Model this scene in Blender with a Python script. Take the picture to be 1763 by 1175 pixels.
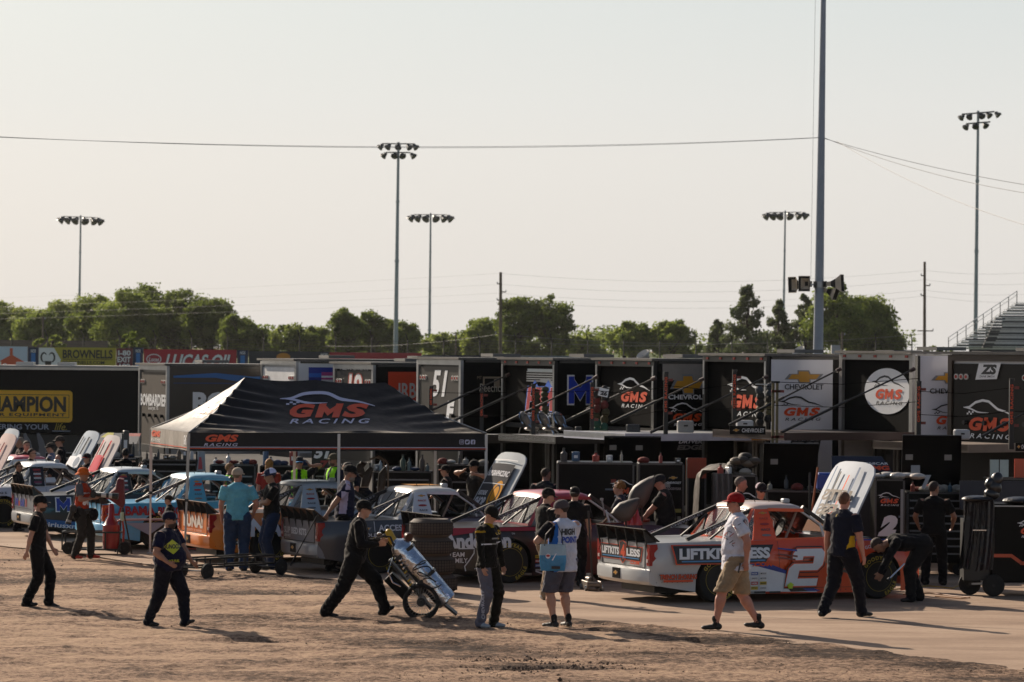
import bpy, bmesh, math, random
import numpy as np
from mathutils import Vector, Matrix, noise
from mathutils.bvhtree import BVHTree
from mathutils.geometry import tessellate_polygon

# ------------------------------------------------------------------ clear
for o in list(bpy.data.objects): bpy.data.objects.remove(o)
SC = bpy.context.scene
COL = SC.collection
rad = math.radians

# ------------------------------------------------------------------ camera
F = 6000.0            # focal length in photo pixels (photo is 1763 x 1175)
CW, CH = 881.5, 587.5
H = 3.95
cam_d = bpy.data.cameras.new('camera'); cam = bpy.data.objects.new('camera', cam_d); COL.objects.link(cam)
cam_d.sensor_width = 36.0; cam_d.lens = 36.0 * F / 1763.0
cam_d.clip_start = 0.5; cam_d.clip_end = 12000
CM = Matrix.Rotation(rad(90) + 12.5 / F, 4, 'X') @ Matrix.Rotation(rad(0.5), 4, 'Z')
cam.matrix_world = Matrix.Translation((0, 0, H)) @ CM
cam_d.dof.use_dof = True; cam_d.dof.focus_distance = 52.0; cam_d.dof.aperture_fstop = 5.0
SC.camera = cam
CR = CM.to_3x3()

# ------------------------------------------------------------------ world, sun, exposure
SUN_EL = rad(28.0)
SUN_DIR = Vector((-0.585 * math.cos(SUN_EL), 0.811 * math.cos(SUN_EL), math.sin(SUN_EL)))
world = bpy.data.worlds.new("World"); SC.world = world; world.use_nodes = True
wn = world.node_tree; wn.nodes.clear()
w_out = wn.nodes.new('ShaderNodeOutputWorld'); w_bg = wn.nodes.new('ShaderNodeBackground')
w_sky = wn.nodes.new('ShaderNodeTexSky'); w_sky.sky_type = 'NISHITA'; w_sky.sun_disc = False
w_sky.sun_elevation = SUN_EL; w_sky.sun_rotation = math.atan2(SUN_DIR.x, SUN_DIR.y)
w_sky.air_density = 1.0; w_sky.dust_density = 3.0; w_sky.ozone_density = 1.0; w_sky.altitude = 250
w_bg.inputs['Strength'].default_value = 0.0605
w_tc = wn.nodes.new('ShaderNodeTexCoord'); w_sp = wn.nodes.new('ShaderNodeSeparateXYZ'); wn.links.new(w_tc.outputs['Generated'], w_sp.inputs[0])
w_cr = wn.nodes.new('ShaderNodeValToRGB'); e_ = w_cr.color_ramp.elements      # pale hazy air low over the horizon
e_[0].position = 0.0; e_[0].color = (.775, .745, .718, 1); e_[1].position = 0.11; e_[1].color = (.735, .785, .79, 1)
e2_ = e_.new(0.055); e2_.color = (.795, .78, .757, 1)
w_mu = wn.nodes.new('ShaderNodeVectorMath'); w_mu.operation = 'SCALE'; w_mu.inputs['Scale'].default_value = 12.2
wn.links.new(w_sp.outputs['Z'], w_cr.inputs[0]); wn.links.new(w_cr.outputs[0], w_mu.inputs[0])
w_mr = wn.nodes.new('ShaderNodeMapRange'); w_mr.inputs[1].default_value = 0.07; w_mr.inputs[2].default_value = 0.30; w_mr.inputs[3].default_value = 0.86; w_mr.inputs[4].default_value = 0.0
wn.links.new(w_sp.outputs['Z'], w_mr.inputs[0])
w_hs = wn.nodes.new('ShaderNodeHueSaturation'); w_hs.inputs['Saturation'].default_value = 1.0; wn.links.new(w_sky.outputs[0], w_hs.inputs['Color'])
w_mx = wn.nodes.new('ShaderNodeMix'); w_mx.data_type = 'RGBA'; wn.links.new(w_mr.outputs[0], w_mx.inputs[0]); wn.links.new(w_hs.outputs[0], w_mx.inputs[6]); wn.links.new(w_mu.outputs[0], w_mx.inputs[7])
wn.links.new(w_mx.outputs[2], w_bg.inputs[0]); wn.links.new(w_bg.outputs[0], w_out.inputs[0])
sun_d = bpy.data.lights.new('sun', 'SUN'); sun = bpy.data.objects.new('sun', sun_d); COL.objects.link(sun)
sun_d.energy = 5.0; sun_d.angle = rad(0.6); sun_d.color = (1.0, 0.86, 0.70)
sun.rotation_euler = SUN_DIR.to_track_quat('Z', 'Y').to_euler()
sun.location = (-20, 40, 40)
SC.view_settings.view_transform = 'Standard'; SC.view_settings.look = 'None'
SC.view_settings.exposure = 0.48; SC.view_settings.gamma = 1.0
SC.cycles.max_bounces = 6; SC.cycles.transparent_max_bounces = 12
SC.cycles.use_denoising = True

# ------------------------------------------------------------------ pixel -> world helpers
def W(px, py, d):
    v = CR @ Vector(((px - CW) / F, (CH - py) / F, -1.0))
    v *= d / v.y
    return Vector((v.x, v.y, v.z + H))
def G(px, py, z=0.0):
    v = CR @ Vector(((px - CW) / F, (CH - py) / F, -1.0))
    v *= (z - H) / v.z
    return Vector((v.x, v.y, z))
def PX(p):
    q = CR.transposed() @ (Vector(p) - Vector((0, 0, H)))
    return (CW + F * q.x / -q.z, CH - F * q.y / -q.z)

# ------------------------------------------------------------------ materials
def lin(c):
    if isinstance(c, str):
        c = c.lstrip('#'); c = [int(c[i:i+2], 16) / 255 for i in (0, 2, 4)]
        return tuple(x / 12.92 if x <= 0.04045 else ((x + 0.055) / 1.055) ** 2.4 for x in c)
    return tuple(c)
_MC = {}
def M(col, rough=0.55, metal=0.0, var=0.12, vs=3.0, bump=0.0, bs=40.0, trans=0.0, alpha=1.0, coat=0.0, emit=0.0, spec=0.5, sheen=0.0, name=None):
    key = (str(col), rough, metal, var, vs, bump, bs, trans, alpha, coat, emit, spec, sheen)
    if key in _MC: return _MC[key]
    m = bpy.data.materials.new(name or 'material'); m.use_nodes = True
    nt = m.node_tree; b = nt.nodes['Principled BSDF']; L = nt.links
    c = lin(col)
    b.inputs['Roughness'].default_value = rough; b.inputs['Metallic'].default_value = metal
    b.inputs['Base Color'].default_value = (*c, 1)
    b.inputs['Specular IOR Level'].default_value = spec
    if coat: b.inputs['Coat Weight'].default_value = coat; b.inputs['Coat Roughness'].default_value = 0.08
    if sheen: b.inputs['Sheen Weight'].default_value = sheen; b.inputs['Sheen Roughness'].default_value = .35; b.inputs['Sheen Tint'].default_value = (1, .93, .85, 1)
    if trans: b.inputs['Transmission Weight'].default_value = trans
    if alpha < 1: b.inputs['Alpha'].default_value = alpha
    if emit: b.inputs['Emission Color'].default_value = (*c, 1); b.inputs['Emission Strength'].default_value = emit
    tc = nt.nodes.new('ShaderNodeTexCoord')
    if var:
        n = nt.nodes.new('ShaderNodeTexNoise'); n.inputs['Scale'].default_value = vs; n.inputs['Detail'].default_value = 6; n.inputs['Roughness'].default_value = 0.65
        L.new(tc.outputs['Object'], n.inputs['Vector'])
        mr = nt.nodes.new('ShaderNodeMapRange'); mr.inputs[1].default_value = 0.3; mr.inputs[2].default_value = 0.7
        mr.inputs[3].default_value = 1 - var; mr.inputs[4].default_value = 1 + var
        L.new(n.outputs[0], mr.inputs[0])
        mx = nt.nodes.new('ShaderNodeVectorMath'); mx.operation = 'SCALE'; mx.inputs[0].default_value = c
        L.new(mr.outputs[0], mx.inputs['Scale']); L.new(mx.outputs[0], b.inputs['Base Color'])
    if bump:
        n2 = nt.nodes.new('ShaderNodeTexNoise'); n2.inputs['Scale'].default_value = bs; n2.inputs['Detail'].default_value = 3
        L.new(tc.outputs['Object'], n2.inputs['Vector'])
        bp = nt.nodes.new('ShaderNodeBump'); bp.inputs['Strength'].default_value = min(1.0, bump); bp.inputs['Distance'].default_value = 0.02 * max(1.0, bump)
        L.new(n2.outputs[0], bp.inputs['Height']); L.new(bp.outputs[0], b.inputs['Normal'])
    _MC[key] = m
    return m
def paint(c, **k):
    k.setdefault('rough', 0.32); k.setdefault('coat', 0.4); k.setdefault('var', 0.06); k.setdefault('vs', 1.2)
    return M(c, **k)
def cloth(c, **k):
    k.setdefault('rough', 0.9); k.setdefault('var', 0.18); k.setdefault('vs', 9); k.setdefault('bump', 1.6); k.setdefault('bs', 11); k.setdefault('spec', 0.2); k.setdefault('sheen', 0.12)
    return M(c, **k)
def vinyl(c): return M(c, rough=0.42, var=0.05, vs=6)
BLACK = M('#121212', rough=0.5, var=0.2); GLOSSBLK = M('#040405', rough=.4, var=.3, spec=.10); RUBBER = M('#171615', rough=0.85, var=0.3, vs=8, bump=0.4, bs=60)
STEEL = M('#8f9296', rough=0.35, metal=0.9, var=0.1); CHROME = M('#c8cacc', rough=0.15, metal=1.0, var=0.05)
ALU = M('#b9bbbc', rough=0.4, metal=0.75, var=0.12); WHITE = vinyl('#dcdcdc'); ORANGE = vinyl('#d2491c')
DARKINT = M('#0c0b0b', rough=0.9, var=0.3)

def par(o, T):
    o.parent = T; o.matrix_parent_inverse = (Matrix.Translation(T.location) @ Matrix.Rotation(T.rotation_euler.z, 4, 'Z')).inverted(); return o
# ------------------------------------------------------------------ mesh builder
def frame_of(axis):
    a = Vector(axis).normalized(); u = Vector((0, 0, 1)) if abs(a.z) < 0.95 else Vector((1, 0, 0))
    x = a.cross(u).normalized(); y = a.cross(x).normalized()
    return x, y, a
class MB:
    def __init__(s): s.v = []; s.f = []; s.m = []; s.mats = []
    def mi(s, mat):
        if mat not in s.mats: s.mats.append(mat)
        return s.mats.index(mat)
    def add(s, vs, fs, mat):
        o = len(s.v); s.v += [tuple(p) for p in vs]; k = s.mi(mat)
        for f in fs: s.f.append(tuple(i + o for i in f)); s.m.append(k)
        return s
    def box(s, c, size, mat, rot=None, bev=0.0):
        x, y, z = [a / 2 for a in size]
        if bev:
            b = min(bev, x * .9, y * .9, z * .9); pts = []; 
            P = [(x - b, y - b)]
            ring = [(x - b, -y), (x, -y + b), (x, y - b), (x - b, y), (-x + b, y), (-x, y - b), (-x, -y + b), (-x + b, -y)]
            ins = [((px_ - math.copysign(b, px_)) if abs(px_) == x else px_ , (py_ - math.copysign(b, py_)) if abs(py_) == y else py_) for px_, py_ in ring]
            vs = [(p[0], p[1], -z) for p in ins] + [(p[0], p[1], -z + b) for p in ring] + [(p[0], p[1], z - b) for p in ring] + [(p[0], p[1], z) for p in ins]
            fs = [tuple(range(7, -1, -1)), tuple(range(24, 32))]
            for r in range(3):
                for i in range(8): j = (i + 1) % 8; fs.append((r*8+i, r*8+j, r*8+8+j, r*8+8+i))
        else:
            vs = [(i, j, k) for k in (-z, z) for j in (-y, y) for i in (-x, x)]
            fs = [(0, 2, 3, 1), (4, 5, 7, 6), (0, 1, 5, 4), (2, 6, 7, 3), (0, 4, 6, 2), (1, 3, 7, 5)]
        R = rot if rot is not None else Matrix.Identity(3)
        c = Vector(c)
        return s.add([c + R @ Vector(p) for p in vs], fs, mat)
    def bar(s, p0, p1, w, h, mat, up=(0, 0, 1)):
        p0, p1 = Vector(p0), Vector(p1); a = (p1 - p0); L = a.length; a.normalize()
        u = Vector(up); x = a.cross(u)
        if x.length < 1e-4: x = a.cross(Vector((1, 0, 0)))
        x.normalize(); y = x.cross(a).normalized()
        R = Matrix((x, y, a)).transposed()
        return s.box((p0 + p1) / 2, (w, h, L), mat, R)
    def cyl(s, p0, p1, r0, mat, r1=None, n=12, caps=True):
        r1 = r0 if r1 is None else r1
        p0, p1 = Vector(p0), Vector(p1); x, y, a = frame_of(p1 - p0)
        vs = []
        for p, r in ((p0, r0), (p1, r1)):
            for i in range(n): t = 2 * math.pi * i / n; vs.append(p + x * (r * math.cos(t)) + y * (r * math.sin(t)))
        fs = [(i, i + n, (i + 1) % n + n, (i + 1) % n) for i in range(n)]
        if caps: fs += [tuple(range(n)), tuple(range(2 * n - 1, n - 1, -1))]
        return s.add(vs, fs, mat)
    def tube(s, pts, r, mat, n=8):
        pts = [Vector(p) for p in pts]; vs = []; fs = []
        for i, p in enumerate(pts):
            a = (pts[min(i + 1, len(pts) - 1)] - pts[max(i - 1, 0)])
            x, y, _ = frame_of(a)
            if i and (x.dot(px_) < 0): pass
            px_ = x
            rr = r[i] if isinstance(r, (list, tuple)) else r
            for k in range(n): t = 2 * math.pi * k / n; vs.append(p + x * (rr * math.cos(t)) + y * (rr * math.sin(t)))
        for i in range(len(pts) - 1):
            for k in range(n): j = (k + 1) % n; fs.append((i*n+k, i*n+n+k, i*n+n+j, i*n+j))
        fs += [tuple(range(n)), tuple(range(len(vs) - 1, len(vs) - n - 1, -1))]
        return s.add(vs, fs, mat)
    def loft(s, rings, mat, caps=True, closed=True):
        n = len(rings[0]); vs = [p for r in rings for p in r]; fs = []
        for i in range(len(rings) - 1):
            for k in range(n if closed else n - 1): j = (k + 1) % n; fs.append((i*n+k, i*n+j, i*n+n+j, i*n+n+k))
        if caps and closed: fs += [tuple(range(n - 1, -1, -1)), tuple(range((len(rings)-1)*n, len(rings)*n))]
        return s.add(vs, fs, mat)
    def sphere(s, c, r, mat, n=12, m=8, R=None, zmin=-1.0):
        r = r if isinstance(r, (tuple, list)) else (r, r, r); c = Vector(c); R = R or Matrix.Identity(3)
        rings = []
        a0 = math.asin(zmin) if zmin > -1 else -math.pi / 2
        for i in range(m + 1):
            t = a0 + (math.pi / 2 - a0) * i / m; ct = max(math.cos(t), 1e-3)
            rings.append([c + R @ Vector((r[0] * ct * math.cos(2*math.pi*k/n), r[1] * ct * math.sin(2*math.pi*k/n), r[2] * math.sin(t))) for k in range(n)])
        return s.loft(rings, mat)
    def capsule(s, p0, p1, r0, r1, mat, n=12):
        p0, p1 = Vector(p0), Vector(p1); a = p1 - p0
        if a.length < 1e-5: return s.sphere(p0, r0, mat, n)
        x, y, a = frame_of(a); rings = []
        for t in (-86, -60, -32, 0): t = rad(t); rings.append((p0 + a * (r0 * math.sin(t)), r0 * math.cos(t)))
        for t in (0, 32, 60, 86): t = rad(t); rings.append((p1 + a * (r1 * math.sin(t)), r1 * math.cos(t)))
        return s.loft([[c + x * (r * math.cos(2*math.pi*k/n)) + y * (r * math.sin(2*math.pi*k/n)) for k in range(n)] for c, r in rings], mat)
    def prism(s, poly, o, ux, uy, th, mat):
        """closed polygon (2D list) placed at o with axes ux, uy, extruded by th along ux x uy (front face at o)"""
        o, ux, uy = Vector(o), Vector(ux), Vector(uy); n_ = ux.cross(uy).normalized(); n = len(poly)
        A = [o + ux * p[0] + uy * p[1] for p in poly]; B = [p - n_ * th for p in A]
        return s.add(A + B, [tuple(range(n)), tuple(range(2*n-1, n-1, -1))] + [(i, i + n, (i + 1) % n + n, (i + 1) % n) for i in range(n)], mat)
    def lathe(s, prof, c, axis, mat, n=24):
        c = Vector(c); x, y, a = frame_of(axis)
        return s.loft([[c + a * h + x * (r * math.cos(2*math.pi*k/n)) + y * (r * math.sin(2*math.pi*k/n)) for k in range(n)] for r, h in prof], mat, caps=True)
    def build(s, name, parent=None, smooth=False, label=None, ang=None):
        me = bpy.data.meshes.new(name); me.from_pydata(s.v, [], s.f)
        for m in s.mats: me.materials.append(m)
        me.polygons.foreach_set('material_index', s.m)
        if smooth: me.polygons.foreach_set('use_smooth', [True] * len(me.polygons))
        me.update()
        if smooth:
            me.set_sharp_from_angle(angle=rad(ang or 40))
        o = bpy.data.objects.new(name, me); COL.objects.link(o)
        if parent is not None: o.parent = parent
        if label: o['label'] = label
        return o
def thing(name, label, cat, loc=(0, 0, 0), rz=0.0, group=None):
    o = bpy.data.objects.new(name, None); COL.objects.link(o); o.empty_display_size = 0.2
    o.location = loc; o.rotation_euler = (0, 0, rz); o['label'] = label; o['category'] = cat
    if group: o['group'] = group
    return o
def tag(o, label, cat, group=None):
    o['label'] = label; o['category'] = cat
    if group: o['group'] = group
    return o
def copy_tree(o, parent=None):
    c = o.copy(); COL.objects.link(c)
    if parent is not None: c.parent = parent
    for ch in list(o.children): copy_tree(ch, c)
    return c

# ------------------------------------------------------------------ lettering (built from the built-in font)
_TC = {}
def textmesh(s, bold=0.0, shear=0.0, spacing=1.0, thin=False):
    key = (s, bold, shear, spacing)
    if key in _TC: return _TC[key]
    cu = bpy.data.curves.new('t', 'FONT'); cu.body = s; cu.shear = shear; cu.space_character = spacing
    cu.offset = bold; cu.resolution_u = 3; cu.fill_mode = 'FRONT'
    ob = bpy.data.objects.new('t', cu); COL.objects.link(ob)
    dg = bpy.context.evaluated_depsgraph_get()
    me = bpy.data.meshes.new_from_object(ob.evaluated_get(dg))
    v = np.array([p.co[:2] for p in me.vertices]) if len(me.vertices) else np.zeros((1, 2))
    fs = [tuple(p.vertices) for p in me.polygons]
    bpy.data.objects.remove(ob); bpy.data.curves.remove(cu); bpy.data.meshes.remove(me)
    lo, hi = v.min(0), v.max(0); v = (v - lo) / np.maximum(hi - lo, 1e-6)
    _TC[key] = (v, fs, (hi - lo)); return _TC[key]
class Decal:
    """Flat markings on a surface: 2D (x right, y up) mapped to o + ux*x + uy*y, lifted step by step off it."""
    def __init__(s, o, ux, uy, proj=None, lift=0.004):
        s.o, s.ux, s.uy = Vector(o), Vector(ux).normalized(), Vector(uy).normalized(); s.n = s.ux.cross(s.uy).normalized()
        s.mb = MB(); s.k = 0; s.proj = proj; s.lift = lift
    fine = 0.0
    def put(s, pts, faces, mat, mapf=None):
        if s.fine and s.proj:
            tri = []
            for f in faces:
                for i in range(1, len(f) - 1): tri.append((pts[f[0]], pts[f[i]], pts[f[i+1]]))
            out = []; L2 = s.fine ** 2
            while tri:
                a, b, c_ = tri.pop(); e = [((p[0]-q[0])**2 + (p[1]-q[1])**2, k) for k, (p, q) in enumerate(((a, b), (b, c_), (c_, a)))]; m, k = max(e)
                if m <= L2: out.append((a, b, c_)); continue
                if k == 1: a, b, c_ = b, c_, a
                elif k == 2: a, b, c_ = c_, a, b
                h = ((a[0]+b[0])/2, (a[1]+b[1])/2); tri += [(a, h, c_), (h, b, c_)]
            pts = [p for t in out for p in t]; faces = [(3*i, 3*i+1, 3*i+2) for i in range(len(out))]
        s.k += 1; L = s.lift + 0.0012 * s.k; out = []
        for x, y in pts:
            if mapf: x, y = mapf(x, y)
            p = s.o + s.ux * x + s.uy * y
            if s.proj: p = s.proj(p)
            out.append(p + s.n * L)
        s.mb.add(out, faces, mat); return s
    def rect(s, x, y, w, h, mat, sk=0.0, nx=1):
        pts = [(x + w * i / nx, y) for i in range(nx + 1)] + [(x + w * i / nx + sk * h, y + h) for i in range(nx + 1)]
        return s.put(pts, [(i, i + 1, i + nx + 2, i + nx + 1) for i in range(nx)], mat)
    def poly(s, pts, mat):
        return s.put(pts, [tuple(range(len(pts)))], mat)
    def ell(s, cx, cy, rx, ry, mat, n=20):
        return s.poly([(cx + rx * math.cos(2*math.pi*i/n), cy + ry * math.sin(2*math.pi*i/n)) for i in range(n)], mat)
    def line(s, pts, w, mat):
        """polyline with per-point widths"""
        n = len(pts); a = []; b = []
        for i in range(n):
            p0 = pts[max(i-1, 0)]; p1 = pts[min(i+1, n-1)]; dx, dy = p1[0]-p0[0], p1[1]-p0[1]; l = math.hypot(dx, dy) or 1
            ww = (w[i] if isinstance(w, (list, tuple)) else w) / 2
            a.append((pts[i][0] - dy/l*ww, pts[i][1] + dx/l*ww)); b.append((pts[i][0] + dy/l*ww, pts[i][1] - dx/l*ww))
        return s.put(b + a, [(i, i + 1, n + i + 1, n + i) for i in range(n - 1)], mat)
    def text(s, t, x, y, w, h, mat, bold=0.02, shear=0.0, spacing=1.0, rot=0.0, mirror=False):
        v, fs, _ = textmesh(t, bold, shear, spacing); c, sn = math.cos(rot), math.sin(rot)
        pts = [((1 - a if mirror else a) * w, b * h) for a, b in v]
        if mirror: fs = [f[::-1] for f in fs]
        return s.put([(x + c * a - sn * b, y + sn * a + c * b) for a, b in pts], fs, mat)
    def em(s, x, y, w, h, mat, t=.28, sk=0.0, f=None):
        f = f or (lambda a, b: (x + a*w + sk*b*h, y + b*h))
        for q in ([(0, 0), (t, 0), (t, 1), (0, 1)], [(1-t, 0), (1, 0), (1, 1), (1-t, 1)], [(t*.6, 1), (t*.6, .62), (.5, .12), (.5, .58)], [(1-t*.6, 1), (.5, .58), (.5, .12), (1-t*.6, .62)]):
            s.poly([f(a, b) for a, b in q], mat); s.k -= 1
        s.k += 1
    def two(s, x, y, w, h, mat, e=0.0, sk=.22):
        P = [(.05,.70),(.36,.70),(.36,.80),(.70,.80),(.70,.60),(.12,.60),(0,.48),(0,0),(.95,0),(.95,.20),(.33,.20),(.33,.42),(.88,.42),(1,.56),(1,.90),(.9,1),(.15,1),(.05,.88)]
        P = [(x + a*w + sk*b*h, y + b*h) for a, b in P]
        if e: s.line(P + [P[0]], 2*e, mat); s.k -= 1
        s.put(P, [tuple(t) for t in tessellate_polygon([[Vector((a, b, 0)) for a, b in P]])], mat)
        L = s.mb.f; n = s.n
    def gms(s, x, y, w, fg=None, wh=None, mirror=False, flip=False, h=None):
        """car-line mark over two words; (x, y) lower left of the mark, w its width (height 0.62 w)"""
        fg = fg or ORANGE; wh = wh or WHITE
        h = h or 0.62 * w
        f = lambda a, b: (x + ((1 - a) if mirror else a) * w, y + ((1 - b) if flip else b) * h)
        k = [f(a, b) for a, b in ((0, .80), (.12, .81), (.24, .93), (.38, .985), (.50, .96), (.62, .83), (.68, .77), (.82, .72), (1.0, .60))]
        s.line(k, [w*.006, w*.03, w*.034, w*.034, w*.034, w*.034, w*.03, w*.025, w*.006], wh)
        k = [f(a, b) for a, b in ((.0, .80), (.14, .77), (.28, .69), (.36, .68), (.5, .68))]
        s.line(k, [w*.004, w*.022, w*.02, w*.014, w*.003], wh)
        for i, j in ((0, 0), (1, 1), (2, 0), (3, 1)):
            q = [f(.07 + .035*i + a, .62 + .045 * j + b) for a, b in ((0, 0), (.033, 0), (.033, .045), (0, .045))]
            s.poly(q if not (mirror ^ flip) else q[::-1], wh)
        def tx(t, a0, b0, a1, b1, m, bold, sp):
            v, fs, _ = textmesh(t, bold, .25, sp)
            pts = [f(a0 + (a1 - a0) * p[0], b0 + (b1 - b0) * p[1]) for p in v]
            if mirror ^ flip: fs = [q[::-1] for q in fs]
            s.put(pts, fs, m)
        tx('G', .12, .22, .40, .56, fg, .055, 1); tx('S', .68, .22, .94, .56, fg, .055, 1); q_ = (lambda a, b: f(.395 + .25*a + .03*b, .22 + .34*b))
        s.em(0, 0, 1, 1, fg, .30, 0, q_ if not (mirror ^ flip) else q_); tx('RACING', .14, .03, .95, .15, wh, .015, 1.5)
        return s
    def bowtie(s, cx, cy, w, h, gold=None, edge=None):
        P = [(-.5, -.22), (-.38, .22), (-.17, .22), (-.17, .5), (.13, .5), (.17, .22), (.5, .22), (.38, -.22), (.17, -.22), (.17, -.5), (-.13, -.5), (-.17, -.22)]
        def draw(k, m):
            pts = [(cx + a * w * k, cy + b * h * k) for a, b in P]
            s.poly([pts[i] for i in (2, 3, 4, 5, 8, 9, 10, 11)], m); s.poly([pts[i] for i in (0, 11, 2, 1)], m); s.poly([pts[i] for i in (5, 8, 7, 6)], m)
        draw(1.0, edge or vinyl('#77797c')); draw(.82, gold or vinyl('#c08a28'))
        return s
    def build(s, name, parent=None, label=None):
        return s.mb.build(name, parent, label=label)
# ------------------------------------------------------------------ ground
def ground_mat(name, cols, streak, bump, rough=0.95):
    m = bpy.data.materials.new(name); m.use_nodes = True; nt = m.node_tree; L = nt.links; b = nt.nodes['Principled BSDF']
    b.inputs['Roughness'].default_value = rough; b.inputs['Specular IOR Level'].default_value = 0.15
    tc = nt.nodes.new('ShaderNodeTexCoord'); mp = nt.nodes.new('ShaderNodeMapping'); mp.inputs['Scale'].default_value = streak
    mp.inputs['Rotation'].default_value = (0, 0, rad(-14))
    L.new(tc.outputs['Object'], mp.inputs[0])
    n1 = nt.nodes.new('ShaderNodeTexNoise'); n1.inputs['Scale'].default_value = 1.0; n1.inputs['Detail'].default_value = 10; n1.inputs['Roughness'].default_value = 0.68
    L.new(mp.outputs[0], n1.inputs[0])
    n2 = nt.nodes.new('ShaderNodeTexNoise'); n2.inputs['Scale'].default_value = 11.0; n2.inputs['Detail'].default_value = 8; n2.inputs['Roughness'].default_value = 0.75
    L.new(tc.outputs['Object'], n2.inputs[0])
    n3 = nt.nodes.new('ShaderNodeTexNoise'); n3.inputs['Scale'].default_value = 1.0; n3.inputs['Detail'].default_value = 4
    mp3 = nt.nodes.new('ShaderNodeMapping'); mp3.inputs['Scale'].default_value = (.16, .75, 1); mp3.inputs['Rotation'].default_value = (0, 0, rad(-9)); L.new(tc.outputs['Object'], mp3.inputs[0]); L.new(mp3.outputs[0], n3.inputs[0])
    D_ = bump > .5; h1 = nt.nodes.new('ShaderNodeMath'); h1.operation = 'MULTIPLY'; h1.inputs[1].default_value = .45 if D_ else 1.0; L.new(n1.outputs[0], h1.inputs[0])
    a = nt.nodes.new('ShaderNodeMath'); a.operation = 'MULTIPLY_ADD'; a.inputs[1].default_value = 1.0 if D_ else .45
    L.new(n2.outputs[0], a.inputs[0]); L.new(h1.outputs[0], a.inputs[2])
    a2 = nt.nodes.new('ShaderNodeMath'); a2.operation = 'MULTIPLY_ADD'; a2.inputs[1].default_value = 0.75
    L.new(n3.outputs[0], a2.inputs[0]); L.new(a.outputs[0], a2.inputs[2])
    cr = nt.nodes.new('ShaderNodeValToRGB'); els = cr.color_ramp.elements
    while len(els) < len(cols): els.new(0.5)
    for e, (p, c) in zip(els, cols): e.position = p; e.color = (*lin(c), 1)
    n4 = nt.nodes.new('ShaderNodeTexNoise'); n4.inputs['Scale'].default_value = 34.0; n4.inputs['Detail'].default_value = 4; n4.inputs['Roughness'].default_value = .8; L.new(tc.outputs['Object'], n4.inputs[0])
    a3 = nt.nodes.new('ShaderNodeMath'); a3.operation = 'MULTIPLY_ADD'; a3.inputs[1].default_value = 0.30 if bump > .5 else .10; L.new(n4.outputs[0], a3.inputs[0]); L.new(a2.outputs[0], a3.inputs[2])
    a4 = nt.nodes.new('ShaderNodeMath'); a4.operation = 'SUBTRACT'; a4.inputs[1].default_value = 0.35 if bump > .5 else .25; L.new(a3.outputs[0], a4.inputs[0]); at_ = nt.nodes.new('ShaderNodeAttribute'); at_.attribute_name = 'dark_soil'; a5 = nt.nodes.new('ShaderNodeMath'); a5.operation = 'MULTIPLY_ADD'; a5.inputs[1].default_value = -.17
    L.new(at_.outputs['Fac'], a5.inputs[0]); L.new(a4.outputs[0], a5.inputs[2]); L.new(a5.outputs[0], cr.inputs[0]); L.new(cr.outputs[0], b.inputs['Base Color'])
    bp = nt.nodes.new('ShaderNodeBump'); bp.inputs['Strength'].default_value = bump; bp.inputs['Distance'].default_value = 0.05
    L.new(a.outputs[0], bp.inputs['Height']); L.new(bp.outputs[0], b.inputs['Normal'])
    return m
DIRT = ground_mat('dirt', [(0.68, '#3a2c24'), (0.80, '#6c5646'), (0.89, '#977b66'), (1.08, '#b3967c')], (0.9, 1.5, 1), 1.0)
CONC = ground_mat('concrete', [(0.60, '#7c6757'), (0.85, '#937c69'), (1.10, '#a38c78')], (0.35, 0.9, 1), 0.12, 0.85)
def grid_axis(lo, hi, a, b, step):
    xs = list(np.arange(a, b + 1e-6, step)); w = step; x = a; left = []
    while x > lo: w *= 1.5; x -= w; left.append(max(x, lo))
    w = step; x = b; right = []
    while x < hi: w *= 1.5; x += w; right.append(min(x, hi))
    return np.array(left[::-1] + xs + right)
gx = grid_axis(-4000, 4000, -12.5, 10.5, 0.06); gy = grid_axis(-60, 6000, 40, 60, 0.045)
X, Y = np.meshgrid(gx, gy); nx_, ny_ = len(gx), len(gy)
rng = np.random.RandomState(4)
def fbm(X, Y, sc, seed, oct=4):
    """cheap value noise"""
    r = np.random.RandomState(seed); out = np.zeros_like(X); amp = 1.0
    for o in range(oct):
        T = r.rand(257, 257); fx = (X / sc[0]) % 256; fy = (Y / sc[1]) % 256
        ix, iy = fx.astype(int), fy.astype(int); tx, ty = fx - ix, fy - iy
        tx = tx*tx*(3-2*tx); ty = ty*ty*(3-2*ty)
        out += amp * ((T[ix, iy]*(1-tx) + T[ix+1, iy]*tx)*(1-ty) + (T[ix, iy+1]*(1-tx) + T[ix+1, iy+1]*tx)*ty - .5)
        amp *= .55; sc = (sc[0]/2.03, sc[1]/2.03)
    return out
c_, s_ = math.cos(rad(14)), math.sin(rad(14))
XR, YR = X*c_ + Y*s_, -X*s_ + Y*c_
edge = [(-600, 905), (-100, 925), (0, 936), (120, 947), (300, 975), (480, 990), (640, 1003), (760, 1028), (880, 1052), (1060, 1072), (1265, 1092), (1420, 1108), (1763, 1152), (2400, 1240)]
eW = [G(a, b) for a, b in edge]
ey = np.interp(X, [p.x for p in eW], [p.y for p in eW])
inside = np.clip((ey - Y) / 0.9 + .5, 0, 1)
rut = np.zeros_like(X)      # long wheel ruts swept along the track
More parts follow.
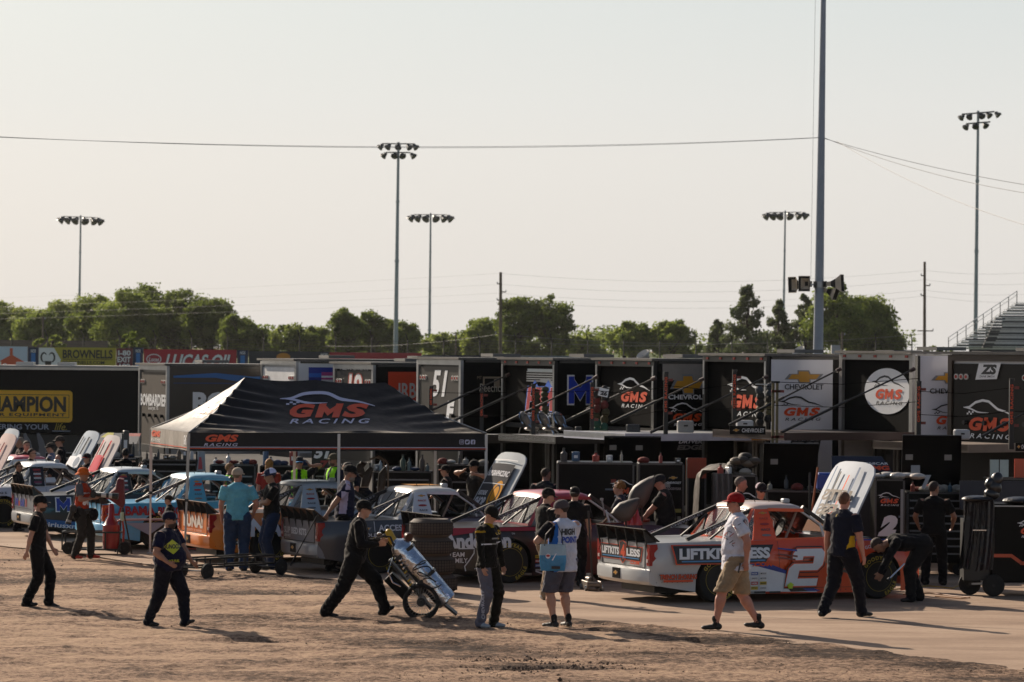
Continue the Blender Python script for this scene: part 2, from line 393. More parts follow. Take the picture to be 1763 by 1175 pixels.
for k_, (o_, w_) in enumerate(((47.2, .16), (48.6, .16), (44.9, .22), (46.1, .13), (50.2, .15), (43.2, .2), (51.6, .12))):
    cy_ = o_ + .05*X*(1 + .3*k_) - .16*X + .35*np.sin(X*.23 + k_); dd_ = (Y - cy_)/w_; rut += (-.018*np.exp(-dd_**2) + .010*np.exp(-(np.abs(dd_) - 1.7)**2*3))
Z = (-0.035 + 0.055 * inside) + (0.014 + .026 * inside) * fbm(XR, YR, (1.3, 0.7), 7, 7) + 0.022 * fbm(X, Y, (0.26, 0.26), 9, 4) * (.3 + inside) + rut*inside
Z = np.where(inside > 0, Z, np.minimum(Z, -0.012)); far = (X > 11) | (X < -13) | (Y < 39) | (Y > 61); Z[far] = -0.02
vs = np.stack([X, Y, Z], -1).reshape(-1, 3)
idx = np.arange(nx_*ny_).reshape(ny_, nx_)
qs = np.stack([idx[:-1, :-1], idx[:-1, 1:], idx[1:, 1:], idx[1:, :-1]], -1).reshape(-1, 4)
def np_mesh(name, v, q, mat, parent=None, smooth=False):
    me = bpy.data.meshes.new(name); n = q.shape[1]
    me.vertices.add(len(v)); me.vertices.foreach_set('co', np.ascontiguousarray(v, np.float32).ravel())
    me.loops.add(q.size); me.loops.foreach_set('vertex_index', q.astype(np.int32).ravel())
    me.polygons.add(len(q)); me.polygons.foreach_set('loop_start', np.arange(0, q.size, n, dtype=np.int32))
    me.materials.append(mat); me.update(calc_edges=True)
    if smooth: me.polygons.foreach_set('use_smooth', [True]*len(q))
    o = bpy.data.objects.new(name, me); COL.objects.link(o)
    if parent is not None: o.parent = parent
    return o
g = np_mesh('ground', vs, qs, DIRT, smooth=True); g['kind'] = 'structure'
# loose dark soil lies along the edge of the paving and in a few worn patches
dist = ey - Y; wN = fbm(X, Y, (1.1, .6), 21, 5); band = np.clip(1.25 - np.abs(dist - .9 - .10*np.clip(X, 0, 9))/(.9 + .16*np.clip(X, 0, 9)) + 1.3*wN, 0, 1) * np.clip((X + 9)/6, .35, 1)
patch = np.clip(fbm(XR, YR, (2.6, 1.1), 33, 5)*2.2 - .25, 0, 1); cl = np.exp(-((X - .45)/.75)**2 - ((Y - 43.0)/.7)**2)
at_ = g.data.attributes.new('dark_soil', 'FLOAT', 'POINT'); at_.data.foreach_set('value', np.clip(np.maximum(np.maximum(band, patch*.8), cl), 0, 1).astype(np.float32).ravel())
# concrete strip where the trucks stand; ragged near edge with dirt tracked over it
R_ = random.Random(3); near = []
for (a, b), (c, d) in zip(edge, edge[1:]):
    n = max(2, int((c - a) / 7))
    for i in range(n):
        t = i / n; p = G(a + (c-a)*t, b + (d-b)*t); w_ = noise.noise((p.x*1.3, 0, 0)) * .30 + noise.noise((p.x*5, 3, 0)) * .14 + R_.uniform(-.04, .04)
        near.append((p.x, p.y - .6 + w_*.5, 0.0))
mb = MB(); n = len(near)
mb.add(near + [(p[0], 75.0, 0.0) for p in near] , [(i, i+1, n+i+1, n+i) for i in range(n-1)], CONC)
o = mb.build('concrete_apron'); o['kind'] = 'structure'
# infield asphalt the haulers park on, further back
mb = MB(); mb.add([(-400, 75.0, -0.01), (400, 75.0, -0.01), (400, 190, -0.01), (-400, 190, -0.01)], [(0, 1, 2, 3)], ground_mat('asphalt', [(0.6, '#2c2a28'), (1.0, '#4a4642')], (.3, .3, 1), 0.1))
o = mb.build('infield_pavement'); o['kind'] = 'structure'
mb = MB(); mb.add([(-4000, 190, -0.012), (4000, 190, -0.012), (4000, 4000, -0.012), (-4000, 4000, -0.012)], [(0, 1, 2, 3)], ground_mat('grass', [(0.6, '#2b351c'), (1.0, '#4c5a2c')], (.3, .3, 1), 0.2))
o = mb.build('far_grass'); o['kind'] = 'structure'
# joint lines in the concrete
mb = MB()
for (a, b, c, d) in ((820, 1040, 1763, 1084), (1180, 1028, 1763, 1047), (0, 905, 700, 962)):
    p, q = G(a, b, .002), G(c, d, .002); nrm = Vector((-(q-p).y, (q-p).x, 0)).normalized() * .012
    mb.add([p-nrm, q-nrm, q+nrm, p+nrm], [(0, 1, 2, 3)], M('#5c5148', rough=.95))
o = mb.build('concrete_joint_lines'); o['kind'] = 'structure'
# clods and pebbles lying on the dirt
def rock(mb, c, r, mat, rr):
    q = [Vector((1,0,0)), Vector((-1,0,0)), Vector((0,1,0)), Vector((0,-1,0)), Vector((0,0,1)), Vector((0,0,-.4))]
    mb.add([Vector(c) + v * r * rr.uniform(.6, 1.25) for v in q], [(0,2,4),(2,1,4),(1,3,4),(3,0,4),(2,0,5),(1,2,5),(3,1,5),(0,3,5)], mat)
mb = MB(); R_ = random.Random(8); CL = M('#4a3a2f', rough=1, var=.3); CL2 = M('#6b574a', rough=1, var=.3)
for k in range(5200):
    t = R_.random()
    if t < .12: px, py = R_.gauss(925, 65), R_.gauss(1147, 8)
    elif t < .45: px, py = R_.gauss(880, 130), R_.gauss(1140, 16)
    else: px, py = R_.uniform(-40, 1763), 0; e = np.interp(px, [a for a, b in edge], [b for a, b in edge]); py = e + abs(R_.gauss(0, 55))
    p = G(px, py, .012); r = abs(R_.gauss(.002, .006)) + .003
    if t < .12: r *= 2.2
    rock(mb, p, r, CL if R_.random() < .7 else CL2, R_)
o = mb.build('dirt_clods'); tag(o, 'small dark clods and crumbs of dirt scattered over the track surface', 'dirt clods'); o['kind'] = 'stuff'

# ------------------------------------------------------------------ trees
def leaf_mat(c1, c2):
    m = bpy.data.materials.new('leaves'); m.use_nodes = True; nt = m.node_tree; L = nt.links; b = nt.nodes['Principled BSDF']
    b.inputs['Roughness'].default_value = 0.6; b.inputs['Specular IOR Level'].default_value = .25
    tc = nt.nodes.new('ShaderNodeTexCoord'); n1 = nt.nodes.new('ShaderNodeTexNoise'); n1.inputs['Scale'].default_value = .55; n1.inputs['Detail'].default_value = 5
    L.new(tc.outputs['Object'], n1.inputs[0]); cr = nt.nodes.new('ShaderNodeValToRGB')
    cr.color_ramp.elements[0].position = .38; cr.color_ramp.elements[0].color = (*c1, 1); cr.color_ramp.elements[1].position = .62; cr.color_ramp.elements[1].color = (*c2, 1)
    L.new(n1.outputs[0], cr.inputs[0]); L.new(cr.outputs[0], b.inputs['Base Color'])
    tr = nt.nodes.new('ShaderNodeBsdfTranslucent'); L.new(cr.outputs[0], tr.inputs[0]); ms = nt.nodes.new('ShaderNodeMixShader'); ms.inputs[0].default_value = .55
    L.new(b.outputs[0], ms.inputs[1]); L.new(tr.outputs[0], ms.inputs[2]); L.new(ms.outputs[0], nt.nodes['Material Output'].inputs[0])
    return m
LEAF = {'dark': leaf_mat((.055, .08, .016), (.19, .24, .045)), 'mid': leaf_mat((.09, .13, .024), (.26, .31, .06)),
        'light': leaf_mat((.15, .19, .04), (.28, .32, .08)), 'pine': leaf_mat((.06, .085, .035), (.13, .155, .06))}
BARK = M('#3a3029', rough=.95, var=.3, vs=2)
def tree(px, py_top, py_bot, wpx, d, kind, label, shape='round', seed=0, base=False):
    rr = np.random.RandomState(seed + int(px)); s = F / d
    b = W(px, py_bot, d); t = W(px, py_top, d); hgt = t.z; w = wpx / s * (1.18 if px < 460 else 1.08)
    name = 'pine_tree' if shape == 'pine' else ('bush' if shape == 'bush' else 'tree')
    T = thing(name, label, 'bush' if shape == 'bush' else 'tree', (b.x, d, 0))
    zb = max(0.3, b.z - (13 / s if shape != 'bush' else 0))
    # clump centres
    if shape == 'pine':
        nc = 46; cc = []
        for k in range(nc):
            u = k / nc; z = zb + (hgt - zb) * (u ** .9); rad_ = w / 2 * (1 - u) ** .8 * rr.uniform(.35, 1.0) + .1; a = rr.uniform(0, 6.28)
            cc.append((rad_ * math.cos(a), rad_ * math.sin(a), z, (.9 - .55 * u) * w / 6.5))
        cc.append((0, 0, hgt - .5, .35))
    else:
        nc = 16 if shape == 'bush' else 78; cc = []; zc = (zb + hgt) / 2; hz = (hgt - zb) / 2
        for k in range(nc):
            v = rr.normal(size=3); v /= np.linalg.norm(v); q = rr.uniform(.10, 1.0) ** .5
            x, y, z = v * q; tap = 1 - .25 * max(0, z)
            r0 = rr.uniform(.06, .17) * min(w, hgt - zb)
            if shape == 'tall': r0 *= .8
            cc.append((x * (w/2 - r0*.7) * tap, y * (w/2 - r0*.7) * tap, zc + z * (hz - r0*.75), r0))
    lv = []; per = 210 if shape != 'bush' else 190
    for (x, y, z, r) in cc:
        n = int(per * (r / .9) ** 1.6) + 40; n = min(n, 700)
        v = rr.normal(size=(n, 3)); v /= np.linalg.norm(v, axis=1)[:, None]; q = rr.uniform(.35, 1, n) ** .45
        lump = 1 + .25 * np.sin(v[:, 0]*5 + x*3) * np.sin(v[:, 2]*6 + y)
        c = np.array([x, y, z]) + v * (r * q * lump)[:, None] * np.array([1.1, 1.1, .75])
        lv.append(np.array([x, y, z]) + np.clip(rr.normal(size=(n // 6, 3)), -1.3, 1.3) * r * .7)
        if shape == 'pine': c[:, 2] -= np.hypot(c[:, 0], c[:, 1]) * .12
        lv.append(c)
    c = np.concatenate(lv); n = len(c)
    # sprigs sticking out
    sz = rr.uniform(.09, .22, n) * (d / 450) ** .5
    a = rr.normal(size=(n, 3)); a /= np.linalg.norm(a, axis=1)[:, None]; bb = rr.normal(size=(n, 3)); bb -= a * (a*bb).sum(1)[:, None]; bb /= np.linalg.norm(bb, axis=1)[:, None]
    A, B = a * sz[:, None], bb * (sz * .7)[:, None]
    v4 = np.stack([c - A, c - B, c + A, c + B], 1).reshape(-1, 3)
    np_mesh('crown', v4, np.arange(4*n).reshape(-1, 4), LEAF[kind], T)
    mb = MB()
    mb.tube([(0, 0, 0), (.1, 0, zb + .5), (0, .1, (zb + hgt) * .5), (.1, 0, hgt * .9)], [.38*w/8+.1, .3*w/8+.08, .16*w/8+.04, .03], BARK)
    if shape != 'bush':
        for k in range(0, len(cc), 3):
            x, y, z, r = cc[k]; z0 = min(z - .3, zb + (z - zb) * .45)
            mb.tube([(0, 0, max(.5, z0)), (x*.5, y*.5, (max(.5, z0) + z)/2 + .1), (x, y, z)], [.12, .08, .03], BARK, n=5)
    mb.build('trunk', T)
    return T
TREES = [
 (10, 512, 600, 120, 520, 'light', 'pale green tree at the far left end of the treeline', 'round'),
 (70, 530, 600, 90, 500, 'mid', 'low yellow-green tree beside the first light pole on its left', 'round'),
 (105, 512, 600, 90, 530, 'light', 'loose light green tree just left of the leftmost light pole', 'round'),
 (165, 500, 600, 95, 505, 'mid', 'green tree directly behind the leftmost light pole', 'round'),
 (215, 492, 600, 130, 490, 'mid', 'broad rounded tree right of the leftmost light pole', 'round'),
 (262, 486, 602, 130, 500, 'dark', 'tallest crown of the big dark clump on the left', 'round'),
 (318, 492, 602, 130, 495, 'dark', 'dark tree forming the right shoulder of the big left clump', 'round'),
 (362, 505, 604, 90, 488, 'dark', 'dark open tree with lacy edge above the red oil billboard', 'round'),
 (415, 538, 606, 80, 480, 'dark', 'small gappy dark tree at the end of the big left clump', 'round'),
 (458, 566, 606, 60, 520, 'light', 'short pale tree left of the two mid trees', 'round'),
 (505, 555, 606, 90, 500, 'mid', 'low spreading tree above the white trailer', 'round'),
 (545, 558, 608, 80, 505, 'mid', 'rounded yellowish tree left of the tall pointed group', 'round'),
 (598, 524, 608, 80, 490, 'dark', 'dark pointed tree behind the tent peak', 'tall'),
 (640, 530, 608, 90, 495, 'dark', 'dark full tree touching the left side of the double-bank light pole', 'tall'),
 (688, 545, 608, 80, 505, 'mid', 'open airy tree right behind the double-bank light pole', 'round'),
 (765, 572, 610, 110, 520, 'light', 'low pale green tree behind the second six-lamp pole', 'round'),
 (832, 538, 610, 80, 515, 'mid', 'green tree just left of the near utility pole', 'round'),
 (893, 502, 612, 95, 480, 'dark', 'left half of the tall dark tree pair by the utility pole', 'tall'),
 (945, 500, 612, 95, 482, 'dark', 'right half of the tall dark tree pair by the utility pole', 'tall'),
 (1003, 572, 612, 100, 520, 'light', 'low light green tree in the gap right of the tall dark pair', 'round'),
 (1088, 549, 612, 95, 500, 'mid', 'rounded tree above the satellite dish', 'round'),
 (1155, 546, 612, 90, 498, 'mid', 'rounded tree left of the pines', 'round'),
 (1215, 590, 612, 60, 500, 'mid', 'small low tree at the foot of the pines', 'round'),
 (1235, 552, 612, 62, 470, 'pine', 'shorter pine standing left of the tall pointed pine', 'pine'),
 (1286, 492, 612, 96, 460, 'pine', 'tallest pointed pine left of the thin light pole', 'pine'),
 (1340, 517, 612, 76, 465, 'pine', 'narrow pine directly behind the thin light pole', 'pine'),
 (1385, 507, 612, 70, 468, 'pine', 'pine between the thin light pole and the big grey pole', 'pine'),
 (1440, 486, 612, 120, 450, 'mid', 'broad tree behind the loudspeakers on the big grey pole', 'round'),
 (1490, 500, 612, 110, 455, 'mid', 'wide green tree sloping down right of the loudspeakers', 'round'),
 (1528, 558, 612, 60, 452, 'dark', 'low drooping right edge tree beside the second utility pole', 'round'),
 (1615, 594, 608, 60, 450, 'light', 'small bush left of the grandstand', 'bush'),
 (90, 575, 602, 60, 300, 'light', 'sunlit bush growing over the wall behind the ram billboard', 'bush'),
 (225, 572, 604, 80, 300, 'mid', 'light bush behind the yellow billboard', 'bush'),
]
for i, (px, yt, yb, w, d, k, lab, sh) in enumerate(TREES): tree(px, yt, yb, w, d, k, lab, sh, seed=i)
# ragged hedge line closing the bottom of the treeline
R_ = np.random.RandomState(5); pts = []
for k in range(260):
    px = R_.uniform(-60, 1560); d = R_.uniform(540, 600); top = 588 + R_.uniform(-22, 6) + 6*math.sin(px/90); p = W(px, top, d)
    n = 110; v = np.clip(R_.normal(size=(n, 3)), -1.5, 1.2); pts.append(np.array([p.x, p.y, max(p.z - 1.0, .6)]) + v * np.array([1.6, 1.2, .9]))
c = np.concatenate(pts); n = len(c); a = R_.normal(size=(n, 3)); a /= np.linalg.norm(a, axis=1)[:, None]; bb = np.cross(a, R_.normal(size=(n, 3))); bb /= np.linalg.norm(bb, axis=1)[:, None]
sz = R_.uniform(.14, .32, n)[:, None]
hg = np_mesh('hedge', np.stack([c - a*sz, c - bb*sz*.7, c + a*sz, c + bb*sz*.7], 1).reshape(-1, 3), np.arange(4*n).reshape(-1, 4), LEAF['dark'])
tag(hg, 'ragged line of undergrowth along the foot of the far trees', 'undergrowth'); hg['kind'] = 'stuff'

# ------------------------------------------------------------------ poles, lamps, wires
POLE_G = M('#8e979c', rough=.5, metal=.4, var=.1); POLE_W = M('#8a929c', rough=.55, var=.08); LAMPM = M('#4a4d50', rough=.45, metal=.5, var=.15); LAMPL = M('#a8aeb0', rough=.3, metal=.6)
def lamp_head(T, p, yaw, s=1.0, m=LAMPM, ty=-1):
    mb = MB(); c, sn = math.cos(yaw), math.sin(yaw); dirv = Vector((c * .75, sn * .75, -.62)).normalized()
    mb.cyl(p, p + Vector((0, 0, -.35*s)), .07*s, m, n=6)
    q = p + Vector((0, 0, -.45*s))
    mb.lathe([(.12*s, -.55*s), (.24*s, -.45*s), (.30*s, -.2*s), (.48*s, .15*s), (.56*s, .32*s), (.50*s, .30*s)], q, dirv, m, n=10)
    # visor over the reflector
    mb.prism([(-.5*s, 0), (.5*s, 0), (.36*s, .5*s), (-.36*s, .5*s)], q + dirv*.3*s + Vector((0, 0, .42*s)), Vector((-sn, c, 0)), dirv, .03, m)
    mb.build('lamp', T, smooth=True)
def light_pole(px_b, py_b, px_t, py_t, d, r0, r1, rows, label, light=False, slope=0):
    B = W(px_b, py_b, d); Tp = W(px_t, py_t, d); s = F / d
    lean = (Tp.x - B.x) / (Tp.z - B.z) if Tp.z != B.z else 0
    Tn = thing('light_pole', label, 'light pole', (B.x - lean * B.z, d, 0), group='stadium light poles round the infield')
    mb = MB(); h = Tp.z; nseg = 4
    for i in range(nseg):
        z0, z1 = h*i/nseg, h*(i+1)/nseg; a, b = r0 + (r1-r0)*i/nseg, r0 + (r1-r0)*(i+1)/nseg
        mb.cyl((lean*z0, 0, z0), (lean*z1, 0, z1), a, POLE_G, b, n=12)
        if i: mb.cyl((lean*z0, 0, z0 - .12), (lean*z0, 0, z0 + .12), a*1.25, POLE_G, n=12)
    mb.build('pole', Tn, smooth=True)
    for zoff, half, xs in rows:
        mb = MB(); z = h - zoff / s; x0 = lean * z; wl = half / s
        mb.bar((x0 - wl, -.1, z - slope*wl), (x0 + wl, -.1, z + slope*wl), .14, .14, LAMPM); mb.build('crossarm', Tn)
        for i, x in enumerate(xs):
            xx = x / s; yaw = rad(-90 + (60 if x > 0 else -60) * min(1, abs(x) / 30 + .15)) if not light else rad(-90 + 55 * (1 if x > 0 else -1) * (.4 + abs(x)/40))
            lamp_head(Tn, Vector((x0 + xx, -.1, z + slope*xx)), yaw, (.80 if not light else .95) * (d / 440), LAMPM)
    return Tn
light_pole(135.5, 600, 139, 371, 690, .30, .16, [(3, 30, [-33, -21, -8, 7, 22, 33])], 'thin light pole with six lamps standing above the trees at the far left', True, slope=-.03)
light_pole(681, 616, 686, 245, 420, .30, .15, [(3, 28, [-30, -17, 0, 18, 29]), (18, 21, [-24, -6, 7, 25])], 'tall light pole with two rows of lamps rising behind the tent')
light_pole(739, 608, 741.5, 367, 640, .30, .15, [(3, 28, [-33, -21, -7, 8, 22, 33])], 'thin light pole with six lamps just right of the double-row pole', True, slope=0)
light_pole(1348, 612, 1352, 363, 640, .27, .15, [(3, 28, [-32, -20, -8, 7, 22, 34])], 'thin light pole with six lamps standing in front of the pines', True, slope=.02)
light_pole(1679, 606, 1684, 191, 350, .24, .13, [(4, 28, [-28, -14, 6, 18, 33]), (21, 21, [-20, -4, 12])], 'tall light pole with two rows of lamps in front of the grandstand', slope=.09)
# big grey mast with loudspeakers
d = 130; s = F / d; B = W(1408.5, 612, d); Tp = W(1418.5, -60, d)
MA = thing('mast', 'thick grey mast running out of the top of the picture with loudspeakers on it', 'mast', (B.x, d, 0)); lean = (Tp.x - B.x) / (Tp.z - B.z)
mb = MB(); mb.cyl((-lean*B.z, 0, 0), (Tp.x - B.x, 0, Tp.z), .215, POLE_W, .09, n=20); mb.build('pole', MA, smooth=True)
mb = MB(); zt = W(0, 478, d).z; xo = lean * (zt - B.z)
mb.cyl((xo, 0, zt - .12), (xo, 0, zt + .12), .22, STEEL, n=16); mb.bar((xo - .2, -.05, zt), (xo - .75, -.1, zt), .06, .06, STEEL); mb.bar((xo + .1, -.05, zt), (xo + .6, -.05, zt-.05), .06, .06, STEEL)
mb.build('speaker_bracket', MA)
SPK = M('#c2b29c', rough=.6, var=.15); SPD = M('#2a2725', rough=.8)
def horn(T, c, dirv, w, h, L):
    mb = MB(); c = Vector(c); dv = Vector(dirv).normalized(); rt = dv.cross(Vector((0, 0, 1))).normalized(); up = rt.cross(dv).normalized()
    rings = []
    for t, k in ((0, .22), (.35, .30), (.7, .62), (1, 1)): rings.append([c + dv*L*t + rt*(a*w/2*k) + up*(b*h/2*k) for a, b in ((-1, -1), (1, -1), (1, 1), (-1, 1))])
    mb.loft(rings, SPK, caps=False); inner = [[p - dv*.02*i for p in rings[-1 - i]] for i in range(3)]
    ins = [[q + (c + dv*L*(1 - .33*i) - q)*.06 for q in r] for i, r in enumerate(inner)]
    mb.loft([rings[-1], ins[0]], SPK, caps=False); mb.loft(ins, SPD, caps=False)
    mb.add(ins[-1], [(0, 1, 2, 3)], SPD); mb.box(c - dv*.12, (.22, .22, .25), SPD, Matrix((rt, up, dv)).transposed()); mb.build('horn_speaker', T)
horn(MA, (xo - .45, -.1, zt + .02), (-.35, -.85, 0), .46, .58, .38); horn(MA, (xo - .66, .15, zt), (-.8, -.5, -.05), .50, .60, .42)
horn(MA, (xo + .26, -.1, zt + .02), (.9, -.32, .05), .48, .66, .62); horn(MA, (xo + .2, .1, zt - .18), (.8, -.35, -.3), .5, .5, .5)
mb = MB(); q = W(1438, 602, d); mb.box((q.x - B.x, -.1, q.z), (.32, .3, .32), M('#a8a9a9', rough=.5)); mb.build('control_box', MA)
# utility poles
WOOD = M('#6b5c52', rough=.9, var=.25, vs=4); WIRE = M('#8a8782', rough=.6, var=0)
def util_pole(px, yt, yb, d, label, arms, r=.2):
    T_, b_ = W(px, yt, d), W(px, yb, d); s = F / d
    U = thing('utility_pole', label, 'utility pole', (b_.x, d, 0), group='wooden utility poles'); mb = MB()
    mb.cyl((0, 0, 0), (T_.x - b_.x, 0, T_.z), r, WOOD, r*.7, n=10); mb.build('pole', U, smooth=True)
    for yy, x0, x1 in arms:
        z = W(px, yy, d).z; mb = MB(); mb.bar((x0/s, 0, z), (x1/s, 0, z), .10, .12, WOOD)
        mb.cyl((x0/s if abs(x0) > abs(x1) else x1/s, 0, z), (x0/s if abs(x0) > abs(x1) else x1/s, 0, z+.22), .07, STEEL, n=6); mb.build('insulator_arm', U)
    return U
util_pole(862, 469, 614, 400, 'wooden utility pole in front of the tall dark tree pair', [(489, -7, 0), (503, 0, 8), (517, -7, 0), (575, -9, 0)], .24)
util_pole(1592, 451, 604, 380, 'wooden utility pole right of the broad tree, left of the grandstand', [(475, -7, 0), (492, 0, 8), (509, -7, 0), (570, -13, 14)], .2)
util_pole(74, 545, 602, 420, 'short grey utility post among the trees left of the first light pole', [(550, -3, 3)], .16)
util_pole(785, 572, 610, 480, 'short utility post between the two left-centre light poles and the utility pole', [(575, -5, 5)], .16)
util_pole(1450, 572, 612, 400, 'short utility post right behind the big grey mast', [(577, -4, 4)], .16)
def wires(name, label, segs, r=.02, nn=24):
    mb = MB()
    for (x0, y0, d0, x1, y1, d1, sag) in segs:
        a, b = W(x0, y0, d0), W(x1, y1, d1)
        pts = []
        for i in range(nn + 1): t = i / nn; p = a.lerp(b, t); p.z -= sag * 4 * t * (1 - t); pts.append(p)
        mb.tube(pts, r, WIRE, n=4)
    o = mb.build(name); tag(o, label, 'cable', 'overhead cables'); return o
wires('mast_cable', 'long thin pair of cables reaching from the big mast to the left picture edge', [(-40, 235, 110, 1412, 237, 130, .34), (-40, 234, 109.8, 1412, 237.5, 129.8, .38)], .007)
wires('guy_cable', 'thin guy cables falling from the big mast to the right', [(1420, 238, 130, 1800, 338, 118, .25), (1420, 239, 130, 1800, 324, 122, .15), (1440, 243, 129, 1800, 398, 112, .3)], .009)
wires('thin_mast_wire', 'hair-thin wire dropping beside the big grey mast', [(1404, -20, 127, 1396, 480, 127, 0)], .006)
for k, (ya, yb, yc, yd) in enumerate(((492, 471, 466, 454), (515, 490, 482, 476), (527, 505, 500, 493), (536, 518, 510, 509))):
    w_ = wires('power_line', 'top high wire between the utility poles' if k == 0 else ['', 'second high wire down between the utility poles', 'third high wire down between the utility poles', 'lowest of the four high wires between the utility poles'][k],
      [(-100, yb + 46 - 4*k, 470, 862, yb, 400, .2), (862, yb, 400, 1592, yc, 380, 1.1), (1592, yc, 380, 1900, yd - 3, 372, .8)], .008); w_['group'] = 'high wires between the utility poles'
wires('low_power_line', 'bundle of low wires crossing in front of the trees', [(560, 596, 420, 862, 575, 400, .5), (862, 576, 400, 1592, 575, 380, 1.1), (862, 586, 400, 1300, 590, 385, .5)], .016)

# ------------------------------------------------------------------ billboards on the far wall, catch fence
BD = 225; BS = F / BD
def board(x0, x1, yt, yb, col, label, name='billboard', d=BD):
    a, b = W(x0, yt, d), W(x1, yb, d); mb = MB(); w = b.x - a.x; hh = a.z - b.z
    Tt = thing(name, label, 'billboard', ((a.x + b.x)/2, d, 0), group='billboards on the far wall')
    mb.box((0, .12, b.z + hh/2), (w - .04, .2, hh), M(col, rough=.5, var=.08, vs=.5)); mb.build('panel', Tt)
    mb = MB(); 
    for k in (-.4, 0, .4): mb = MB(); mb.box((w*k, .3, b.z/2 + .5), (.15, .15, b.z + 1), STEEL); mb.build('support_post', Tt)
    D = Decal((-w/2, 0.02, b.z), (1, 0, 0), (0, 0, 1), lift=.01); return Tt, D, w, hh
z1 = 662
T_, D, w, h = board(-30, 47, 596.5, z1, '#b9c6d6', 'pale blue billboard with an orange barn, leftmost on the far wall')
u = 1 / BS
ORB = vinyl('#c4512b')
D.poly([(30*u, 18*u), (70*u, 18*u), (70*u, 38*u), (30*u, 38*u)], ORB); D.poly([(25*u, 37*u), (75*u, 37*u), (50*u, 51*u)], ORB); D.rect(47*u, 50*u, 5*u, 12*u, ORB)
D.text("Casey's", 34*u, 26*u, 32*u, 10*u, WHITE, .03, .2); D.build('lettering', T_)
for (a, b) in ((48, 66), (229, 246)):
    T_, D, w, h = board(a, b, 598.5, z1, '#1e2a4a', 'dark blue can billboard ' + ('between the barn and ram boards' if a < 100 else 'between the exit and red oil boards'))
    D.rect(w*.3, h*.45, w*.4, h*.4, M('#2f6fb0', rough=.5)); D.text('NOS', w*.25, h*.86, w*.5, h*.09, WHITE, .02, .2); D.build('lettering', T_)
T_, D, w, h = board(67, 199, 598, z1, '#a89a2e', 'yellow billboard with a ram emblem and black lettering')
DK = vinyl('#1c1a18')
D.poly([(0, 6*u), (26*u, 6*u), (38*u, h*.66), (26*u, h - 1*u), (0, h - 1*u)], WHITE)
for cx in (9, 22):
    D.line([(cx*u + 5*u*math.cos(t) * (1 if cx > 15 else -1), h*.72 + 8*u*math.sin(t)) for t in np.linspace(-1.8, 2.6, 9)], [1*u, 2*u, 3*u, 3*u, 3*u, 3*u, 3*u, 2*u, 1*u], DK)
D.poly([(12*u, h*.4), (20*u, h*.4), (22*u, h*.62), (10*u, h*.62)], DK); D.poly([(8*u, h*.18), (24*u, h*.2), (20*u, h*.38), (12*u, h*.38)], DK)
D.text('BROWNELLS', 41*u, h - 19*u, 86*u, 15*u, DK, .03, 0); D.rect(41*u, h - 21*u, 86*u, 1*u, DK); D.text('BROWNELLS.COM', 41*u, h - 29*u, 72*u, 6*u, DK, .02, 0); D.text('est. 1939', 84*u, h - 37*u, 42*u, 5*u, vinyl('#8a2f24'), 0, .2); D.build('lettering', T_)
T_, D, w, h = board(200, 228, 600, z1, '#6b2630', 'maroon billboard giving the highway exit')
D.text('I-80', w*.12, h - 12.5*u, w*.76, 9*u, WHITE, .03); D.text('EXIT', w*.08, h - 24*u, w*.8, 9.5*u, WHITE, .03); D.text('182', w*.2, h - 36*u, w*.66, 9.5*u, WHITE, .03); D.build('lettering', T_)
T_, D, w, h = board(247, 407, 601.5, z1, '#a81f2e', 'long red billboard with slanted oil company lettering')
D.text('LUCAS OIL', 36*u, h - 32*u, 118*u, 24*u, DK, .05, .3); D.text('LUCAS OIL', 37*u, h - 31*u, 116*u, 23*u, WHITE, .03, .3)
D.ell(18*u, h - 17*u, 13*u, 9*u, WHITE); D.ell(18*u, h - 17*u, 11.5*u, 7.5*u, vinyl('#a02233')); D.text('Lucas', 9*u, h - 21*u, 18*u, 7*u, WHITE, .02, .2); D.build('lettering', T_)
T_, D, w, h = board(408, 427, 603.5, z1, '#1e2a4a', 'dark blue can billboard right of the red oil board'); D.rect(w*.3, h*.5, w*.4, h*.35, M('#2f6fb0', rough=.5)); D.text('NOS', w*.25, h*.88, w*.5, h*.09, WHITE, .02, .2); D.build('lettering', T_)
T_, D, w, h = board(428, 566, 604.5, z1, '#2a2b33', 'charcoal billboard with a round orange blot above the white trailer')
D.ell(60*u, h - 10*u, 12*u, 7*u, vinyl('#b8791f')); D.text('NOS', 124*u, h - 7*u, 12*u, 4*u, WHITE, .02, .2); D.build('lettering', T_)
T_, D, w, h = board(567, 726, 607, z1, '#a02a32', 'plain red billboard behind the double-row light pole')
T_, D, w, h = board(727, 845, 611, z1, '#20212a', 'plain dark billboard right of the red one')
T_, D, w, h = board(846, 1000, 612, z1, '#6f767c', 'grey billboard panel behind the utility pole')
# catch fence posts and cables above the wall
FP = M('#3c3b38', rough=.7)
fence = thing('catch_fence', 'tall wire catch fence with curved posts along the far wall', 'fence', (W(800, 600, 232).x, 232, 0)); ox = fence.location.x
for i in range(26):
    px = 20 + i * 62; a, b = W(px, 640, 232), W(px, 585, 232); mb = MB()
    yt_ = 583 if px > 700 else 577
    b = W(px, yt_ + 4, 232); mb.tube([(a.x - ox, 0, 0), (b.x - ox, 0, b.z), (b.x - ox - .12, -.5, b.z + .45)], .045, FP, n=5); mb.build('post', fence)
mb = MB()
for k in range(5):
    pts = [W(px, 600 + k*0, 232) for px in range(-40, 1640, 60)]
    zz = [W(px, (582 + 5*k) + 6*((px/700) if px < 700 else 1), 232).z for px in range(-40, 1640, 60)]
    mb.tube([(p.x - ox, 0, z) for p, z in zip(pts, zz)], .012, FP, n=3)
mb.build('cable', fence)
